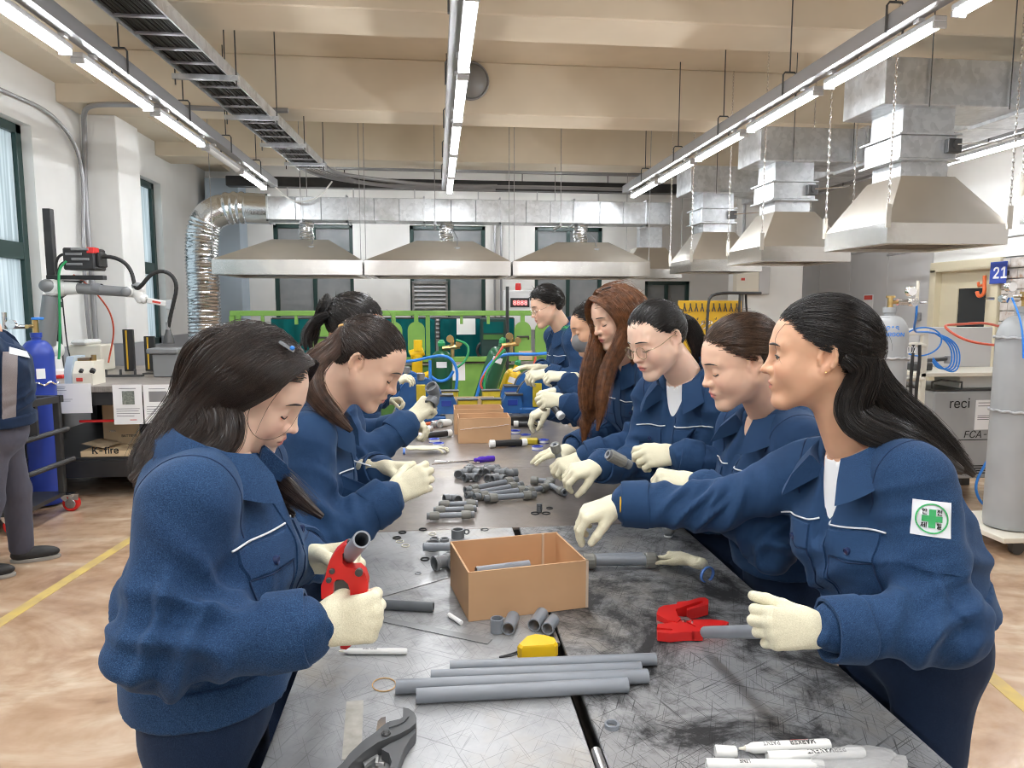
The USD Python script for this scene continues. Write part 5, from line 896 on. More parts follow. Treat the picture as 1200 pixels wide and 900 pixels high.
for cx, cy in ((3.72, 4.10), (4.05, 4.10), (3.72, 4.55), (4.05, 4.55)): obj('castor', [box(cx - .035, cx + .035, cy - .035, cy + .035, .06, .098), cyl((cx + .02, cy - .02, .045), (cx + .02, cy + .02, .045), .044, 18)], 'iron_dark', tr2)
g1p = stage.GetPrimAtPath(g1)
for p_ in (g1,): UsdGeom.Xformable(stage.GetPrimAtPath(p_)).ClearXformOpOrder(); UsdGeom.Xformable(stage.GetPrimAtPath(p_)).MakeMatrixXform().Set(Gf.Matrix4d(1).SetTranslate(Gf.Vec3d(3.80, 4.25, .125)))
g2 = gas_bottle('grey gas bottle with blue print behind the near right woman', 3.175, 4.7, .128, 1.54, 'bottle_grey'); obj('chain', tube([(3.175 + .136 * math.cos(q), 4.7 + .136 * math.sin(q), 1.22 - .03 * math.sin(q) + .004 * math.sin(q * 14)) for q in np.linspace(0, 2 * PI, 60)], .008, 6), 'bottle_chain', g2); regulator(g2, (3.175, 4.7, 1.635), 1)
obj('lettering', text('CO2', .05, TR(3.175, 4.7, 0, rz=.55) @ FR(.0, -.129, 1.28), .001, False), 'paper_white', g2, smooth=False); obj('lettering', [text('GAS', .03, TR(3.175, 4.7, 0, rz=-.35) @ FR(-.05, -.118, 1.44), .001, True), text('ARGON', .026, TR(3.175, 4.7, 0, rz=-.35) @ FR(-.06, -.127, 1.40), .001, True)], 'hose_blue', g2, smooth=False)
wl = thing('laser_welder', 'grey welding machine marked reci behind the long black hair', 'welding machine', (4.3, 5.3, .1)); x0, x1, y0, y1 = 3.93, 4.80, 5.2, 5.9
obj('case', box(x0, x1, y0, y1, .22, .93, .01), 'bottle_grey', wl); obj('top_cover', box(x0 + .01, x1 - .01, y0 + .01, y1 - .01, .93, .945), 'black_metal', wl); obj('lettering', text('reci', .075, FR(4.06, 5.197, .80), .001, False), 'print_black', wl, smooth=False); obj('lettering', text('FCA-15', .058, FR(4.20, 5.197, .555) @ np.array([[1, .2, 0, 0], [0, 1, 0, 0], [0, 0, 1, 0], [0, 0, 0, 1.]]), .001, False), 'print_black', wl, smooth=False); obj('rule_line', box(4.16, 4.75, 5.196, 5.2, .535, .541), 'print_black', wl); obj('paper', box(4.29, 4.55, 5.194, 5.199, .62, .86), 'paper_white', wl)
obj('paper_print', [box(4.31, 4.31 + w_, 5.1935, 5.194, z_, z_ + .006) for w_, z_ in ((.12, .835), (.2, .81), (.14, .73), (.2, .715), (.1, .70))], 'print_grey', wl); obj('vent', [box(4.0, 4.75, 5.195, 5.2, z_, z_ + .008) for z_ in (.26, .28, .30, .32)], 'print_black', wl); obj('handle', tube([(3.98, 5.3, .945), (3.98, 5.3, 1.0), (4.02, 5.25, 1.02), (4.20, 5.25, 1.0), (4.20, 5.25, .945)], .008, 6), 'iron_dark', wl); obj('foot', [box(x, x + .08, y, y + .08, 0, .22) for x in (x0 + .02, x1 - .1) for y in (y0 + .02, y1 - .1)], 'black_metal', wl); obj('side_label', box(3.925, 3.93, 5.35, 5.5, .78, .84), 'yellow_board', wl)
ws = thing('welder_table', 'pale grey steel stand with a back panel above the welding machine', 'stand', (4.3, 5.3, .9)); obj('shelf', box(3.78, 4.80, 5.16, 5.75, 1.055, 1.085, .003), 'ivory_plastic', ws); obj('back_panel', [box(3.90, 4.14, 5.70, 5.73, 1.085, 1.42, .004), box(4.145, 4.80, 5.68, 5.73, 1.085, 1.43, .004)], 'lightgrey_panel', ws); obj('riser', box(4.22, 4.52, 5.3, 5.6, .946, 1.054, .004), 'white_plastic', ws); obj('front_post', bar((3.80, 5.18, .05), (3.80, 5.18, 1.42), .05, .04, b=.006), 'ivory_plastic', ws); obj('post_foot', box(3.70, 3.90, 5.1, 5.26, 0, .05), 'ivory_plastic', ws); obj('top_arm', bar((3.55, 5.18, 1.40), (3.82, 5.18, 1.415), .05, .05, b=.006), 'ivory_plastic', ws)
obj('push_handle', [tube(smoothpath([(3.80, 5.17, 1.30), (3.62, 5.15, 1.30), (3.55, 5.15, 1.26), (3.53, 5.15, 1.15), (3.56, 5.15, 1.06), (3.66, 5.15, 1.04), (3.80, 5.17, 1.04)], 40), .018, 10)], 'ivory_plastic', ws); obj('push_handle', [tube(smoothpath([(4.66, 5.15, 1.25), (4.55, 5.1, 1.23), (4.49, 5.1, 1.15), (4.48, 5.1, 1.0), (4.50, 5.12, .95), (4.6, 5.15, .93)], 40), .022, 10)], 'ivory_plastic', ws)
tl_ = thing('welding_gun', 'dark clamp tool lying on the pale shelf by the blue hose', 'tool', (4.0, 5.4, 1.086)); obj('grip', [box(3.86, 4.02, 5.35, 5.5, 1.087, 1.15, .01), bar((3.88, 5.3, 1.17), (4.12, 5.3, 1.19), .04, .03, b=.006)], 'iron_dark', tl_); obj('jaw', cyl((4.10, 5.30, 1.15), (4.10, 5.30, 1.21), .025, 12), 'steel_bare', tl_)
single('hose', tube([(3.72 + .165 * math.cos(q), 5.10 - .02 * math.sin(q), 1.335 + .11 * math.sin(q)) for q in np.linspace(0, 2 * PI, 48)], .006, 6), 'hose_blue', 'round loop of thin blue hose on the pale post', 'hose')
for k in range(4): single('hose', tube(smoothpath([(3.84, 5.12, 1.40), (3.93 + .02 * k, 5.10, 1.33), (3.98 + .022 * k, 5.10, 1.22), (3.96 + .02 * k, 5.1, 1.14 - .01 * k), (3.86, 5.1, 1.14 + .01 * k), (3.83, 5.11, 1.18 + .01 * k)], 30), .006, 6), 'hose_blue', f'{ORD[k]} strand from the post in the blue hose coil hanging beside it', 'hose', 'blue hose coil strands')
single('hose', tube(smoothpath([(3.375, 4.7, 1.62), (3.39, 4.72, 1.54), (3.44, 4.8, 1.48), (3.56, 4.95, 1.42), (3.75, 5.08, 1.41), (3.84, 5.12, 1.40)], 30), .008, 6), 'hose_blue', 'blue hose leading from the bottle gauge to the pale post', 'hose')
single('hose', tube(smoothpath([(3.655, 4.19, 1.66), (3.66, 4.13, 1.55), (3.665, 4.09, 1.4), (3.67, 4.08, 1.28)], 20), .006, 6), 'hose_blue', 'blue hose hanging straight down before the large grey bottle', 'hose')
for k in range(3): single('cable', tube(smoothpath([(3.62 + .05 * k, 5.12, 1.31), (3.60 + .06 * k, 5.11, 1.15), (3.61 + .05 * k, 5.11, 1.0), (3.64 + .04 * k, 5.12, .86)], 24), .012, 6), 'black_rubber', f'{ORD[k]} black cable from the left hung over the pale push handle', 'cable', 'black cables over the handle')
single('hose', tube(smoothpath([(4.70, 5.5, 1.44), (4.45, 5.4, 1.47), (4.18, 5.35, 1.46), (4.05, 5.28, 1.44), (4.10, 5.2, 1.37), (4.3, 5.12, 1.31), (4.55, 5.1, 1.29), (4.75, 5.12, 1.29)], 50), .010, 8), 'hose_red', 'orange red hose loop drooping over the grey back panel', 'hose')
single('hose', tube(smoothpath([(4.35, 5.1, .40), (4.25, 5.05, .30), (4.22, 5.05, .2), (4.28, 5.05, .06), (4.4, 5.1, .02), (4.6, 5.1, .02)], 30), .010, 6), 'hose_blue', 'blue hose hanging to the floor beside the welding machine', 'hose')
single('cable', tube(smoothpath([(4.1, 4.3, .5), (3.92, 4.05, .35), (3.86, 4.0, .15), (3.95, 4.0, .03), (4.3, 4.05, .02)], 30), .010, 6), 'black_rubber', 'black cable looping by the grey bottle trolley', 'cable')
sg = thing('number_sign', 'blue sign reading 21 at the brick wall', 'sign', (6.93, 8.1, 1.9)); A_ = at(1169, 320, X=6.92); y_ = A_[1]
SM = np.array([[0, 0, -1, 6.925], [-1, 0, 0, y_ + .11], [0, 1, 0, 1.945], [0, 0, 0, 1.]])
obj('plate', xf(box(-.02, .24, -.055, .215, -.012, 0, .002), SM), 'print_blue', sg); obj('lettering', xf(text('21', .135, np.eye(4), .002, True), SM @ TR(.02, .012, .0)), 'paper_white', sg, smooth=False); obj('bracket', xf(box(.0, .22, .05, .10, -.09, -.013), SM), 'black_metal', sg)
oh = thing('orange_hook', 'orange plastic hook hanging left of the blue sign', 'hook', (6.93, 8.3, 1.8)); obj('hook', tube(smoothpath([(6.93, 8.40, 2.0), (6.93, 8.39, 1.86), (6.93, 8.40, 1.77), (6.93, 8.47, 1.74), (6.93, 8.51, 1.80)], 24), .022, 8), 'orange_paint', oh); obj('prong', tube([(6.93, 8.40, 1.88), (6.93, 8.49, 1.87), (6.93, 8.50, 1.92)], .018, 8), 'orange_paint', oh)
rs_ = thing('safety_sticker', 'small white sticker with red bands on the grey wall', 'sticker', (6.98, 11, 1.6)); ys = at(1016, 355, X=6.985)[1]
obj('sticker', box(6.982, 6.988, ys - .16, ys + .10, 1.52, 1.80), 'paper_white', rs_); [obj('red_band', box(6.980, 6.982, ys - .14, ys + .08, *z_), 'print_red', rs_) for z_ in ((1.72, 1.79), (1.53, 1.58))]
single('sprinkler_pipe', cyl((6.6, 7.4, 2.42), (6.6, 9.9, 2.36), .02, 10), 'galvanised', 'thin galvanised pipe running above the beige door frame', 'pipe')
single('wall_hook', box(6.94, 6.985, at(1075, 380, X=6.96)[1] - .05, at(1075, 380, X=6.96)[1] + .05, 1.40, 1.52, .008), 'steel_bare', 'small metal fixture on the grey wall beside the door', 'fixture')
# ================================================================ people: a small distance-field modeller
class Field:
    def __init__(s, lo, hi, h):
        s.lo = np.asarray(lo, float); s.h = h
        s.n = np.ceil((np.asarray(hi, float) - s.lo) / h).astype(int) + 1
        s.ax = [(s.lo[k] + h * np.arange(s.n[k])).astype(np.float32) for k in range(3)]
        s.d = np.full(s.n, .06, np.float32)
    def win(s, lo, hi):
        a = np.clip(np.floor((np.asarray(lo) - s.lo) / s.h).astype(int), 0, s.n); b = np.clip(np.ceil((np.asarray(hi) - s.lo) / s.h).astype(int) + 1, 0, s.n)
        return tuple(slice(int(p), int(q)) for p, q in zip(a, b))
    def put(s, fn, lo, hi, k=.02, op='add'):
        m = max(k, 3 * s.h)
        w = s.win(np.asarray(lo) - m, np.asarray(hi) + m)
        if any(q.stop - q.start < 1 for q in w): return
        x, y, z = s.ax[0][w[0]][:, None, None], s.ax[1][w[1]][None, :, None], s.ax[2][w[2]][None, None, :]
        v = fn(x, y, z).astype(np.float32); D = s.d[w]
        if op == 'add':
            h = np.maximum(k - np.abs(D - v), 0) / max(k, 1e-6); s.d[w] = np.minimum(D, v) - h * h * k / 4
        else:
            v = -v; h = np.maximum(k - np.abs(D - v), 0) / max(k, 1e-6); s.d[w] = np.maximum(D, v) + h * h * k / 4
    def cap(s, a, b, ra, rb=None, k=.02, op='add'):
        a, b = np.asarray(a, float), np.asarray(b, float); rb = ra if rb is None else rb
        ab = b - a; L2 = max(ab @ ab, 1e-12); r = max(ra, rb)
        def fn(x, y, z):
            t = np.clip(((x - a[0]) * ab[0] + (y - a[1]) * ab[1] + (z - a[2]) * ab[2]) / L2, 0, 1)
            return np.sqrt((x - a[0] - t * ab[0]) ** 2 + (y - a[1] - t * ab[1]) ** 2 + (z - a[2] - t * ab[2]) ** 2) - (ra + (rb - ra) * t)
        s.put(fn, np.minimum(a, b) - r, np.maximum(a, b) + r, k, op)
    def ell(s, c, r, M=None, k=.02, op='add'):
        c, r = np.asarray(c, float), np.asarray(r, float); M = np.eye(3) if M is None else M[:3, :3]
        def fn(x, y, z):
            p = [((x - c[0]) * M[0, i] + (y - c[1]) * M[1, i] + (z - c[2]) * M[2, i]) for i in range(3)]
            k0 = np.sqrt(sum((p[i] / r[i]) ** 2 for i in range(3))); k1 = np.sqrt(sum((p[i] / r[i] ** 2) ** 2 for i in range(3)))
            return k0 * (k0 - 1) / np.maximum(k1, 1e-6)
        e = np.abs(M) @ r
        s.put(fn, c - e, c + e, k, op)
    def ecap(s, a, b, side, wa, da, wb, db, k=.03, op='add'):
        """A capsule with an elliptic section: half-width w along side, half-depth d across."""
        a, b = np.asarray(a, float), np.asarray(b, float); ab = b - a; L = np.linalg.norm(ab); u = ab / L
        sd = nz(side - u * (np.asarray(side) @ u)); f = np.cross(sd, u); r = max(wa, da, wb, db)
        def fn(x, y, z):
            p = (x - a[0], y - a[1], z - a[2])
            t = sum(p[i] * u[i] for i in range(3)); tc = np.clip(t / L, 0, 1); ax = t - tc * L
            w, d = wa + (wb - wa) * tc, da + (db - da) * tc
            e = sum(p[i] * sd[i] for i in range(3)); g = sum(p[i] * f[i] for i in range(3))
            m = np.minimum(w, d)
            k0 = np.sqrt((e / w) ** 2 + (g / d) ** 2 + (ax / m) ** 2); k1 = np.sqrt((e / w ** 2) ** 2 + (g / d ** 2) ** 2 + (ax / m ** 2) ** 2)
            return k0 * (k0 - 1) / np.maximum(k1, 1e-5)
        s.put(fn, np.minimum(a, b) - r, np.maximum(a, b) + r, k, op)
    def cut(s, o, n, k=.004):
        """Keeps what lies on the side of the plane that n points away from."""
        o, n = np.asarray(o, float), nz(n)
        v = ((s.ax[0][:, None, None] - o[0]) * n[0] + (s.ax[1][None, :, None] - o[1]) * n[1] + (s.ax[2][None, None, :] - o[2]) * n[2]).astype(np.float32)
        s.d = np.maximum(s.d, v)
    def mesh(s):
        d = s.d; d[0], d[-1] = .05, .05; d[:, 0], d[:, -1] = .05, .05; d[:, :, 0], d[:, :, -1] = .05, .05
        sg = d < 0
        c = np.zeros(np.array(d.shape) - 1, np.int8)
        offs = [(i, j, k) for i in (0, 1) for j in (0, 1) for k in (0, 1)]
        nx, ny, nz_ = c.shape
        for (i, j, k) in offs: c += sg[i:i + nx, j:j + ny, k:k + nz_]
        act = np.argwhere((c > 0) & (c < 8))
        val = np.stack([d[act[:, 0] + i, act[:, 1] + j, act[:, 2] + k] for (i, j, k) in offs], 1)
        O = np.array(offs, float); acc = np.zeros((len(act), 3)); cnt = np.zeros(len(act))
        for p in range(8):
            for q in range(p + 1, 8):
                if np.abs(O[p] - O[q]).sum() == 1:
                    a, b = val[:, p], val[:, q]; m = (a < 0) != (b < 0)
                    t = np.where(m, a / np.where(m, a - b, 1), 0)
                    acc += np.where(m[:, None], O[p] + (O[q] - O[p]) * t[:, None], 0); cnt += m
        v = s.lo + s.h * (act + acc / cnt[:, None])
        idx = np.full(c.shape, -1, np.int32); idx[tuple(act.T)] = np.arange(len(act))
        F = []
        for ax in range(3):
            u, w = (ax + 1) % 3, (ax + 2) % 3
            a = [slice(None)] * 3; b = [slice(None)] * 3; a[ax] = slice(0, -1); b[ax] = slice(1, None)
            for z in (a, b): z[u] = slice(1, -1); z[w] = slice(1, -1)
            e = np.argwhere(sg[tuple(a)] != sg[tuple(b)])
            e[:, u] += 1; e[:, w] += 1
            def cell(du, dw):
                q = e.copy(); q[:, u] += du; q[:, w] += dw; return idx[tuple(q.T)]
            quad = np.stack([cell(-1, -1), cell(0, -1), cell(0, 0), cell(-1, 0)], 1)
            flip = ~sg[tuple(e.T)]
            quad[flip] = quad[flip][:, ::-1]; F.append(quad)
        return trimesh.Trimesh(v, quadtri(np.vstack(F)), process=False)
def biggest(m):
    ps = m.split(only_watertight=False)
    return max(ps, key=lambda q: len(q.vertices)) if len(ps) > 1 else m

# ---------------------------------------------------------------- head (x forward, y to the person's left, z up; origin between the ears)
HC = V(-.012, 0, .028); HR = V(.094, .0745, .087)
def head_field(H, neck_to, h, o):
    """o: options of the face. neck_to: base of the neck in the world."""
    Hi = np.linalg.inv(H); nb = (Hi @ np.append(neck_to, 1))[:3]
    lo = np.minimum(V(-.125, -.10, -.16), nb - .085); hi = np.maximum(V(.135, .10, .135), nb + .085)
    s = Field(lo, hi, h)
    jw = o.get('jaw', 1.0); fl = o.get('face', 1.0)
    s.ell(HC, HR - V(.004, .003, .004), k=.02)
    s.ell((.030, 0, .035), (.062, .061, .066), k=.03)                      # forehead
    s.ell((.030, 0, -.035), (.056, .060 * jw, .074 * fl), k=.03)            # face
    for q in (-1, 1):
        s.cap((.002, q * .052 * jw, -.045), (.070, q * .015, -.098 * fl), .020, .015, k=.03)   # jaw
        s.ell((.058, q * .036, -.030), (.030, .026, .030), k=.025)          # cheek
        s.cap((.083, q * .010, .027), (.068, q * .044, .025), .009, .008, k=.02)   # brow ridge
        s.ell((.094, q * .031, .004), (.014, .017, .011), k=.016, op='sub')  # eye socket
        s.ell((.0745, q * .0315, .003), (.0135, .0150, .0125), k=.008)          # lid over the eyeball
        if o.get('open'): s.ell((.089, q * .0325, -.0005), (.0125, .0128, .0046), k=.002, op='sub')
    s.ell((.083, 0, -.099 * fl), (.014, .019, .014), k=.022)                # chin
    nl = o.get('nose', 1.0)
    s.cap((.085, 0, .018), (.102 + .004 * nl, 0, -.023), .0062, .0082, k=.016)          # nose
    s.ell((.1035 + .004 * nl, 0, -.0275), (.0095 + .001 * nl, .0098, .0085), k=.008)
    for q in (-1, 1):
        s.ell((.096, q * .0125, -.029), (.0105, .0070, .0075), k=.007); s.ell((.105, q * .0062, -.0365), (.0045, .0032, .004), k=.004, op='sub')
    s.ell((.0855, 0, -.058), (.014, .026, .019), k=.02)                      # mouth mound
    s.ell((.0955, 0, -.0545), (.0090, .0205, .0050), k=.006); s.ell((.0938, 0, -.0660), (.0090, .0175, .0060), k=.006)    # lips
    s.cap((.1035, -.004, -.0600), (.1035, .004, -.0600), .0018, k=.003, op='sub')
    s.cap((.103, 0, -.0600), (.090, .021, -.0615), .0020, .0014, k=.003, op='sub'); s.cap((.103, 0, -.0600), (.090, -.021, -.0615), .0020, .0014, k=.003, op='sub')
    for q in (-1, 1):                                                       # ears
        E = np.eye(3); E[:, 0] = nz((.90, q * -.34, .10)); E[:, 2] = nz((-.22, q * .10, 1)); E[:, 1] = nz(np.cross(E[:, 2], E[:, 0])); E[:, 0] = np.cross(E[:, 1], E[:, 2])
        out = E[:, 1] * (1 if E[1, 1] * q > 0 else -1)
        c = V(-.014, q * .0735, -.006)
        s.ell(c, (.0175, .0055, .0290), E, k=.006)
        s.ell(c + E[:, 0] * .0035 + out * .006 + E[:, 2] * .002, (.0100, .0075, .0170), E, k=.004, op='sub')
        an = np.radians(np.linspace(-35, 215, 10)); rim = [c + E[:, 0] * (.0165 * math.cos(t)) + E[:, 2] * (.0285 * math.sin(t) + .001) + out * .0035 for t in an]
        for p_, q_ in zip(rim[:-1], rim[1:]): s.cap(p_, q_, .0036, k=.0035)
        s.ell(c + E[:, 2] * -.0265 + E[:, 0] * .004 + out * .001, (.0080, .0048, .0090), k=.006)
        s.ell(c + E[:, 0] * .0145 + E[:, 2] * -.004 + out * .001, (.0040, .0050, .0070), k=.005)
    # neck
    s.ecap((-.022, 0, -.045), nb, V(0, 1, 0), .052, .054, .060, .060, k=.03)
    up = nz(V(0, 0, 0) - nb)
    return s
def head_colour(v, H, tone):
    """Skin, lip and cheek colours by place on the face."""
    p = (np.linalg.inv(H) @ np.c_[v, np.ones(len(v))].T).T[:, :3]
    c = np.tile(np.asarray(tone, float), (len(v), 1))
    n = meshkit.fbm(p * 45, 3, 5)[:, None]; c *= .94 + .12 * n
    ck = np.exp(-(((p[:, 0] - .075) / .03) ** 2 + ((np.abs(p[:, 1]) - .038) / .02) ** 2 + ((p[:, 2] + .028) / .02) ** 2))[:, None]
    c = c * (1 - .35 * ck) + .35 * ck * np.asarray(tone) * V(1.10, .72, .70)
    nt = np.exp(-(((p[:, 0] - .112) / .012) ** 2 + (p[:, 1] / .016) ** 2 + ((p[:, 2] + .03) / .012) ** 2))[:, None]
    c = c * (1 - .3 * nt) + .3 * nt * np.asarray(tone) * V(1.08, .80, .78)
    wl = np.clip(1.35 - ((np.abs(p[:, 1]) / .0215) ** 2 + ((p[:, 2] + .0605) / .0125) ** 2) * 1.25, 0, 1)[:, None] * (p[:, 0] > .080)[:, None]
    c = c * (1 - wl) + wl * np.asarray(LIPS)
    ly = np.exp(-((p[:, 2] + .0603) / .0018) ** 2)[:, None] * (np.abs(p[:, 1]) < .021)[:, None] * (p[:, 0] > .08)[:, None]
    c = c * (1 - .6 * ly) + .6 * ly * V(.12, .03, .03)
    er = np.exp(-((np.abs(p[:, 1]) - .082) / .012) ** 2 - ((p[:, 0] + .01) / .02) ** 2 - ((p[:, 2] + .005) / .03) ** 2)[:, None]
    c = c * (1 - .25 * er) + .25 * er * np.asarray(tone) * V(1.15, .72, .66)
    return np.clip(c, 0, 1)
LIPS = V(.62, .19, .17)
def face_extras(P, H, mesh, o):
    """Brows, lash lines, eyes: conformal pieces over the skin."""
    hairc = o.get('browmat', 'hair_darkbrown')
    ray = trimesh.ray.ray_pyembree.RayMeshIntersector(mesh) if trimesh.ray.has_embree else trimesh.ray.ray_triangle.RayMeshIntersector(mesh)
    fw = H[:3, 0]
    def proj(q, off):
        w = (H @ np.c_[q, np.ones(len(q))].T).T[:, :3]
        out = []
        loc, ir, _ = ray.intersects_location(w + fw * .12, np.tile(-fw, (len(w), 1)), multiple_hits=False)
        best = dict(zip(ir, loc))
        return np.array([best[i] + fw * off for i in range(len(w)) if i in best])
    op = o.get('open', 0)
    for q in (-1, 1):
        t = np.linspace(0, 1, 12)
        y = q * (.013 + .039 * t); z = .0295 + .0050 * np.sin(t * PI * .8) - .0085 * t
        pts = proj(np.stack([.09 + 0 * t, y, z], 1), .0005)
        if len(pts) > 4:
            rr = o.get('brow', .0024) * np.sin(np.pi * np.clip(t[:len(pts)] * .86 + .14, 0, 1)) + .0005
            obj('eyebrow', tube(pts, rr, 6, flat=.8), hairc, P, smooth=True)
        y = q * (.0185 + .0285 * t); z = (-.0045 - .0035 * np.sin(t * PI) + .003 * t) if not op else (-.001 + .0058 * np.sin(t * PI) + .0012 * t)
        pts = proj(np.stack([.09 + 0 * t, y, z], 1), .0008)
        if len(pts) > 4: obj('eyelash', tube(pts, np.linspace(.0009, .0019, len(pts)), 6), 'hair_black', P, smooth=True)
        if op:
            c = V(.0735, q * .0315, .001)
            obj('eye', xf(sphere(c, .0118, 3), H), 'eye_white', P, smooth=True)
            g = nz(V(1, 0, 0) + V(*o.get('gaze', (0, 0, 0))))
            obj('iris', xf(sphere(c + g * .0082, (.0045, .0056, .0056), 2), H), 'eye_dark', P, smooth=True)

# ---------------------------------------------------------------- gloved hands (x along the fingers, y to the thumb, z out of the back of the hand)
MCP = [V(.088, .030, .000), V(.092, .010, .003), V(.087, -.011, .001), V(.078, -.031, -.004)]
PHL = [(.040, .024, .020), (.045, .027, .021), (.041, .025, .020), (.032, .020, .017)]
POSES = {   # per finger (base, middle, tip bends in degrees), thumb: direction of its metacarpal, then two bends towards the palm
    'grip':   ([(80, 84, 45), (82, 84, 45), (84, 84, 45), (86, 82, 45)], (.62, .42, -.66), (30, 35)),
    'hold':   ([(38, 55, 30), (44, 60, 32), (50, 62, 34), (55, 62, 34)], (.72, .50, -.48), (12, 18)),
    'pinch':  ([(48, 48, 22), (54, 52, 25), (52, 60, 32), (50, 64, 36)], (.70, .36, -.62), (14, 20)),
    'hang':   ([(42, 30, 18), (50, 34, 20), (54, 38, 22), (56, 42, 24)], (.78, .42, -.46), (10, 14)),
    'flat':   ([(10, 12, 8), (12, 14, 8), (14, 16, 10), (16, 18, 10)], (.78, .58, -.22), (8, 10)),
    'fist':   ([(78, 92, 50), (80, 94, 50), (82, 94, 50), (84, 92, 50)], (.62, .36, -.70), (34, 40)),
    'point':  ([(16, 20, 12), (44, 58, 32), (52, 62, 34), (56, 62, 34)], (.74, .46, -.50), (12, 18))}
def hand_mesh(M, right, pose, h=.0026, fat=1.10, spread=1.0, wrist=.07, scale=.93):
    bends, td, tb = POSES[pose] if isinstance(pose, str) else pose
    s = Field((-wrist - .045, -.072, -.118), (.20, .085, .05), h)
    sp = [7, 1, -4, -10]
    for i in range(4):
        m = MCP[i]; s.cap((.004, m[1] * .62, -.001), m, .0140 * fat, .0118 * fat, k=.014)
        d = V(math.cos(math.radians(sp[i] * spread)), math.sin(math.radians(sp[i] * spread)), 0); a = 0; p = m.copy(); r = [.0108, .0098, .0090, .0082]
        if i == 3: r = [q * .90 for q in r]
        for j in range(3):
            a += math.radians(bends[i][j]); q = p + PHL[i][j] * (d * math.cos(a) + V(0, 0, -1) * math.sin(a))
            s.cap(p, q, r[j] * fat, r[j + 1] * fat, k=.0035 if j else .006); p = q
    s.ell((.048, .0, -.008), (.045, .036, .014 * fat), k=.015)
    td = nz(td); b = V(.018, .024, -.010); q = b + td * .043
    s.cap((.008, .014, -.006), b, .016 * fat, .0155 * fat, k=.014); s.cap(b, q, .0165 * fat, .0132 * fat, k=.010)
    ax = nz(np.cross(td, V(.35, -.75, -.55)))
    p = q; d = td
    for ang, L, r0, r1 in ((tb[0], .033, .0128, .0115), (tb[1], .026, .0115, .0095)):
        Rm = trimesh.transformations.rotation_matrix(math.radians(ang), ax)[:3, :3]; d = Rm @ d
        s.cap(p, p + d * L, r0 * fat, r1 * fat, k=.004); p = p + d * L
    s.ecap((-wrist, 0, 0), (.012, 0, -.002), V(0, 1, 0), .033, .026, .031, .021, k=.016)
    m = biggest(s.mesh())
    if not right: m.vertices[:, 1] *= -1; m.invert()
    # the knitted rib at the wrist
    x = m.vertices[:, 0]; n = m.vertex_normals
    w = np.clip((-.012 - x) / .02, 0, 1)
    ang = np.arctan2(m.vertices[:, 1], m.vertices[:, 2]); m.vertices += n * (w * .0009 * np.sin(ang * 34))[:, None]
    m.vertices += n * (.0016 * (meshkit.fbm(m.vertices * 38, 3, 3) - .5))[:, None]
    m.vertices *= scale
    return xf(m, M)

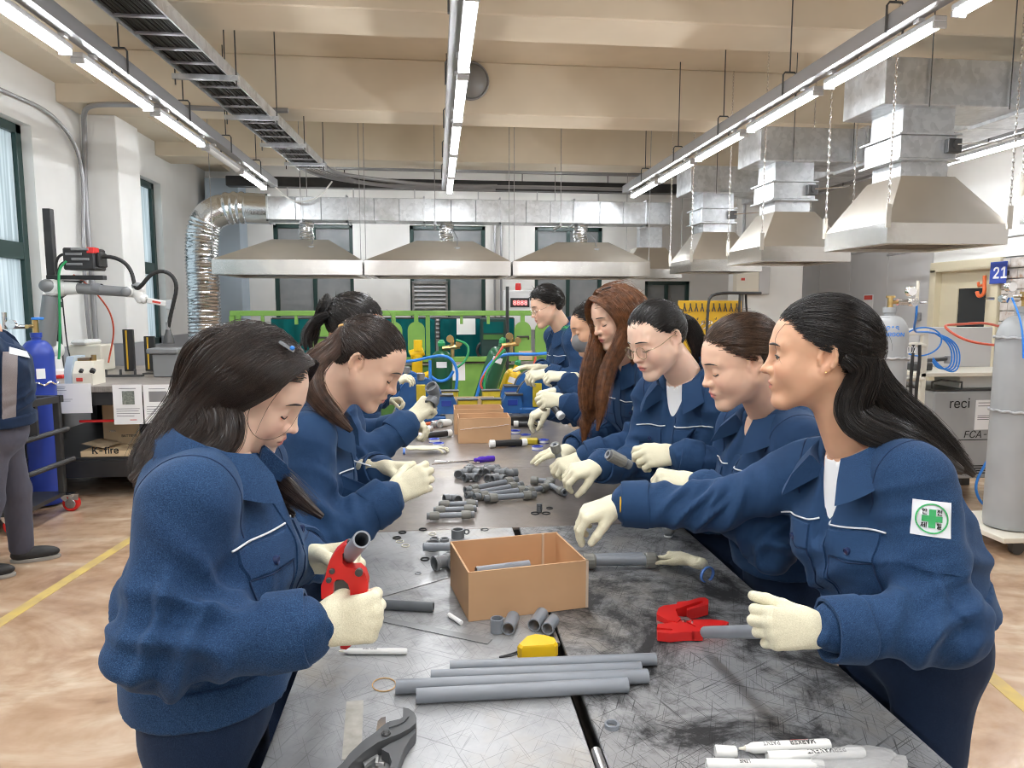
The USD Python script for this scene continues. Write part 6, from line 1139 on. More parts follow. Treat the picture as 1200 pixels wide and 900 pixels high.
# ---------------------------------------------------------------- pieces lying on cloth
class Cloth:
    def __init__(s, mesh):
        s.m = mesh; s.r = trimesh.ray.ray_pyembree.RayMeshIntersector(mesh) if trimesh.ray.has_embree else trimesh.ray.ray_triangle.RayMeshIntersector(mesh)
    def project(s, P, d, off=.002, reach=.25):
        P = np.asarray(P, float); d = nz(d)
        loc, ir, it = s.r.intersects_location(P + d * reach, np.tile(-d, (len(P), 1)), multiple_hits=False)
        out = P.copy(); got = np.zeros(len(P), bool)
        nrm = s.m.face_normals[it]
        out[ir] = loc + (nrm * .5 + d * .5) * off; got[ir] = True
        return out, got
    def patch(s, c, d, n=(10, 8), t=.003, lift=.0, reach=.12, tol=.10):
        """A sheet over the quad c (four points, in order) pushed along -d on to the cloth."""
        c = np.asarray(c, float); u, v = np.meshgrid(np.linspace(0, 1, n[0]), np.linspace(0, 1, n[1]), indexing='ij')
        u, v = u.ravel()[:, None], v.ravel()[:, None]
        P = c[0] * (1 - u) * (1 - v) + c[1] * u * (1 - v) + c[2] * u * v + c[3] * (1 - u) * v
        Q, got = s.project(P, d, t + lift, reach)
        got &= np.linalg.norm(Q - P, axis=1) < tol
        if got.sum() < .75 * len(P): return None
        ref = Q[got]
        if not got.all():
            from scipy.spatial import cKDTree
            tr = cKDTree(P[got]); Q[~got] = ref[tr.query(P[~got])[1]] 
        i, j = np.meshgrid(np.arange(n[0] - 1), np.arange(n[1] - 1), indexing='ij'); a = i * n[1] + j
        f = np.stack([a, a + n[1], a + n[1] + 1, a + 1], -1).reshape(-1, 4)
        N = n[0] * n[1]; D = nz(d); top = Q; bot = Q - D * (t + .004)
        f = quadtri(f)
        if np.dot(np.cross(top[f[0, 1]] - top[f[0, 0]], top[f[0, 2]] - top[f[0, 0]]), D) < 0: f = f[:, ::-1]
        edge = [k for k in range(0, N, n[1])] + [N - n[1] + k for k in range(1, n[1])] + [N - 1 - k * n[1] for k in range(1, n[0])] + [n[1] - 1 - k for k in range(1, n[1])]
        e = np.array(edge[:]); e2 = np.roll(e, -1)
        sk = np.vstack([np.stack([e, e2, e2 + N], 1), np.stack([e, e2 + N, e + N], 1)])
        m = trimesh.Trimesh(np.vstack([top, bot]), np.vstack([f, f[:, ::-1] + N, sk]), process=False)
        m.fix_normals(); return m
    def line(s, P, d, r=.0016, off=.001, n=24, reach=.10, tol=.07):
        P = np.asarray(P, float); t = np.concatenate([[0], np.cumsum(np.linalg.norm(np.diff(P, axis=0), axis=1))]); q = np.linspace(0, t[-1], n)
        D = np.stack([np.interp(q, t, P[:, k]) for k in range(3)], 1)
        Q, got = s.project(D, d, off, reach); Q = Q[got & (np.linalg.norm(Q - D, axis=1) < tol)]
        return tube(Q, r, 6) if len(Q) > 3 else None
    def hit(s, px, py):
        """The point of the cloth that a line of sight of the survey photo meets, and its normal."""
        d = nz(at(px, py, Y=1.0) - CAMP)
        loc, ir, it = s.r.intersects_location([CAMP], [d], multiple_hits=False)
        return (loc[0], s.m.face_normals[it[0]]) if len(loc) else (None, None)
    def button(s, p, d, r=.008):
        Q, got = s.project([p], d, .004, .12)
        return xf(lathe([(0, .004), (r * .6, .0042), (r * .75, .0058), (r, .005), (r, -.004), (0, -.004)], 16), along(Q[0], Q[0] + np.asarray(d, float))) if got[0] else None
# ---------------------------------------------------------------- cloth, skin and hair materials
def denim(name, dark, mid, light):
    graph(name, {'g': ('geometry', {}), 'n': ('noise_texture', {'scale': 680.0, 'detail': 2.0, 'roughness': .75}), 'r': ('rgb_ramp', {'ramp': [(.34, dark), (.52, mid), (.70, light)]}),
      'n2': ('noise_texture', {'scale': 5.0, 'detail': 4.0}), 'r2': ('rgb_ramp', {'ramp': [(.3, (.86, .87, .90)), (.7, (1.10, 1.09, 1.06))]}), 'm': ('mix_color', {'blend_type': 'multiply', 'fac': 1.0, 'use_clamp': False}),
      'b': ('bump', {'strength': .2, 'distance': .001}), 'n3': ('noise_texture', {'scale': 26.0, 'detail': 2.0}), 'b2': ('bump', {'strength': .16, 'distance': .005}),
      'p': ('principled_bsdf', {'roughness': .82, 'specular_ior_level': .25, 'sheen_weight': .12, 'sheen_roughness': .4, 'sheen_tint': (.5, .65, .9)})},
      [('g.position', 'n.vector'), ('n.fac', 'r.fac'), ('g.position', 'n2.vector'), ('n2.fac', 'r2.fac'), ('r.color', 'm.a'), ('r2.color', 'm.b'), ('m.result', 'p.base_color'), ('n.fac', 'b.height'),
       ('g.position', 'n3.vector'), ('n3.fac', 'b2.height'), ('b2.normal', 'b.normal'), ('b.normal', 'p.normal')], 'p.BSDF')
denim('denim', (.0048, .0175, .054), (.0145, .049, .126), (.044, .100, .205))
denim('denim_trousers', (.004, .012, .036), (.008, .021, .056), (.02, .04, .085))
denim('denim_inside', (.05, .12, .26), (.08, .17, .34), (.12, .22, .40))
denim('cloth_grey', (.06, .06, .085), (.085, .085, .115), (.12, .12, .15))
denim('cloth_taupe', (.18, .155, .155), (.235, .205, .205), (.29, .26, .255))
pm('seam_thread', (.008, .025, .075), .9)
pm('piping_white', (.72, .74, .78), .5)
pm('reflective', (.62, .64, .66), .35)
pm('button_blue', (.02, .035, .10), .25)
pm('snap_metal', (.45, .45, .45), .3, .9)
pm('tee_white', (.84, .85, .86), .8, bump=(35, .2, .004))
graph('skin', {'a': ('attribute', {'attribute': 'Col'}), 'g': ('geometry', {}), 'n': ('noise_texture', {'scale': 420.0, 'detail': 2.0}), 'b': ('bump', {'strength': .08, 'distance': .0006}),
   'p': ('principled_bsdf', {'roughness': .46, 'specular_ior_level': .42, 'subsurface_weight': .12, 'subsurface_radius': (1.0, .35, .2), 'subsurface_scale': .006})},
   [('a.color', 'p.base_color'), ('g.position', 'n.vector'), ('n.fac', 'b.height'), ('b.normal', 'p.normal')], 'p.BSDF')
graph('glove_knit', {'g': ('geometry', {}), 'n': ('noise_texture', {'scale': 520.0, 'detail': 1.0}), 'r': ('rgb_ramp', {'ramp': [(.3, (.66, .615, .44)), (.7, (.78, .735, .56))]}),
   'n2': ('noise_texture', {'scale': 30.0, 'detail': 3.0}), 'b': ('bump', {'strength': .4, 'distance': .0012}), 'b2': ('bump', {'strength': .25, 'distance': .005}), 'p': ('principled_bsdf', {'roughness': .9, 'specular_ior_level': .2, 'sheen_weight': .15})},
   [('g.position', 'n.vector'), ('g.position', 'n2.vector'), ('n.fac', 'r.fac'), ('r.color', 'p.base_color'), ('n2.fac', 'b2.height'), ('b2.normal', 'b.normal'), ('n.fac', 'b.height'), ('b.normal', 'p.normal')], 'p.BSDF')
pm('glove_hem_yellow', (.75, .45, .03), .8)
pm('glove_hem_blue', (.10, .22, .60), .8)
def hairmat(name, c, c2):
    graph(name, {'g': ('geometry', {}), 'n': ('noise_texture', {'scale': 55.0, 'detail': 2.0}), 'r': ('rgb_ramp', {'ramp': [(.3, c), (.7, c2)]}), 'p': ('principled_bsdf', {'roughness': .36, 'specular_ior_level': .5})},
          [('g.position', 'n.vector'), ('n.fac', 'r.fac'), ('r.color', 'p.base_color')], 'p.BSDF')
hairmat('hair_black', (.0055, .0045, .0045), (.014, .011, .010))
hairmat('hair_darkbrown', (.014, .008, .006), (.035, .020, .014))
hairmat('hair_brown', (.035, .017, .009), (.085, .045, .024))
hairmat('hair_auburn', (.085, .030, .010), (.22, .085, .030))
hairmat('hair_tail', (.040, .020, .013), (.11, .058, .036))
pm('eye_white', (.62, .58, .55), .12); pm('eye_dark', (.010, .006, .005), .06)
pm('mask_grey', (.22, .22, .23), .85, bump=(60, .3, .002)); pm('glasses_metal', (.62, .50, .32), .25, 1.0)
graph('lens', {'a': ('transparent_bsdf', {'color': (.97, .98, .98)}), 'b': ('glossy_bsdf', {'roughness': .05}), 'm': ('mix_closure', {'fac': .06})},
      [('a.BSDF', 'm.closure1'), ('b.BSDF', 'm.closure2')], 'm.closure')
pm('shoe_black', (.02, .02, .021), .6, bump=(40, .2, .002)); pm('shoe_sole', (.30, .28, .25), .7); pm('gold', (.8, .6, .25), .2, 1.0)
pm('patch_green', (.04, .38, .12), .6)

# ---------------------------------------------------------------- curves of hair
def strands(P, name, paths, width, mat):
    p = numbered(P + '/' + name); off = OFF[P]
    c = UsdGeom.BasisCurves.Define(stage, p)
    c.CreateTypeAttr('linear'); c.CreateCurveVertexCountsAttr(Vt.IntArray([len(q) for q in paths]))
    pts = np.vstack(paths) - off
    c.CreatePointsAttr(Vt.Vec3fArray.FromNumpy(pts.astype(np.float32)))
    w = np.concatenate([width * np.clip(np.minimum(np.linspace(1.3, .35, len(q)), 1), .35, 1) for q in paths])
    c.CreateWidthsAttr(Vt.FloatArray.FromNumpy(w.astype(np.float32))); c.SetWidthsInterpolation('vertex')
    UsdShade.MaterialBindingAPI.Apply(c.GetPrim()).Bind(MATS[mat])
    setd(c.GetPrim(), kind='stuff')
    return p
def to_world(H, q): q = np.asarray(q, float); return q @ H[:3, :3].T + H[:3, 3]
def slerp_path(a, b, n, r0=0., mid=.006, H=None):
    """A path over the skull from local point a to local point b, lifted by mid in between."""
    u, v = (a - HC) / HR, (b - HC) / HR
    ru, rv = np.linalg.norm(u), np.linalg.norm(v); u, v = u / ru, v / rv
    w = math.acos(np.clip(u @ v, -1, 1)); t = np.linspace(0, 1, n)[:, None]
    d = (np.sin((1 - t) * w) * u + np.sin(t * w) * v) / max(math.sin(w), 1e-5)
    rad = ru + (rv - ru) * t
    q = HC + d * HR * rad
    return q + nz_rows(d * HR) * (r0 + mid * np.sin(t * PI))
def nz_rows(a): return a / (np.linalg.norm(a, axis=1, keepdims=True) + 1e-12)
A0 = V(.080, 0, .078); AN = nz(V(-.058, 0, .092))
def in_cap(p, fringe=0.):
    """Whether a local point lies above the hairline (forehead to ear to nape)."""
    a = (p - A0) @ AN + fringe - .55 * np.abs(p[..., 1]) ** 1.0 * .12
    return (a > 0) | ((p[..., 0] < -.030) & (p[..., 2] > -.072))
def cap_depth(x, y, z, hl):
    """How far a local point lies inside the hairline: forehead, temple, sideburn before the ear, nape."""
    ay = np.abs(y)
    a = (x - A0[0]) * AN[0] + (z - A0[2]) * AN[2] + hl + .004 - .066 * ay - .010 * np.exp(-((ay - .045) / .016) ** 2)
    b = np.minimum(-(x + .034), z + .074)
    return np.maximum(a, b)
def hair_cap(P, H, tie, mat, lift=.010, nstr=2600, seed=1, width=.0011, stop=1.0, hl=0.010, flyaway=30, h=.003, vol=(0, 0, 0), strand_mat=None):
    """The hair on the skull, combed towards the local point tie; a solid under-layer and strands."""
    s = Field((-.135, -.105, -.10), (.115, .105, .145), h)
    R_ = HR + lift + np.asarray(vol)
    s.ell(HC + np.asarray(vol) * V(-.4, 0, .3), R_, k=.001)
    x, y, z = s.ax[0][:, None, None], s.ax[1][None, :, None], s.ax[2][None, None, :]
    g = cap_depth(x, y, z, hl)
    t = np.clip(g / .045, 0, 1); d = s.d + (lift * 1.0) * (1 - t * (2 - t)); k = .004; reg = -g
    hh = np.maximum(k - np.abs(d - reg), 0) / k
    s.d = (np.maximum(d, reg) + hh * hh * k / 4).astype(np.float32)
    m = s.mesh()
    rs = np.random.RandomState(seed)
    v = m.vertices; q = v - HC; tdir = nz(tie - HC)
    a = np.arctan2(q @ nz(np.cross(tdir, V(0, 1, .001))), q @ nz(np.cross(tdir, np.cross(tdir, V(0, 1, .001)))))
    m.vertices = v + nz_rows(q) * (.0011 * np.sin(a * 38 + 3 * meshkit.noise(v * 30, seed)) + .0007 * np.sin(a * 83) + .005 * (meshkit.noise(v * 16, seed + 3) - .5))[:, None]
    hp = obj('hair', xf(m, H), mat, P, smooth=True)
    paths = []
    tries = 0
    while len(paths) < nstr and tries < nstr * 8:
        tries += 1
        u = rs.normal(size=3); u /= np.linalg.norm(u)
        p = HC + u * HR
        g = float(cap_depth(*p, hl)) + .007 * rs.rand() ** 2
        if g < 0: continue
        t = min(max(g, 0) / .045, 1)
        p = HC + u * (HR + .0008 + (R_ - HR) * (t * (2 - t)) * (1.02 + .06 * rs.rand()))
        if rs.rand() > .35 and g > .05: continue
        e = tie + rs.normal(size=3) * .006
        b = HC + (e - HC) * 1.0
        path = slerp_path(p, b, 14, .0012 + .002 * rs.rand(), .004 * rs.rand())
        if (cap_depth(path[:11, 0], path[:11, 1], path[:11, 2], hl) < -.004).any(): continue
        path = path[:max(5, int(14 * min(1, stop * (.75 + .5 * rs.rand()))))]
        path += np.cumsum(rs.normal(size=path.shape) * .00035, axis=0)
        paths.append(to_world(H, path))
    for k in range(flyaway):
        u = rs.normal(size=3); u[2] = abs(u[2]); u /= np.linalg.norm(u); p = HC + u * R_
        if cap_depth(*p, hl) < .005: continue
        d = nz(rs.normal(size=3) + 1.0 * u); L = .02 + .03 * rs.rand(); t = np.linspace(0, 1, 8)[:, None]
        paths.append(to_world(H, p + L * (d * t + (tdir * .6 - u * .5) * t * t)))
    strands(hp, 'hair_strands', paths, width, strand_mat or mat)
    return hp
def lock(paths, tubes, G, w, th, n, rs, flat_n=None, tip=.35, m=18, wave=0.0):
    """Adds a lock following the points G (world): half-width w and half-thickness th per point."""
    C = smoothpath(G, m); T = nz_rows(np.gradient(C, axis=0)); w = np.interp(np.linspace(0, 1, m), np.linspace(0, 1, len(w)), w); th = np.interp(np.linspace(0, 1, m), np.linspace(0, 1, len(th)), th)
    N = np.asarray(flat_n, float) if flat_n is not None else V(0, -1, 0)
    N = np.broadcast_to(N, (m, 3)) if N.ndim == 1 else np.stack([np.interp(np.linspace(0, 1, m), np.linspace(0, 1, len(N)), N[:, k]) for k in range(3)], 1)
    N = nz_rows(N - T * (N * T).sum(1, keepdims=True)); S = np.cross(T, N)
    a = np.linspace(0, 2 * PI, 20, endpoint=False)
    ww = w * .93; tt = th * .88
    ring_ = C[:, None] + ww[:, None, None] * np.cos(a)[None, :, None] * S[:, None] + tt[:, None, None] * np.sin(a)[None, :, None] * N[:, None]
    ph = rs.rand() * 9
    ring_ += (N[:, None] * np.sin(a)[None, :, None] + S[:, None] * np.cos(a)[None, :, None]) * (.0016 * np.sin(a * 7 + ph)[None, :, None])
    i, j = np.meshgrid(np.arange(m - 1), np.arange(20), indexing='ij'); j2 = (j + 1) % 20
    f = quadtri(np.stack([i * 20 + j, i * 20 + j2, (i + 1) * 20 + j2, (i + 1) * 20 + j], -1).reshape(-1, 4))
    v = np.vstack([ring_.reshape(-1, 3), C[:1], C[-1:]]); c = np.arange(20); c2 = (c + 1) % 20
    f = np.vstack([f, np.stack([np.full(20, m * 20), c2, c], 1), np.stack([np.full(20, m * 20 + 1), (m - 1) * 20 + c, (m - 1) * 20 + c2], 1)])
    tubes.append(trimesh.Trimesh(v, f, process=False))
    t = np.linspace(0, 1, m)[:, None]
    for k in range(n):
        r = .55 + .55 * math.sqrt(rs.rand()); q = rs.rand() * 2 * PI
        path = C + S * (w * r * math.cos(q))[:, None] + N * (th * r * math.sin(q))[:, None]
        path = path + np.cumsum(rs.normal(size=path.shape) * .0006, axis=0) + (S * rs.normal() + N * rs.normal() * .5) * .006 * t ** 2 + wave * S * np.sin(t * 7 + rs.rand() * 2) * t
        e = max(6, int(m * (1 - .22 * rs.rand())))
        paths.append(path[:e])
def loose_hair(P, locks, mat, seed=3, width=.0011, strand_mat=None, name='hair_lock'):
    rs = np.random.RandomState(seed); paths, tubes = [], []
    for L in locks: lock(paths, tubes, L['g'], L['w'], L['t'], L.get('n', 260), rs, L.get('N'), m=L.get('m', 18), wave=L.get('wave', 0))
    p = obj(name, B(tubes), mat, P, smooth=True)
    strands(p, 'hair_strands', paths, width, strand_mat or mat)
    return p

# ---------------------------------------------------------------- a worker in a denim uniform
def ik(S, Wt, a, b, pole):
    d = Wt - S; L = np.linalg.norm(d); d = d / L; L2 = min(L, (a + b) * .999)
    x = (a * a - b * b + L2 * L2) / (2 * L2); hgt = math.sqrt(max(a * a - x * x, 1e-6))
    p = nz(pole - d * (np.asarray(pole) @ d)); return S + d * x + p * hgt
def headM(c, fwd, roll=0.0, s=1.0):
    f = nz(fwd); l = nz(np.cross(V(0, 0, 1), f)); u = np.cross(f, l)
    if roll:
        l, u = l * math.cos(roll) + u * math.sin(roll), u * math.cos(roll) - l * math.sin(roll)
    M = np.eye(4); M[:3, 0] = f * s; M[:3, 1] = l * s; M[:3, 2] = u * s; M[:3, 3] = c; return M
def person(label, F, N, Pel, H, arms, h=.010, hh=.0034, sw=.152, tone=(.58, .36, .25), bulk=1.0, face={}, details=2, tee=False, opened=False, jacket='denim', trousers='denim_trousers', seed=1, feet=None, group=None, bust=1.0, collar=True, sleeveline=True):
    F = nz(F); s_ = np.cross(V(0, 0, 1), F); N, Pel = np.asarray(N, float), np.asarray(Pel, float)
    u = nz(N - Pel); s_ = nz(s_ - u * (s_ @ u)); f_ = np.cross(s_, u); rs = np.random.RandomState(seed)
    D = dict(F=F, s=s_, u=u, f=f_, N=N, Pel=Pel)
    T = lambda a, b, c=0: N + s_ * a + u * b + f_ * c         # torso coordinates: left, up from the neck base, front
    Lt = np.linalg.norm(N - Pel)
    P = thing('person', label, 'person', (Pel[0], Pel[1], 0), group)
    # arms
    A = {}; al0 = arms.pop('len', (.272, .248))
    for sd, q in (('L', 1), ('R', -1)):
        S = T(q * sw, -.080, .015); a = arms[sd]
        Wt = np.asarray(a['w'], float); al = al0
        dv = Wt - S; L = np.linalg.norm(dv)
        if L > sum(al) - .005: S = S + dv / L * (L - sum(al) + .005) * .8          # a reaching shoulder follows the hand
        E = ik(S, Wt, *al, np.asarray(a.get('pole', V(0, 0, -1)), float))
        A[sd] = (S, E, Wt)
    # ---- skin: head, neck and the figure under the clothes, one surface
    hf = head_field(H, N + f_ * .012, hh, face)
    hm = None
    Hi = np.linalg.inv(H)
    hf_m = biggest(hf.mesh()); hf_m.apply_transform(H)
    bf = Field(np.minimum.reduce([Pel, N, *[x for k in A for x in A[k]], V(Pel[0], Pel[1], 0)]) - .28, np.maximum.reduce([Pel, N, *[x for k in A for x in A[k]]]) + .28, .016)
    bf.ecap(T(0, -.10), T(0, -.26), s_, .125, .075, .12, .085, k=.05); bf.ecap(T(0, -.26), Pel, s_, .12, .085, .14, .095, k=.05)
    bf.cap(T(0, -.02, .01), T(0, -.10), .05, .06, k=.04)
    ft = feet or [Pel * V(1, 1, 0) + s_ * .11 * q for q in (1, -1)]
    for q, fo in zip((1, -1), ft):
        hip = Pel + s_ * .085 * q - u * .02; kn = (hip + fo) / 2 + F * .03 + V(0, 0, .02)
        bf.cap(hip, kn, .075, .052, k=.04); bf.cap(kn, fo + V(0, 0, .09), .050, .036, k=.03); bf.cap(fo + V(0, 0, .045), fo + F * .13 + V(0, 0, .035), .035, .03, k=.03)
    for k in A:
        S, E, Wt = A[k]; bf.cap(T(0, -.075), S, .055, .05, k=.05); bf.cap(S, E, .047, .038, k=.03); bf.cap(E, Wt, .036, .019, k=.02)
        bf.cap(Wt, Wt + nz(arms[k]['x']) * .05, .017, .012, k=.01)
    bm = biggest(bf.mesh())
    try:
        un = mani(hf_m) + mani(bm); body = tri(un)
        if len(body.vertices) < len(hf_m.vertices) * .6: raise ValueError
    except Exception:
        body = B([hf_m, bm])
    obj('body', body, 'skin', P, col=head_colour(body.vertices, H, tone))
    if details > 0: face_extras(P, H, hf_m, face)
    # ---- trousers and shoes
    tf = Field(np.minimum.reduce([Pel, *ft]) - V(.28, .28, .03), np.maximum.reduce([Pel, *ft]) + V(.28, .28, .16), .014)
    tf.ecap(Pel + u * .05, Pel - u * .06, s_, .165 * bulk, .125 * bulk, .165 * bulk, .125 * bulk, k=.05)
    for q, fo in zip((1, -1), ft):
        hip = Pel + s_ * .085 * q - u * .03; kn = (hip + fo) / 2 + F * .03 + V(0, 0, .02)
        tf.cap(hip, kn, .078 * bulk, .074, k=.05); tf.cap(kn, fo + V(0, 0, .10), .078, .068, k=.03)
    tf.cut(V(0, 0, .055), V(0, 0, -1))
    tm = tf.mesh(); v = tm.vertices; tm.vertices = v + tm.vertex_normals * (.010 * (meshkit.fbm(v * V(14, 14, 7), 3, seed) - .5))[:, None]
    obj('trousers', tm, trousers, P, smooth=True)
    for fo in ft:
        o = fo + F * .05
        S_ = Field(o - .2, o + .2, .008); M = np.eye(4); M[:3, 0] = F; M[:3, 1] = np.cross(V(0, 0, 1), F)
        S_.ell(o + V(0, 0, .045) + F * .02, (.135, .047, .045), M, k=.02); S_.cap(fo + V(0, 0, .05), fo + V(0, 0, .10), .045, .045, k=.03); S_.cut(V(0, 0, .018), V(0, 0, -1))
        sh = obj('shoe', S_.mesh(), 'shoe_black', P, smooth=True)
        obj('sole', xf(lathe([(0, 0), (.98, 0), (1, .3), (1, .8), (.96, 1), (0, 1)], 28), TR(*(o + F * .02 + V(0, 0, .001)), rz=math.atan2(F[1], F[0])) @ np.diag([.138, .05, .022, 1])), 'shoe_sole', sh)
    # ---- jacket
    jl = np.minimum.reduce([Pel - .05, N, *[x for k in A for x in A[k]]]) - .24; jh = np.maximum.reduce([Pel, N, *[x for k in A for x in A[k]]]) + .24
    j = Field(jl, jh, h); b = bulk
    hem = Pel + u * .015; ws = N * .36 + Pel * .64; ch = T(0, -.20, .012); up = T(0, -.085, .0)
    j.ecap(hem, ws, s_, .180 * b, .150 * b, .172 * b, .148 * b, k=.06)
    j.ecap(ws, ch, s_, .172 * b, .148 * b, .176 * b, .132 * b, k=.06)
    j.ecap(ch, up, s_, .174 * b, .128 * b, .125, .085, k=.06)
    j.cut(hem - u * .010, -u)
    for q in (1, -1): j.ell(T(q * .075, -.235, .080 * b), (.080, .075, .055 * bust), np.stack([s_, u, f_], 1), k=.07)
    j.ell(T(0, -.10, -.055), (.13, .11, .055), np.stack([s_, u, f_], 1), k=.06)
    for q, k in ((1, 'L'), (-1, 'R')):
        S, E, Wt = A[k]
        j.cap(T(q * .055, -.050), S + u * .004, .054, .064, k=.05)
        j.cap(S, E, .074, .064, k=.045); we = Wt - nz(Wt - E) * .035
        j.cap(E, we, .066, .052, k=.04)
    j.cap(T(0, -.05, .010), T(0, .09, .02), .064, .075, k=.012, op='sub')
    if opened: j.cap(T(0, -.01, .085), T(0, -.165, .165 * b), .052, .024, k=.01, op='sub')
    jm = biggest(j.mesh())
    v = jm.vertices; nrm = jm.vertex_normals; dsp = np.zeros(len(v))
    for k in A:
        S, E, Wt = A[k]
        for (p, q, w0) in ((S, E, 1), (E, Wt, 0)):
            ax = q - p; L = np.linalg.norm(ax); ax /= L; r = v - p; t = r @ ax; rad = r - t[:, None] * ax; rl = np.linalg.norm(rad, axis=1)
            m = np.clip((.135 - rl) / .04, 0, 1) * np.clip((t + .05) / .06, 0, 1) * np.clip((L + .05 - t) / .06, 0, 1)
            e1 = nz(np.cross(ax, V(.3, .5, .8))); e2 = np.cross(ax, e1); ph = np.arctan2(rad @ e1, rad @ e2)
            de = (L - t) if w0 else t
            env = np.exp(-(de / .11) ** 2) + (.22 if w0 else .32)
            wv = t / .070 + .55 * np.sin(ph + 1.7 * seed) + 1.5 * meshkit.noise(v * 6 + seed, seed)
            rg = .5 - .5 * np.cos(2 * PI * wv); rg = rg ** 1.9
            am = np.clip(2.2 * meshkit.noise(v * 8, seed + 5) - .35, 0, 1.3)
            dsp += m * env * am * .0140 * (rg - .32)
    r = v - hem; hu = r @ u
    env = np.exp(-((hu - .10) / .09) ** 2); ph = np.arctan2(r @ s_, r @ f_)
    rg = (.5 - .5 * np.cos(2 * PI * (hu / .075 + .7 * np.sin(ph * 2 + seed) + 1.3 * meshkit.noise(v * 5, seed + 9)))) ** 2
    dist_arm = np.min([np.linalg.norm(v - (A[k][1] * .5 + A[k][2] * .5), axis=1) for k in A], axis=0)
    dsp += env * .013 * (rg - .35) * (dist_arm > .13)
    rd = 1 - np.abs(2 * meshkit.fbm(v * 4.2 + seed, 2, seed) - 1); dsp += .016 * (rd ** 3 - .5)
    dsp += .0022 * (meshkit.noise(v * 24, seed + 2) - .5)
    dsp *= np.where(dist_arm > .12, np.clip((hu + .005) / .06, 0, 1), 1)
    jm.vertices = v + nrm * dsp[:, None]
    J = obj('jacket', jm, jacket, P, smooth=True)
    cl = Cloth(jm); D.update(P=P, J=J, cl=cl, T=T, A=A, H=H, jm=jm)
    # hem band
    wb = Field(hem - .32, hem + .32, h * .9); wb.ecap(hem - u * .15, hem + u * .15, s_, .193 * b, .163 * b, .186 * b, .157 * b); wb.cut(hem + u * .035, u); wb.cut(hem - u * .03, -u)
    wm = wb.mesh(); wm.vertices += wm.vertex_normals * (.006 * (meshkit.noise(wm.vertices * 20, seed) - .3))[:, None]
    obj('waistband', wm, jacket, P, smooth=True)
    # cuffs and gloves
    for k in ('L', 'R'):
        S, E, Wt = A[k]; a = arms[k]; d = nz(Wt - E); c0 = Wt - d * .085; Lc = .068
        rc = a.get('cuff', .052)
        cf = lathe([(rc - .002, 0), (rc + .007, .0), (rc + .0105, .006), (rc + .0095, Lc - .006), (rc + .007, Lc), (rc + .001, Lc), (rc - .002, Lc - .012), (rc - .004, .0), (rc - .002, 0)], 40)
        n_ = meshkit.noise(cf.vertices * V(40, 40, 12) + seed, seed); rr = np.linalg.norm(cf.vertices[:, :2], axis=1)
        cf.vertices[:, :2] *= (1 + .10 * (n_ - .5))[:, None]; cf.vertices[:, 2] += .010 * (meshkit.noise(cf.vertices * 18 + 5, seed) - .5)
        obj('cuff', xf(cf, along(c0, Wt)), jacket, P, smooth=40)
        if a.get('pose'):
            M = frame(Wt + nz(a['x']) * a.get('dx', .004), a['x'], z=a['z'])
            g = hand_mesh(M, k == 'R', a['pose'], a.get('h', hh * .8), spread=a.get('spread', 1.0), fat=a.get('fat', 1.10))
            G = obj('glove', g, 'glove_knit', P, smooth=True)
    # tee shirt in the open neck
    if tee:
        tS = Field(N - .25, N + .2, .006); tS.ecap(T(0, -.045, .014), T(0, -.17, .04), s_, .070, .066, .10, .085, k=.03); tS.cap(T(0, -.04, .012), T(0, .12, .02), .0585, .066, k=.006, op='sub')
        obj('tee_shirt', biggest(tS.mesh()), 'tee_white', P, smooth=True)
    # collar
    if collar:
        th = np.radians(np.linspace(-1, 1, 41) * (146 if opened else 158)); sec = []
        for q in th:
            fr = (1 - math.cos(q)) / 2; sd = math.sin(q)
            o_ = s_ * sd * .074 - f_ * math.cos(q) * .068 + f_ * .012; od = nz(s_ * sd - f_ * math.cos(q))
            base = N + o_ + u * (-.030 - .030 * fr) ; wid = 1.0
            sp = .012 * fr if not opened else .030 * fr
            top = base + u * (.064 - .022 * fr) + od * (.004 + sp * .6)
            edge = top + od * (.036 + .012 * fr + sp) - u * (.046 + .034 * fr ** 2) + (f_ * .012 * fr if opened else 0)
            mid = (top + edge) / 2 + od * .008 + u * .006
            sec.append([base, top - od * .001, top + u * .003 + od * .004, mid + od * .003, edge + od * .003, edge - od * .003, mid - od * .004, top - u * .006 + od * .004, base + od * .005])
        sec = np.array(sec); sec += .006 * (np.stack([meshkit.noise(sec * 22 + k * 7, seed) for k in range(3)], -1) - .5)
        n_, m_ = sec.shape[:2]; i, jj = np.meshgrid(np.arange(n_ - 1), np.arange(m_), indexing='ij'); j2 = (jj + 1) % m_
        fc = quadtri(np.stack([i * m_ + jj, i * m_ + j2, (i + 1) * m_ + j2, (i + 1) * m_ + jj], -1).reshape(-1, 4))
        c = np.arange(1, m_ - 1); fc = np.vstack([fc, np.stack([0 * c, c + 1, c], 1), np.stack([0 * c, c, c + 1], 1) + (n_ - 1) * m_])
        cm = trimesh.Trimesh(sec.reshape(-1, 3), fc, process=False); cm.fix_normals()
        obj('collar', cm, jacket, P, smooth=50)
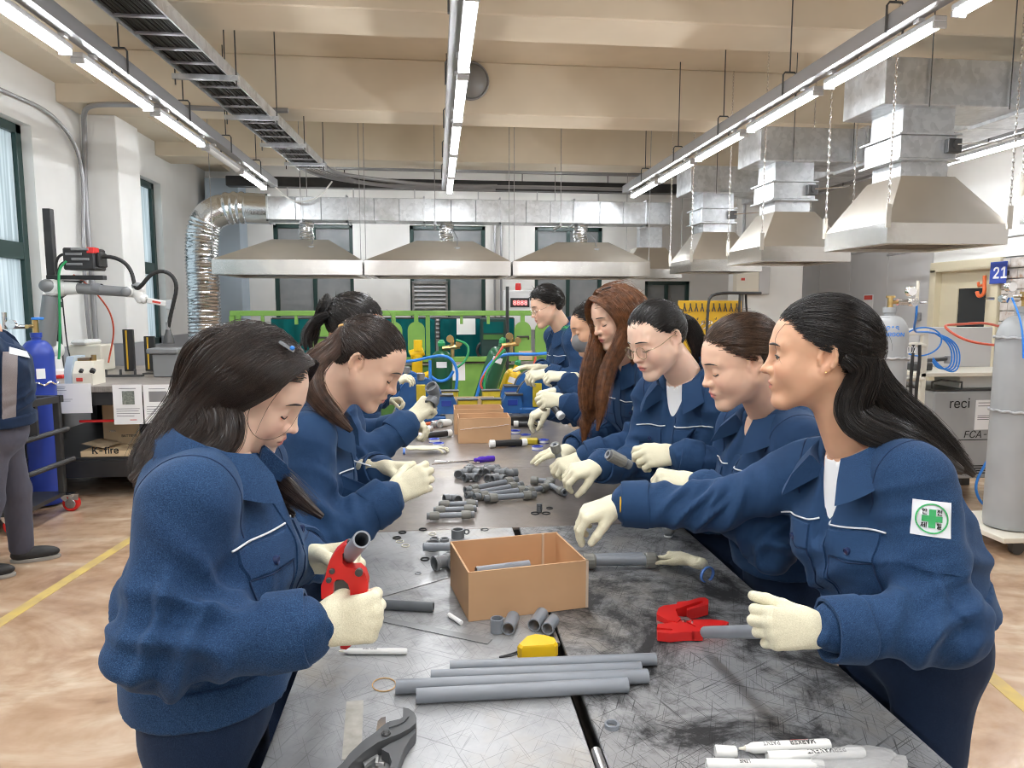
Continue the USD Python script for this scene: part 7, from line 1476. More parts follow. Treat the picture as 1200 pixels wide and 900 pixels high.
    if details > 1 and jacket == 'denim':
        TF = lambda a, b, c=0: T(a, b, .125 * bulk + c)
        for q in (1, -1):
            a0, a1 = q * .034, q * .150
            fl = cl.patch([TF(a0, -.152), TF(a1, -.152), TF(a1 * .98, -.200), TF(a0, -.200)], f_, (12, 6), .0050)
            if fl is not None:
                po = obj('pocket_flap', fl, jacket, P, smooth=40)
                bt = cl.button(TF((a0 + a1) / 2, -.186), f_)
                if bt is not None: obj('button', bt, 'button_blue', po)
            pk = cl.patch([TF(a0, -.198), TF(a1 * .98, -.198), TF(a1 * .96, -.300), TF(a0, -.300)], f_, (12, 10), .0018)
            if pk is not None:
                pp = obj('pocket', pk, jacket, P, smooth=40)
                for pts in ([TF(a0, -.203), TF(a0 - q * .001, -.301), TF(a1 * .96, -.301), TF(a1 * .985, -.203)], [TF(a0, -.204), TF((a0 + a1) / 2, -.206), TF(a1 * .98, -.204)]):
                    sl = cl.line(pts, f_, .0013, .0022, 40)
                    if sl is not None: obj('seam', sl, 'seam_thread', pp, smooth=True)
            ln = cl.line([TF(q * .022, -.142, .0), TF(q * .165, -.148, 0)], f_, .0021, .003)
            if ln is not None: obj('piping', ln, 'piping_white', P, smooth=True)
        pl = cl.patch([TF(-.017, -.12 if opened else -.06), TF(.021, -.12 if opened else -.06), TF(.021, -Lt + .06), TF(-.017, -Lt + .06)], f_, (5, 24), .003)
        if pl is not None: obj('placket', pl, jacket, P, smooth=40)
        for q, k in ((1, 'L'), (-1, 'R')):
            S, E, Wt = A[k]; aa = nz(E - S); sv = nz(s_ * q)
            bt = cl.line([TF(q * (sw - .035), .0, .0), TF(q * (sw - .02), -.02, .075), TF(q * (sw - .02), -.12, .10)], nz(f_ + u * .35), .0014, .0008)
    # arm-hole seams
    if details > 0:
        for q, k in ((1, 'L'), (-1, 'R')):
            S, E, Wt = A[k]; ax = nz(s_ * q + .30 * nz(E - S)); c0 = S - ax * .022 - u * .02; e1 = nz(np.cross(ax, f_)); e2 = np.cross(ax, e1)
            pts = []
            an = np.linspace(0, 2 * PI, 40); dirs = np.outer(np.cos(an), e1) + np.outer(np.sin(an), e2)
            o = c0 + dirs * .30
            loc, ir, it = cl.r.intersects_location(o, -dirs, multiple_hits=False)
            keep = [(i, l) for i, l in zip(ir, loc) if np.linalg.norm(l - c0) < .112]
            keep.sort(key=lambda z: z[0])
            run = []; runs = []
            for i, l in keep:
                if run and i != run[-1][0] + 1: runs.append(run); run = []
                run.append((i, l))
            runs.append(run)
            for r_ in runs:
                if len(r_) > 4: obj('seam', tube(smoothpath([l for _, l in r_], len(r_) * 2), .0016, 5), 'seam_thread', P, smooth=True)
    return D
# ---------------------------------------------------------------- the people at the tables
X_, Y_, Z_ = V(1, 0, 0), V(0, 1, 0), V(0, 0, 1)
SKIN_L = (.82, .56, .43); SKIN_M = (.78, .50, .36); SKIN_D = (.67, .385, .245)
# right front: reaching into the box, gas-grey pipe in the other hand
hc = at(958, 416, Y=1.47)
R1 = person('woman with long half-tied black hair in a denim uniform, reaching over the cardboard box', V(-1, -.12, 0), at(1005, 515, Y=1.46), V(1.04, 1.42, .93), headM(hc, V(-.90, .40, -.07), .03), {
    'L': dict(w=at(958, 738, Y=1.19), pole=V(.6, -.35, -.7), x=V(-.96, .06, .06), z=V(-.08, -.93, .34), pose=([(58, 62, 30), (62, 66, 32), (66, 68, 34), (70, 70, 34)], (.88, .42, -.22), (6, 8))),
    'R': dict(w=at(722, 590, Y=1.78), pole=V(.2, .3, -.9), x=V(-.93, .05, -.30), z=V(-.25, -.25, .93), pose='hang')},
    h=.0055, hh=.0022, tone=SKIN_D, face=dict(open=1, brow=.0032, browmat='hair_black', jaw=.96, nose=1.1, gaze=(0, .1, -.25)), tee=True, opened=True, seed=3)
hair_cap(R1['P'], R1['H'], V(-.118, -.005, -.005), 'hair_black', lift=.011, nstr=3200, seed=11)
H = R1['H']
tie = to_world(H, [-.112, .0, -.010])
G = lambda *p: [at(*q[:2], Y=q[2]) for q in p]
loose_hair(R1['P'], [
    dict(g=[to_world(H, (-.05, .066, .01)), to_world(H, (-.085, .05, -.03)), *G((1000, 482, 1.40), (1050, 512, 1.36), (1095, 535, 1.35), (1128, 552, 1.36))], w=[.03, .035, .04, .035, .03, .008], t=[.012, .014, .015, .014, .01, .004], N=V(0, -1, .3), n=420),
    dict(g=[tie, *G((1040, 455, 1.42), (1080, 495, 1.40), (1115, 530, 1.39), (1142, 556, 1.40))], w=[.014, .028, .030, .026, .008], t=[.012, .014, .014, .012, .004], N=V(0, -1, .3), n=420),
    dict(g=[to_world(H, (-.06, -.06, .0)), to_world(H, (-.10, -.04, -.05)), *G((1050, 500, 1.5), (1100, 530, 1.47), (1130, 550, 1.45))], w=[.03, .035, .035, .03, .01], t=[.012, .014, .014, .012, .004], N=V(0, -1, .3), n=150)], 'hair_black', 12)
# left front: cutting a pipe
hc = at(298, 458, Y=1.38)
L1 = person('woman with long loose dark hair and a hair clip cutting a pipe', V(1, -.02, 0), at(247, 518, Y=1.31), V(-.425, 1.30, .92), headM(hc, V(.84, -.06, -.54), .04, .93), {
    'len': (.212, .235), 'R': dict(w=at(374, 734, Y=1.10), pole=V(-.28, -.35, -.75), x=V(.97, .08, .10), z=V(.0, -.97, .2), pose='grip'),
    'L': dict(w=at(362, 655, Y=1.42), pole=V(-.3, .6, -.7), x=V(.95, -.25, .1), z=V(.1, .85, .5), pose='hold')},
    h=.0055, hh=.0022, tone=SKIN_L, face=dict(face=.98, jaw=1.05, nose=.8), seed=5, bulk=.90, feet=[V(-.46, 1.42, 0), V(-.47, 1.20, 0)])
H = L1['H']
hair_cap(L1['P'], H, V(-.06, -.09, .02), 'hair_darkbrown', lift=.008, nstr=1500, seed=21, stop=.8, hl=.002)
part = [V(.058, .018, .112), V(.03, .018, .119), V(-.01, .015, .123), V(-.05, .01, .113), V(-.085, .0, .086)]
lk = []
ends = [((262, 500, 1.280), (236, 535, 1.245), (205, 565, 1.225), (188, 590, 1.215)), ((245, 490, 1.280), (215, 530, 1.245), (188, 558, 1.215), (170, 572, 1.215)), ((232, 480, 1.290), (203, 520, 1.255), (178, 550, 1.225), (158, 566, 1.225)), ((225, 475, 1.315), (195, 515, 1.265), (172, 548, 1.245), (152, 562, 1.245)), ((222, 470, 1.375), (188, 515, 1.345), (165, 545, 1.305), (160, 572, 1.295))]
mids = [V(.010, -.092, .045), V(-.012, -.100, .035), V(-.03, -.100, .025), (V(-.07, -.088, .02)), V(-.11, -.045, .02)]
lows = [V(-.022, -.094, -.035), V(-.042, -.100, -.045), V(-.05, -.096, -.055), V(-.085, -.075, -.055), V(-.115, -.03, -.05)]
for k in range(5):
    lk.append(dict(g=[to_world(H, part[k]), to_world(H, .45 * part[k] + .55 * mids[k] + V(0, -.016, .016)), to_world(H, mids[k]), *([to_world(H, lows[k])] if k < 2 else []), *G(*ends[k])], w=[.014, .028, .034, .036, .034, .030, .022, .006], t=[.005, .010, .014, .016, .015, .013, .010, .003], N=[nz(H[:3, 2] * 1 - H[:3, 1] * .3), nz(-H[:3, 1]), -Y_, V(-.2, -1, .2)], n=420, m=24))
lk.append(dict(g=[to_world(H, (.062, .03, .11)), to_world(H, (.035, .088, .05)), to_world(H, (.01, .098, -.03)), *G((300, 545, 1.42), (325, 565, 1.37), (350, 585, 1.33), (378, 606, 1.31))], w=[.014, .03, .034, .034, .03, .022, .005], t=[.005, .012, .016, .016, .014, .01, .003], N=[H[:3, 2], H[:3, 1], -Y_, -Y_], n=380, m=22))
lk.append(dict(g=[to_world(H, (-.05, .03, .11)), to_world(H, (-.06, .092, .05)), to_world(H, (-.05, .098, -.03)), *G((270, 535, 1.43), (300, 565, 1.40), (325, 590, 1.36), (345, 604, 1.33))], w=[.02, .036, .036, .034, .03, .02, .005], t=[.005, .012, .016, .016, .014, .01, .003], N=[H[:3, 2], H[:3, 1], -Y_, -Y_], n=300, m=22))
loose_hair(L1['P'], lk, 'hair_darkbrown', 22)

obj('earring', xf(sphere((-.008, .080, -.034), .0025, 2), R1['H']), 'gold', R1['P'], smooth=True)
obj('hair_tie', ring(to_world(R1['H'], (-.117, 0, -.012)), .014, .006, to_world(R1['H'], (-1, 0, -.35)) - to_world(R1['H'], (0, 0, 0)), 20, 8), 'black_rubber', R1['P'], smooth=True)
cp = obj('hair_clip', xf(hull([(x, y, z) for x in (-.016, .016) for y, z in ((-.004, 0), (.004, 0), (0, .005))]), frame(to_world(L1['H'], (.02, -.045, .123)), L1['H'][:3, 0], z=L1['H'][:3, 2])), 'black_plastic', L1['P'])
obj('bead', sphere(to_world(L1['H'], (.03, -.045, .128)), .0045, 2), 'hose_blue', cp, smooth=True)
def ponytail(D, tie, pts, w, t, mat, seed, n=300, tiemat='elastic_tan', N=-Y_, tier=.014):
    H = D['H']; tw = to_world(H, tie)
    loose_hair(D['P'], [dict(g=[tw, *pts], w=w, t=t, N=N, n=n, m=20)], mat, seed, name='ponytail')
    obj('hair_tie', ring(tw + nz(pts[0] - tw) * .008, tier, .005, pts[0] - tw, 18, 8), tiemat, D['P'], smooth=True)
def glasses(D, dz=0., mat='glasses_metal'):
    H = D['H']
    fr = [ring((.101, q * .031, -.004 + dz), .0215, .0011, (1, q * .12, 0), 28, 5) for q in (1, -1)]
    for m in fr: pass
    br = [tube(smoothpath([(.1035, -.010, .003 + dz), (.107, 0, .006 + dz), (.1035, .010, .003 + dz)], 8), .0011, 5)]
    br += [tube(smoothpath([(.098, q * .052, .002 + dz), (.085, q * .070, .003 + dz), (.03, q * .0755, .004 + dz), (-.012, q * .079, .006 + dz), (-.028, q * .077, -.010 + dz)], 24), .0011, 5) for q in (1, -1)]
    g = obj('glasses', xf(B(fr + br), H), mat, D['P'], smooth=True)
    for q in (1, -1): obj('lens', xf(lathe([(0, .0004), (.0208, .0004), (.0208, -.0004), (0, -.0004)], 24, along((.101, q * .031, -.004 + dz), V(.101, q * .031, -.004 + dz) + V(1, q * .12, 0))), H), 'lens', g)
def cross_badge(D, c, d, up, size, letters=False, name='safety_badge'):
    """White cloth badge with a green cross in a ring; the big one carries the four syllables around it."""
    d = nz(d); up = nz(up - d * (up @ d)); rt = np.cross(up, d); hs = size / 2
    pt = D['cl'].patch([c - rt * hs - up * hs, c + rt * hs - up * hs, c + rt * hs + up * hs, c - rt * hs + up * hs], d, (9, 9), .0016)
    if pt is None: return
    b = obj(name, pt, 'piping_white', D['P'], smooth=40)
    def flat(polys, lift, mat, nm):
        ms = []
        for q in polys:
            q = np.asarray(q, float) * size; P3 = c + q[:, :1] * rt + q[:, 1:] * up
            o, got = D['cl'].project(P3, d, .0016 + lift)
            if got.all():
                n = len(o); ms.append(trimesh.Trimesh(np.vstack([o + d * .0009, o - d * .002]), np.vstack([[[0, i, i + 1] for i in range(1, n - 1)], [[i, i + n, (i + 1) % n] for i in range(n)], [[(i + 1) % n, i + n, (i + 1) % n + n] for i in range(n)]]), process=False))
        if ms: 
            m = B(ms); obj(nm, m, mat, b, smooth=False)
    R_ = lambda x0, x1, y0, y1: [(x0, y0), (x1, y0), (x1, y1), (x0, y1)]
    w, L = .085, .26
    cr = []
    for x0, x1, y0, y1 in ((-w, w, w, L), (-w, w, -L, -w), (-L, -w, -w, w), (w, L, -w, w), (-w, w, -w, w)): cr.append(R_(x0, x1, y0, y1))
    flat(cr, .0012, 'patch_green', 'green_cross')
    a = np.linspace(0, 2 * PI, 37)
    flat([[(.385 * math.cos(p), .385 * math.sin(p)), (.425 * math.cos(p), .425 * math.sin(p)), (.425 * math.cos(q), .425 * math.sin(q)), (.385 * math.cos(q), .385 * math.sin(q))] for p, q in zip(a[:-1], a[1:])], .0012, 'patch_green', 'green_ring')
    if letters:
        def bar2(p, q, t=.016):
            p, q = np.asarray(p, float), np.asarray(q, float); e = nz(q - p); n = np.array([-e[1], e[0]]) * t / 2
            return [p - n, q - n, q + n, p + n]
        def ringp(cx, cy, r, t=.016):
            k = np.linspace(0, 2 * PI, 13); return [[(cx + (r - t / 2) * math.cos(p), cy + (r - t / 2) * math.sin(p)), (cx + (r + t / 2) * math.cos(p), cy + (r + t / 2) * math.sin(p)), (cx + (r + t / 2) * math.cos(q), cy + (r + t / 2) * math.sin(q)), (cx + (r - t / 2) * math.cos(q), cy + (r - t / 2) * math.sin(q))] for p, q in zip(k[:-1], k[1:])]
        g = []
        o = np.array([-.19, .19]); s2 = .165                      # four syllables in the quarters: an, jeon, je, il
        def put(ls): 
            for l in ls: g.append([o + np.asarray(q) * s2 for q in l])
        put(ringp(-.22, .22, .16, .1)); put([bar2((.14, .48), (.14, -.06), .1), bar2((.14, .22), (.34, .22), .1), bar2((-.28, -.14), (-.28, -.42), .1), bar2((-.28, -.42), (.26, -.42), .1)])
        o = np.array([.19, .19])
        put([bar2((-.42, .42), (-.02, .42), .1), bar2((-.20, .42), (-.42, .02), .1), bar2((-.22, .30), (-.02, .02), .1), bar2((.26, .48), (.26, -.10), .1), bar2((.06, .22), (.26, .22), .1), bar2((-.28, -.14), (-.28, -.42), .1), bar2((-.28, -.42), (.30, -.42), .1)])
        o = np.array([-.19, -.19])
        put([bar2((-.46, .34), (-.10, .34), .1), bar2((-.26, .34), (-.46, -.34), .1), bar2((-.27, .1), (-.08, -.34), .1), bar2((.10, .46), (.10, -.44), .1), bar2((-.08, .05), (.10, .05), .1), bar2((.32, .48), (.32, -.48), .1)])
        o = np.array([.19, -.19])
        put(ringp(-.18, .26, .15, .1)); put([bar2((.24, .48), (.24, .02), .1), bar2((-.3, -.06), (.24, -.06), .1), bar2((.24, -.06), (.24, -.24), .1), bar2((-.3, -.24), (.24, -.24), .1), bar2((-.3, -.24), (-.3, -.44), .1), bar2((-.3, -.44), (.3, -.44), .1)])
        flat(g, .0012, 'print_black', 'lettering')
def hx(x): return V(*x)
# second on the left: ponytail
L2 = person('woman with a brown ponytail in a denim uniform, second from the near left corner', V(1, .02, 0), at(375, 472, Y=2.02), V(-.49, 2.02, .90), headM(at(430, 424, Y=2.0), V(.80, -.08, -.58), .03), {
    'R': dict(w=at(462, 578, Y=1.88), pole=V(-.4, -.4, -.8), x=V(.78, .25, .35), z=V(.1, -.9, .35), pose='hold'),
    'L': dict(w=at(450, 548, Y=2.12), pole=V(-.2, .5, -.8), x=V(.95, -.22, .0), z=V(.1, .5, .85), pose='pinch')},
    h=.0075, hh=.0028, tone=SKIN_M, seed=8, face=dict(jaw=1.03, nose=.75))
hair_cap(L2['P'], L2['H'], V(-.095, -.012, .045), 'hair_darkbrown', lift=.009, nstr=1700, seed=31, width=.0013)
ponytail(L2, (-.100, -.012, .047), G((388, 408, 1.94), (368, 428, 1.90), (366, 452, 1.87), (385, 480, 1.86), (412, 505, 1.87)), [.014, .026, .032, .030, .022, .006], [.013, .018, .02, .018, .012, .004], 'hair_tail', 32)
ln = L2
# third on the left: dark up-do
L3 = person('woman with a messy dark up-do behind the ponytail, holding a grey pipe elbow', V(1, .05, 0), at(388, 432, Y=2.72), V(-.50, 2.72, .90), headM(at(415, 384, Y=2.70), V(.86, -.05, -.40), .0), {
    'R': dict(w=at(482, 492, Y=2.60), pole=V(-.3, -.4, -.8), x=V(.62, .10, .62), z=V(-.55, -.70, .45), pose='grip'),
    'L': dict(w=at(470, 500, Y=2.9), pole=V(-.2, .5, -.8), x=V(.95, -.2, .1), z=V(.1, .5, .85), pose='pinch')},
    h=.0085, hh=.0034, tone=SKIN_M, seed=9, details=1)
hair_cap(L3['P'], L3['H'], V(-.09, .0, .04), 'hair_black', lift=.013, nstr=1400, seed=33, width=.0016)
rs9 = np.random.RandomState(4); lk = []
for k in range(9):
    a = rs9.rand() * 6.28; c0 = V(-.10, 0, .035)
    lk.append(dict(g=[to_world(L3['H'], c0 + V(-.012, .030 * math.cos(a + q), .030 * math.sin(a + q)) + V(-.03 * rs9.rand(), 0, -.01 * q)) for q in (0, 1.3, 2.6, 3.9)], w=[.012, .016, .014, .005], t=[.010, .013, .010, .004], N=L3['H'][:3, 0], n=90, m=14))
for k in range(6):
    y0 = -.05 + .02 * k
    lk.append(dict(g=[to_world(L3['H'], (-.095, y0, .01)), to_world(L3['H'], (-.125 - .02 * rs9.rand(), y0 * 1.3, -.04)), to_world(L3['H'], (-.120 - .03 * rs9.rand(), y0 * 1.5, -.09)), to_world(L3['H'], (-.10 - .05 * rs9.rand(), y0 * 1.6, -.14))], w=[.018, .02, .016, .005], t=[.012, .014, .011, .004], N=L3['H'][:3, 0], n=110, m=16, wave=.012))
loose_hair(L3['P'], lk, 'hair_black', 34, name='hair_bun')
obj('hairpin', tube([to_world(L3['H'], (.035, -.086, .012)), to_world(L3['H'], (.07, -.074, .010))], .0018, 6), 'gold', L3['P'])
# fourth on the left, all but hidden: a hand on the vise
L4 = person('person in denim almost hidden behind the dark up-do, one gloved hand on the left vise', V(1, .02, 0), at(418, 412, Y=4.55), V(-.52, 4.55, .90), headM(at(428, 384, Y=4.55), V(.86, 0, -.45)), {
    'R': dict(w=at(462, 449, Y=4.72), pole=V(-.3, -.4, -.8), x=V(.86, .05, .45), z=V(-.4, -.3, .86), pose='hang'),
    'L': dict(w=at(455, 470, Y=4.9), pole=V(-.2, .5, -.8), x=V(.95, -.2, .1), z=V(.1, .5, .85), pose='pinch')}, h=.013, hh=.005, tone=SKIN_M, seed=10, details=0, collar=True)
hair_cap(L4['P'], L4['H'], V(-.10, 0, .0), 'hair_black', lift=.011, nstr=300, seed=36, width=.0022, h=.005)
# second on the right
R2 = person('woman with brown hair drawn back and bent head, second from the near right corner', V(-1, -.05, 0), at(905, 478, Y=1.93), V(1.03, 1.93, .88), headM(at(866, 424, Y=1.88), V(-.90, .03, -.33), -.03), {
    'L': dict(w=at(812, 566, Y=1.83), pole=V(.3, -.5, -.8), x=V(-.96, .0, .12), z=V(-.15, -.55, .8), pose='fist'),
    'R': dict(w=at(800, 580, Y=2.02), pole=V(.2, .5, -.8), x=V(-.96, -.1, .0), z=V(-.1, .4, .9), pose='pinch')},
    h=.007, hh=.0027, tone=SKIN_M, seed=11, face=dict(jaw=1.04, nose=.85), opened=True, tee=False)
hair_cap(R2['P'], R2['H'], V(-.115, .0, -.01), 'hair_brown', lift=.011, nstr=2200, seed=41, width=.0012)
loose_hair(R2['P'], [dict(g=[to_world(R2['H'], q) for q in ((-.10, .0, .0), (-.135, .01, -.02), (-.14, 0, -.06), (-.12, 0, -.10))], w=[.02, .03, .025, .006], t=[.014, .018, .014, .004], N=R2['H'][:3, 0], n=120)], 'hair_brown', 42, name='ponytail')
# third on the right: glasses
R3 = person('woman with wire glasses and a black ponytail holding a fitting', V(-.86, -.50, 0), at(803, 436, Y=2.36), V(1.02, 2.40, .88), headM(at(770, 397, Y=2.30), V(-.80, -.34, -.40), .05), {
    'L': dict(w=at(790, 533, Y=2.14), pole=V(.5, -.5, -.7), x=V(-.95, .0, .02), z=V(-.1, -.75, .6), pose='hold'),
    'R': dict(w=at(699, 546, Y=2.33), pole=V(.2, .3, -.9), x=V(-.88, -.2, -.12), z=V(-.3, -.45, .8), pose='hold')},
    h=.0075, hh=.0028, tone=SKIN_L, seed=12, face=dict(jaw=1.06, nose=.8), tee=True, opened=True)
hair_cap(R3['P'], R3['H'], V(-.10, .0, .03), 'hair_black', lift=.011, nstr=1900, seed=43, width=.0013)
ponytail(R3, (-.105, .0, .03), G((806, 380, 2.36), (814, 395, 2.36), (818, 415, 2.37), (812, 435, 2.38)), [.014, .026, .03, .022, .006], [.013, .018, .018, .012, .004], 'hair_black', 44, tiemat='black_rubber')
glasses(R3)
# fourth on the right: long auburn hair
R4 = person('woman with very long auburn hair hanging in front of her shoulder, fourth on the right', V(-.92, -.30, 0), at(742, 414, Y=2.84), V(1.03, 2.90, .88), headM(at(722, 371, Y=2.80), V(-.84, -.28, -.36), .04), {
    'L': dict(w=at(683, 537, Y=2.58), pole=V(.4, -.5, -.8), x=V(-.85, -.1, -.25), z=V(-.3, -.5, .8), pose='hold'),
    'R': dict(w=at(668, 526, Y=2.86), pole=V(.2, .3, -.9), x=V(-.95, -.1, -.12), z=V(-.15, -.2, .95), pose='flat')},
    h=.0085, hh=.0032, tone=SKIN_M, seed=13, face=dict(nose=.95))
H = R4['H']
hair_cap(R4['P'], H, V(-.06, .09, .02), 'hair_auburn', lift=.012, nstr=150, seed=45, stop=.8, width=.0016)
pr = [V(.07, -.012, .110), V(.03, -.012, .126), V(-.02, -.01, .129), V(-.07, -.006, .108)]
lk = []
for k, (m_, l_) in enumerate((((.045, .080, .05), (.030, .092, -.02)), ((.01, .094, .05), (.0, .10, -.02)), ((-.03, .098, .045), (-.035, .102, -.03)), ((-.075, .085, .03), (-.08, .088, -.04)))):
    lk.append(dict(g=[to_world(H, pr[k]), to_world(H, m_), to_world(H, l_), *(G((714, 430, 2.69), (706, 470, 2.66), (700, 505, 2.65)) if k == 0 else G((742 + 6 * k, 430, 2.76), (752 + 6 * k, 460, 2.80)))], w=[.014, .03, .034, .03, .022, .005], t=[.006, .012, .015, .014, .010, .003], N=[H[:3, 2], H[:3, 1], H[:3, 1], -Y_], n=300, m=22))
for k, (m_, l_) in enumerate((((.06, -.070, .06), (.052, -.085, -.01)), ((.02, -.094, .05), (.015, -.10, -.02)), ((-.03, -.098, .04), (-.03, -.10, -.03)))):
    lk.append(dict(g=[to_world(H, pr[k]), to_world(H, m_), to_world(H, l_), *G((697 + 4 * k, 410, 2.78 + .04 * k), (689 + 5 * k, 445, 2.74 + .03 * k), (687 + 5 * k, 480, 2.72 + .03 * k), (684 + 4 * k, 520 - 12 * k, 2.72))], w=[.014, .03, .036, .036, .034, .026, .006], t=[.006, .012, .016, .016, .014, .01, .003], N=[H[:3, 2], -H[:3, 1], -H[:3, 1], -Y_], n=330, m=24))
loose_hair(R4['P'], lk, 'hair_auburn', 46, width=.0015)
obj('hair_clip', xf(box(-.02, .02, -.004, .004, -.002, .004, .002), frame(to_world(H, (.02, .035, .126)), H[:3, 0] - H[:3, 1], z=H[:3, 2])), 'black_plastic', R4['P'])
# fifth on the right: face mask
R5 = person('woman in a grey face mask with black hair pinned low, fifth on the right', V(-1, -.12, 0), at(716, 417, Y=3.34), V(1.03, 3.40, .88), headM(at(694, 384, Y=3.30), V(-.93, -.02, -.32), 0), {
    'L': dict(w=at(660, 470, Y=3.15), pole=V(.4, -.5, -.8), x=V(-.86, .1, .10), z=V(-.2, -.75, .6), pose='hold'),
    'R': dict(w=at(642, 478, Y=3.45), pole=V(.2, .4, -.9), x=V(-.84, -.05, -.40), z=V(-.35, -.2, .9), pose='hang')},
    h=.0095, hh=.0036, tone=SKIN_D, seed=14, details=2, opened=True)
hair_cap(R5['P'], R5['H'], V(-.115, .0, -.02), 'hair_black', lift=.010, nstr=1100, seed=47, width=.0018)
mk = Field((-.03, -.09, -.13), (.135, .09, .03), .004)
mk.ell((.030, 0, -.045), (.088, .066, .070), k=.01); mk.cut(V(.10, 0, -.006), V(.25, 0, 1)); mk.cut(V(.02, 0, -.03), V(-1, 0, .1))
Mk = obj('face_mask', xf(biggest(mk.mesh()), R5['H']), 'mask_grey', R5['P'], smooth=True)
for q in (1, -1): obj('ear_loop', xf(tube(smoothpath([(.03, q * .066, -.02), (.0, q * .076, .01), (-.022, q * .084, .012), (-.03, q * .08, -.01), (-.01, q * .074, -.035), (.03, q * .06, -.07)], 24), .0016, 5), R5['H']), 'mask_grey', Mk)
# hidden one between the mask and the man
R7 = person('person in denim mostly hidden behind the masked woman, gloves over the right vise', V(-1, -.05, 0), at(716, 418, Y=3.9), V(1.05, 3.92, .88), headM(at(702, 388, Y=3.88), V(-.92, 0, -.38)), {
    'L': dict(w=at(662, 441, Y=3.9), pole=V(.4, -.4, -.8), x=V(-.95, .1, .05), z=V(-.1, -.5, .85), pose='pinch'),
    'R': dict(w=at(650, 458, Y=4.1), pole=V(.2, .4, -.9), x=V(-.9, -.2, -.1), z=V(-.2, -.1, .95), pose='pinch')}, h=.012, hh=.005, tone=SKIN_M, seed=15, details=0)
hair_cap(R7['P'], R7['H'], V(-.10, 0, .0), 'hair_black', lift=.011, nstr=300, seed=48, width=.0022, h=.005)
# the man at the far end
R6 = person('man with short black hair and glasses standing at the far right vise', V(-1, -.18, 0), at(660, 382, Y=4.46), V(1.04, 4.50, .92), headM(at(641, 359, Y=4.42), V(-.90, -.12, -.34), 0), {
    'L': dict(w=at(640, 437, Y=4.26), pole=V(.5, -.4, -.8), x=V(-.88, -.05, -.15), z=V(-.25, -.55, .8), pose='hang'),
    'R': dict(w=at(632, 430, Y=4.50), pole=V(.2, .3, -.9), x=V(-.96, -.1, .05), z=V(-.1, -.1, .98), pose='flat')},
    h=.011, hh=.0042, tone=SKIN_M, seed=16, details=2, sw=.175, bulk=1.0)
hair_cap(R6['P'], R6['H'], V(.085, .03, .095), 'hair_black', lift=.013, nstr=800, seed=49, width=.0024, vol=(.0, .0, .006), stop=.25, flyaway=60)
glasses(R6, mat='chrome')
# the man cut by the left frame edge, walking gear of another trade
L0 = person('man in a taupe and navy work jacket standing at the left frame edge', V(.95, .30, 0), at(-15, 386, Y=4.42), V(-2.60, 4.44, .93), headM(at(-48, 336, Y=4.46), V(-.2, 1, -.2)), {
    'R': dict(w=at(-14, 505, Y=4.20), pole=V(-.6, -.5, -.2), x=V(.5, .1, -.85), z=V(.2, -.95, 0)),
    'L': dict(w=at(-30, 500, Y=4.65), pole=V(-.6, .5, -.2), x=V(.8, .1, -.5), z=V(.2, .9, .2))},
    h=.010, hh=.006, tone=SKIN_M, seed=17, details=0, jacket='denim_trousers', trousers='cloth_grey', sw=.18, bulk=1.3, feet=[V(-2.62, 4.64, 0), V(-2.72, 4.33, 0)])
hair_cap(L0['P'], L0['H'], V(-.10, 0, .0), 'hair_black', lift=.011, nstr=200, seed=50, width=.003, h=.006)
for nm, mt, quad in (('taupe_panel', 'cloth_taupe', [(2, 412), (20, 414), (18, 490), (2, 492)]), ('taupe_panel', 'cloth_taupe', [(3, 390), (13, 393), (28, 409), (2, 406)]), ('reflective_strip', 'reflective', [(10, 407), (30, 412), (34, 420), (10, 415)])):
    hs = [L0['cl'].hit(*q)[0] for q in quad]
    if all(q is not None for q in hs):
        m = L0['cl'].patch(hs, nz(CAMP - hs[0]), (24, 24), .010 if mt == 'cloth_taupe' else .013)
        if m is not None: obj(nm, m, mt, L0['P'], smooth=40)
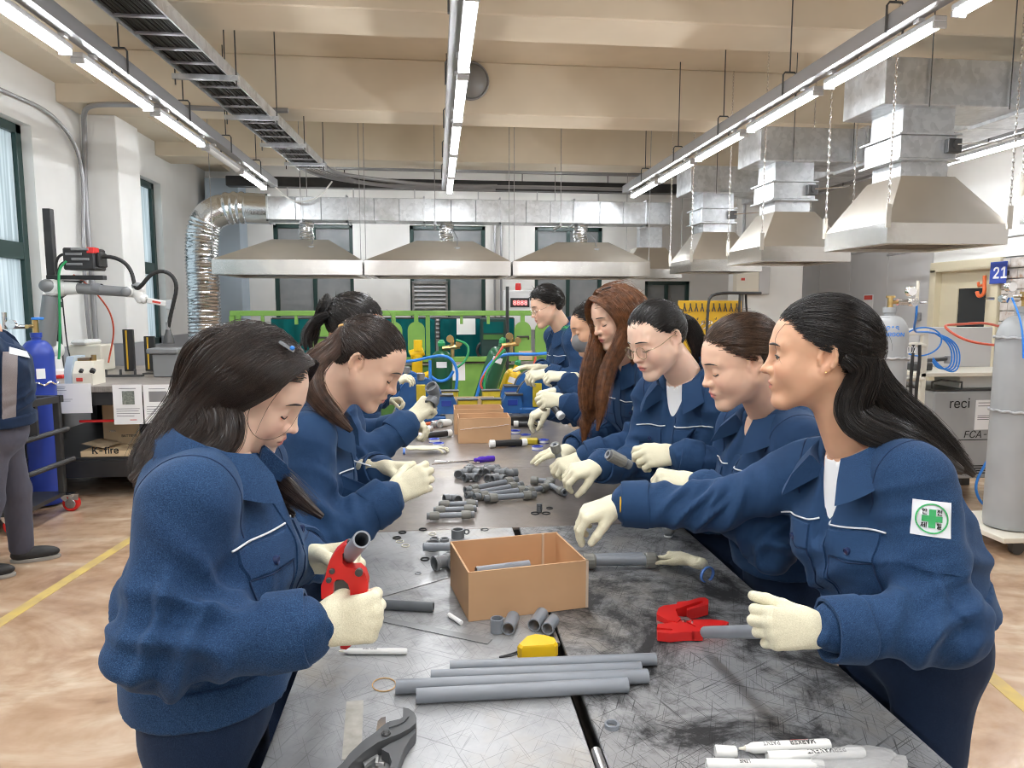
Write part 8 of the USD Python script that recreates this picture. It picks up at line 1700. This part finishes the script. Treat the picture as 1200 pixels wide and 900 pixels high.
# yellow hem of the reaching glove, open zip of the near right jacket
E_, W_ = R1['A']['R'][1:]; dd = nz(W_ - E_)
obj('glove_hem', ring(W_ - dd * .014, .0415, .004, dd, 28, 8), 'glove_hem_yellow', R1['P'], smooth=True)
zp = [R1['cl'].hit(*q)[0] for q in ((905, 512), (930, 545), (957, 578))]
if all(q is not None for q in zp): 
    zl = R1['cl'].line(zp, nz(CAMP - zp[0]), .0022, .003)
    if zl is not None: obj('zipper', zl, 'snap_metal', R1['P'], smooth=True)
# loose strands across the near left woman's face
Hh = L1['H']
strands(L1['P'], 'loose_strand', [smoothpath([to_world(Hh, q) for q in ((.05, -.055, .085), (.03, -.085, .03), (.04, -.085, -.035), (.075, -.065, -.055), (.105, -.045, -.02), (.108, -.035, .03), (.122, -.01, .045))], 30), smoothpath([to_world(Hh, q) for q in ((.06, -.045, .085), (.055, -.075, .02), (.06, -.072, -.05))], 16)], .0011, 'hair_darkbrown')
strands(R1['P'], 'loose_strand', [smoothpath([to_world(R1['H'], q) for q in ((.066, .048, .072), (.086, .052, .045), (.086, .060, .012), (.078, .066, -.012))], 16)], .0009, 'hair_black')
# badges
for D_, px, py, sz, up, big in ((R1, 1092, 608, .066, V(.10, .1, 1), True), (R6, 655, 386, .05, Z_, False), (R2, 838, 474, .04, Z_, False)):
    c, nn = D_['cl'].hit(px, py)
    if c is not None: cross_badge(D_, c, nz(nn + .6 * nz(CAMP - c)), up, sz, big)
# reflective tape on the back of the near left jacket
for quad in ([(141, 617), (153, 611), (161, 664), (151, 672)],):
    hs = [L1['cl'].hit(*q)[0] for q in quad]
    if all(q is not None for q in hs):
        m = L1['cl'].patch(hs, nz(CAMP - hs[0]), (6, 6), .002)
        if m is not None: obj('reflective_strip', m, 'reflective', L1['P'], smooth=40)
# sleeve pocket of the near right jacket
hs = [R1['cl'].hit(*q)[0] for q in ((1068, 655), (1128, 665), (1128, 676), (1068, 666))]
if all(q is not None for q in hs):
    m = R1['cl'].patch(hs, nz(CAMP - hs[0]), (10, 4), .0025)
    if m is not None: obj('sleeve_pocket_flap', m, 'denim', R1['P'], smooth=40)
later_gloves()
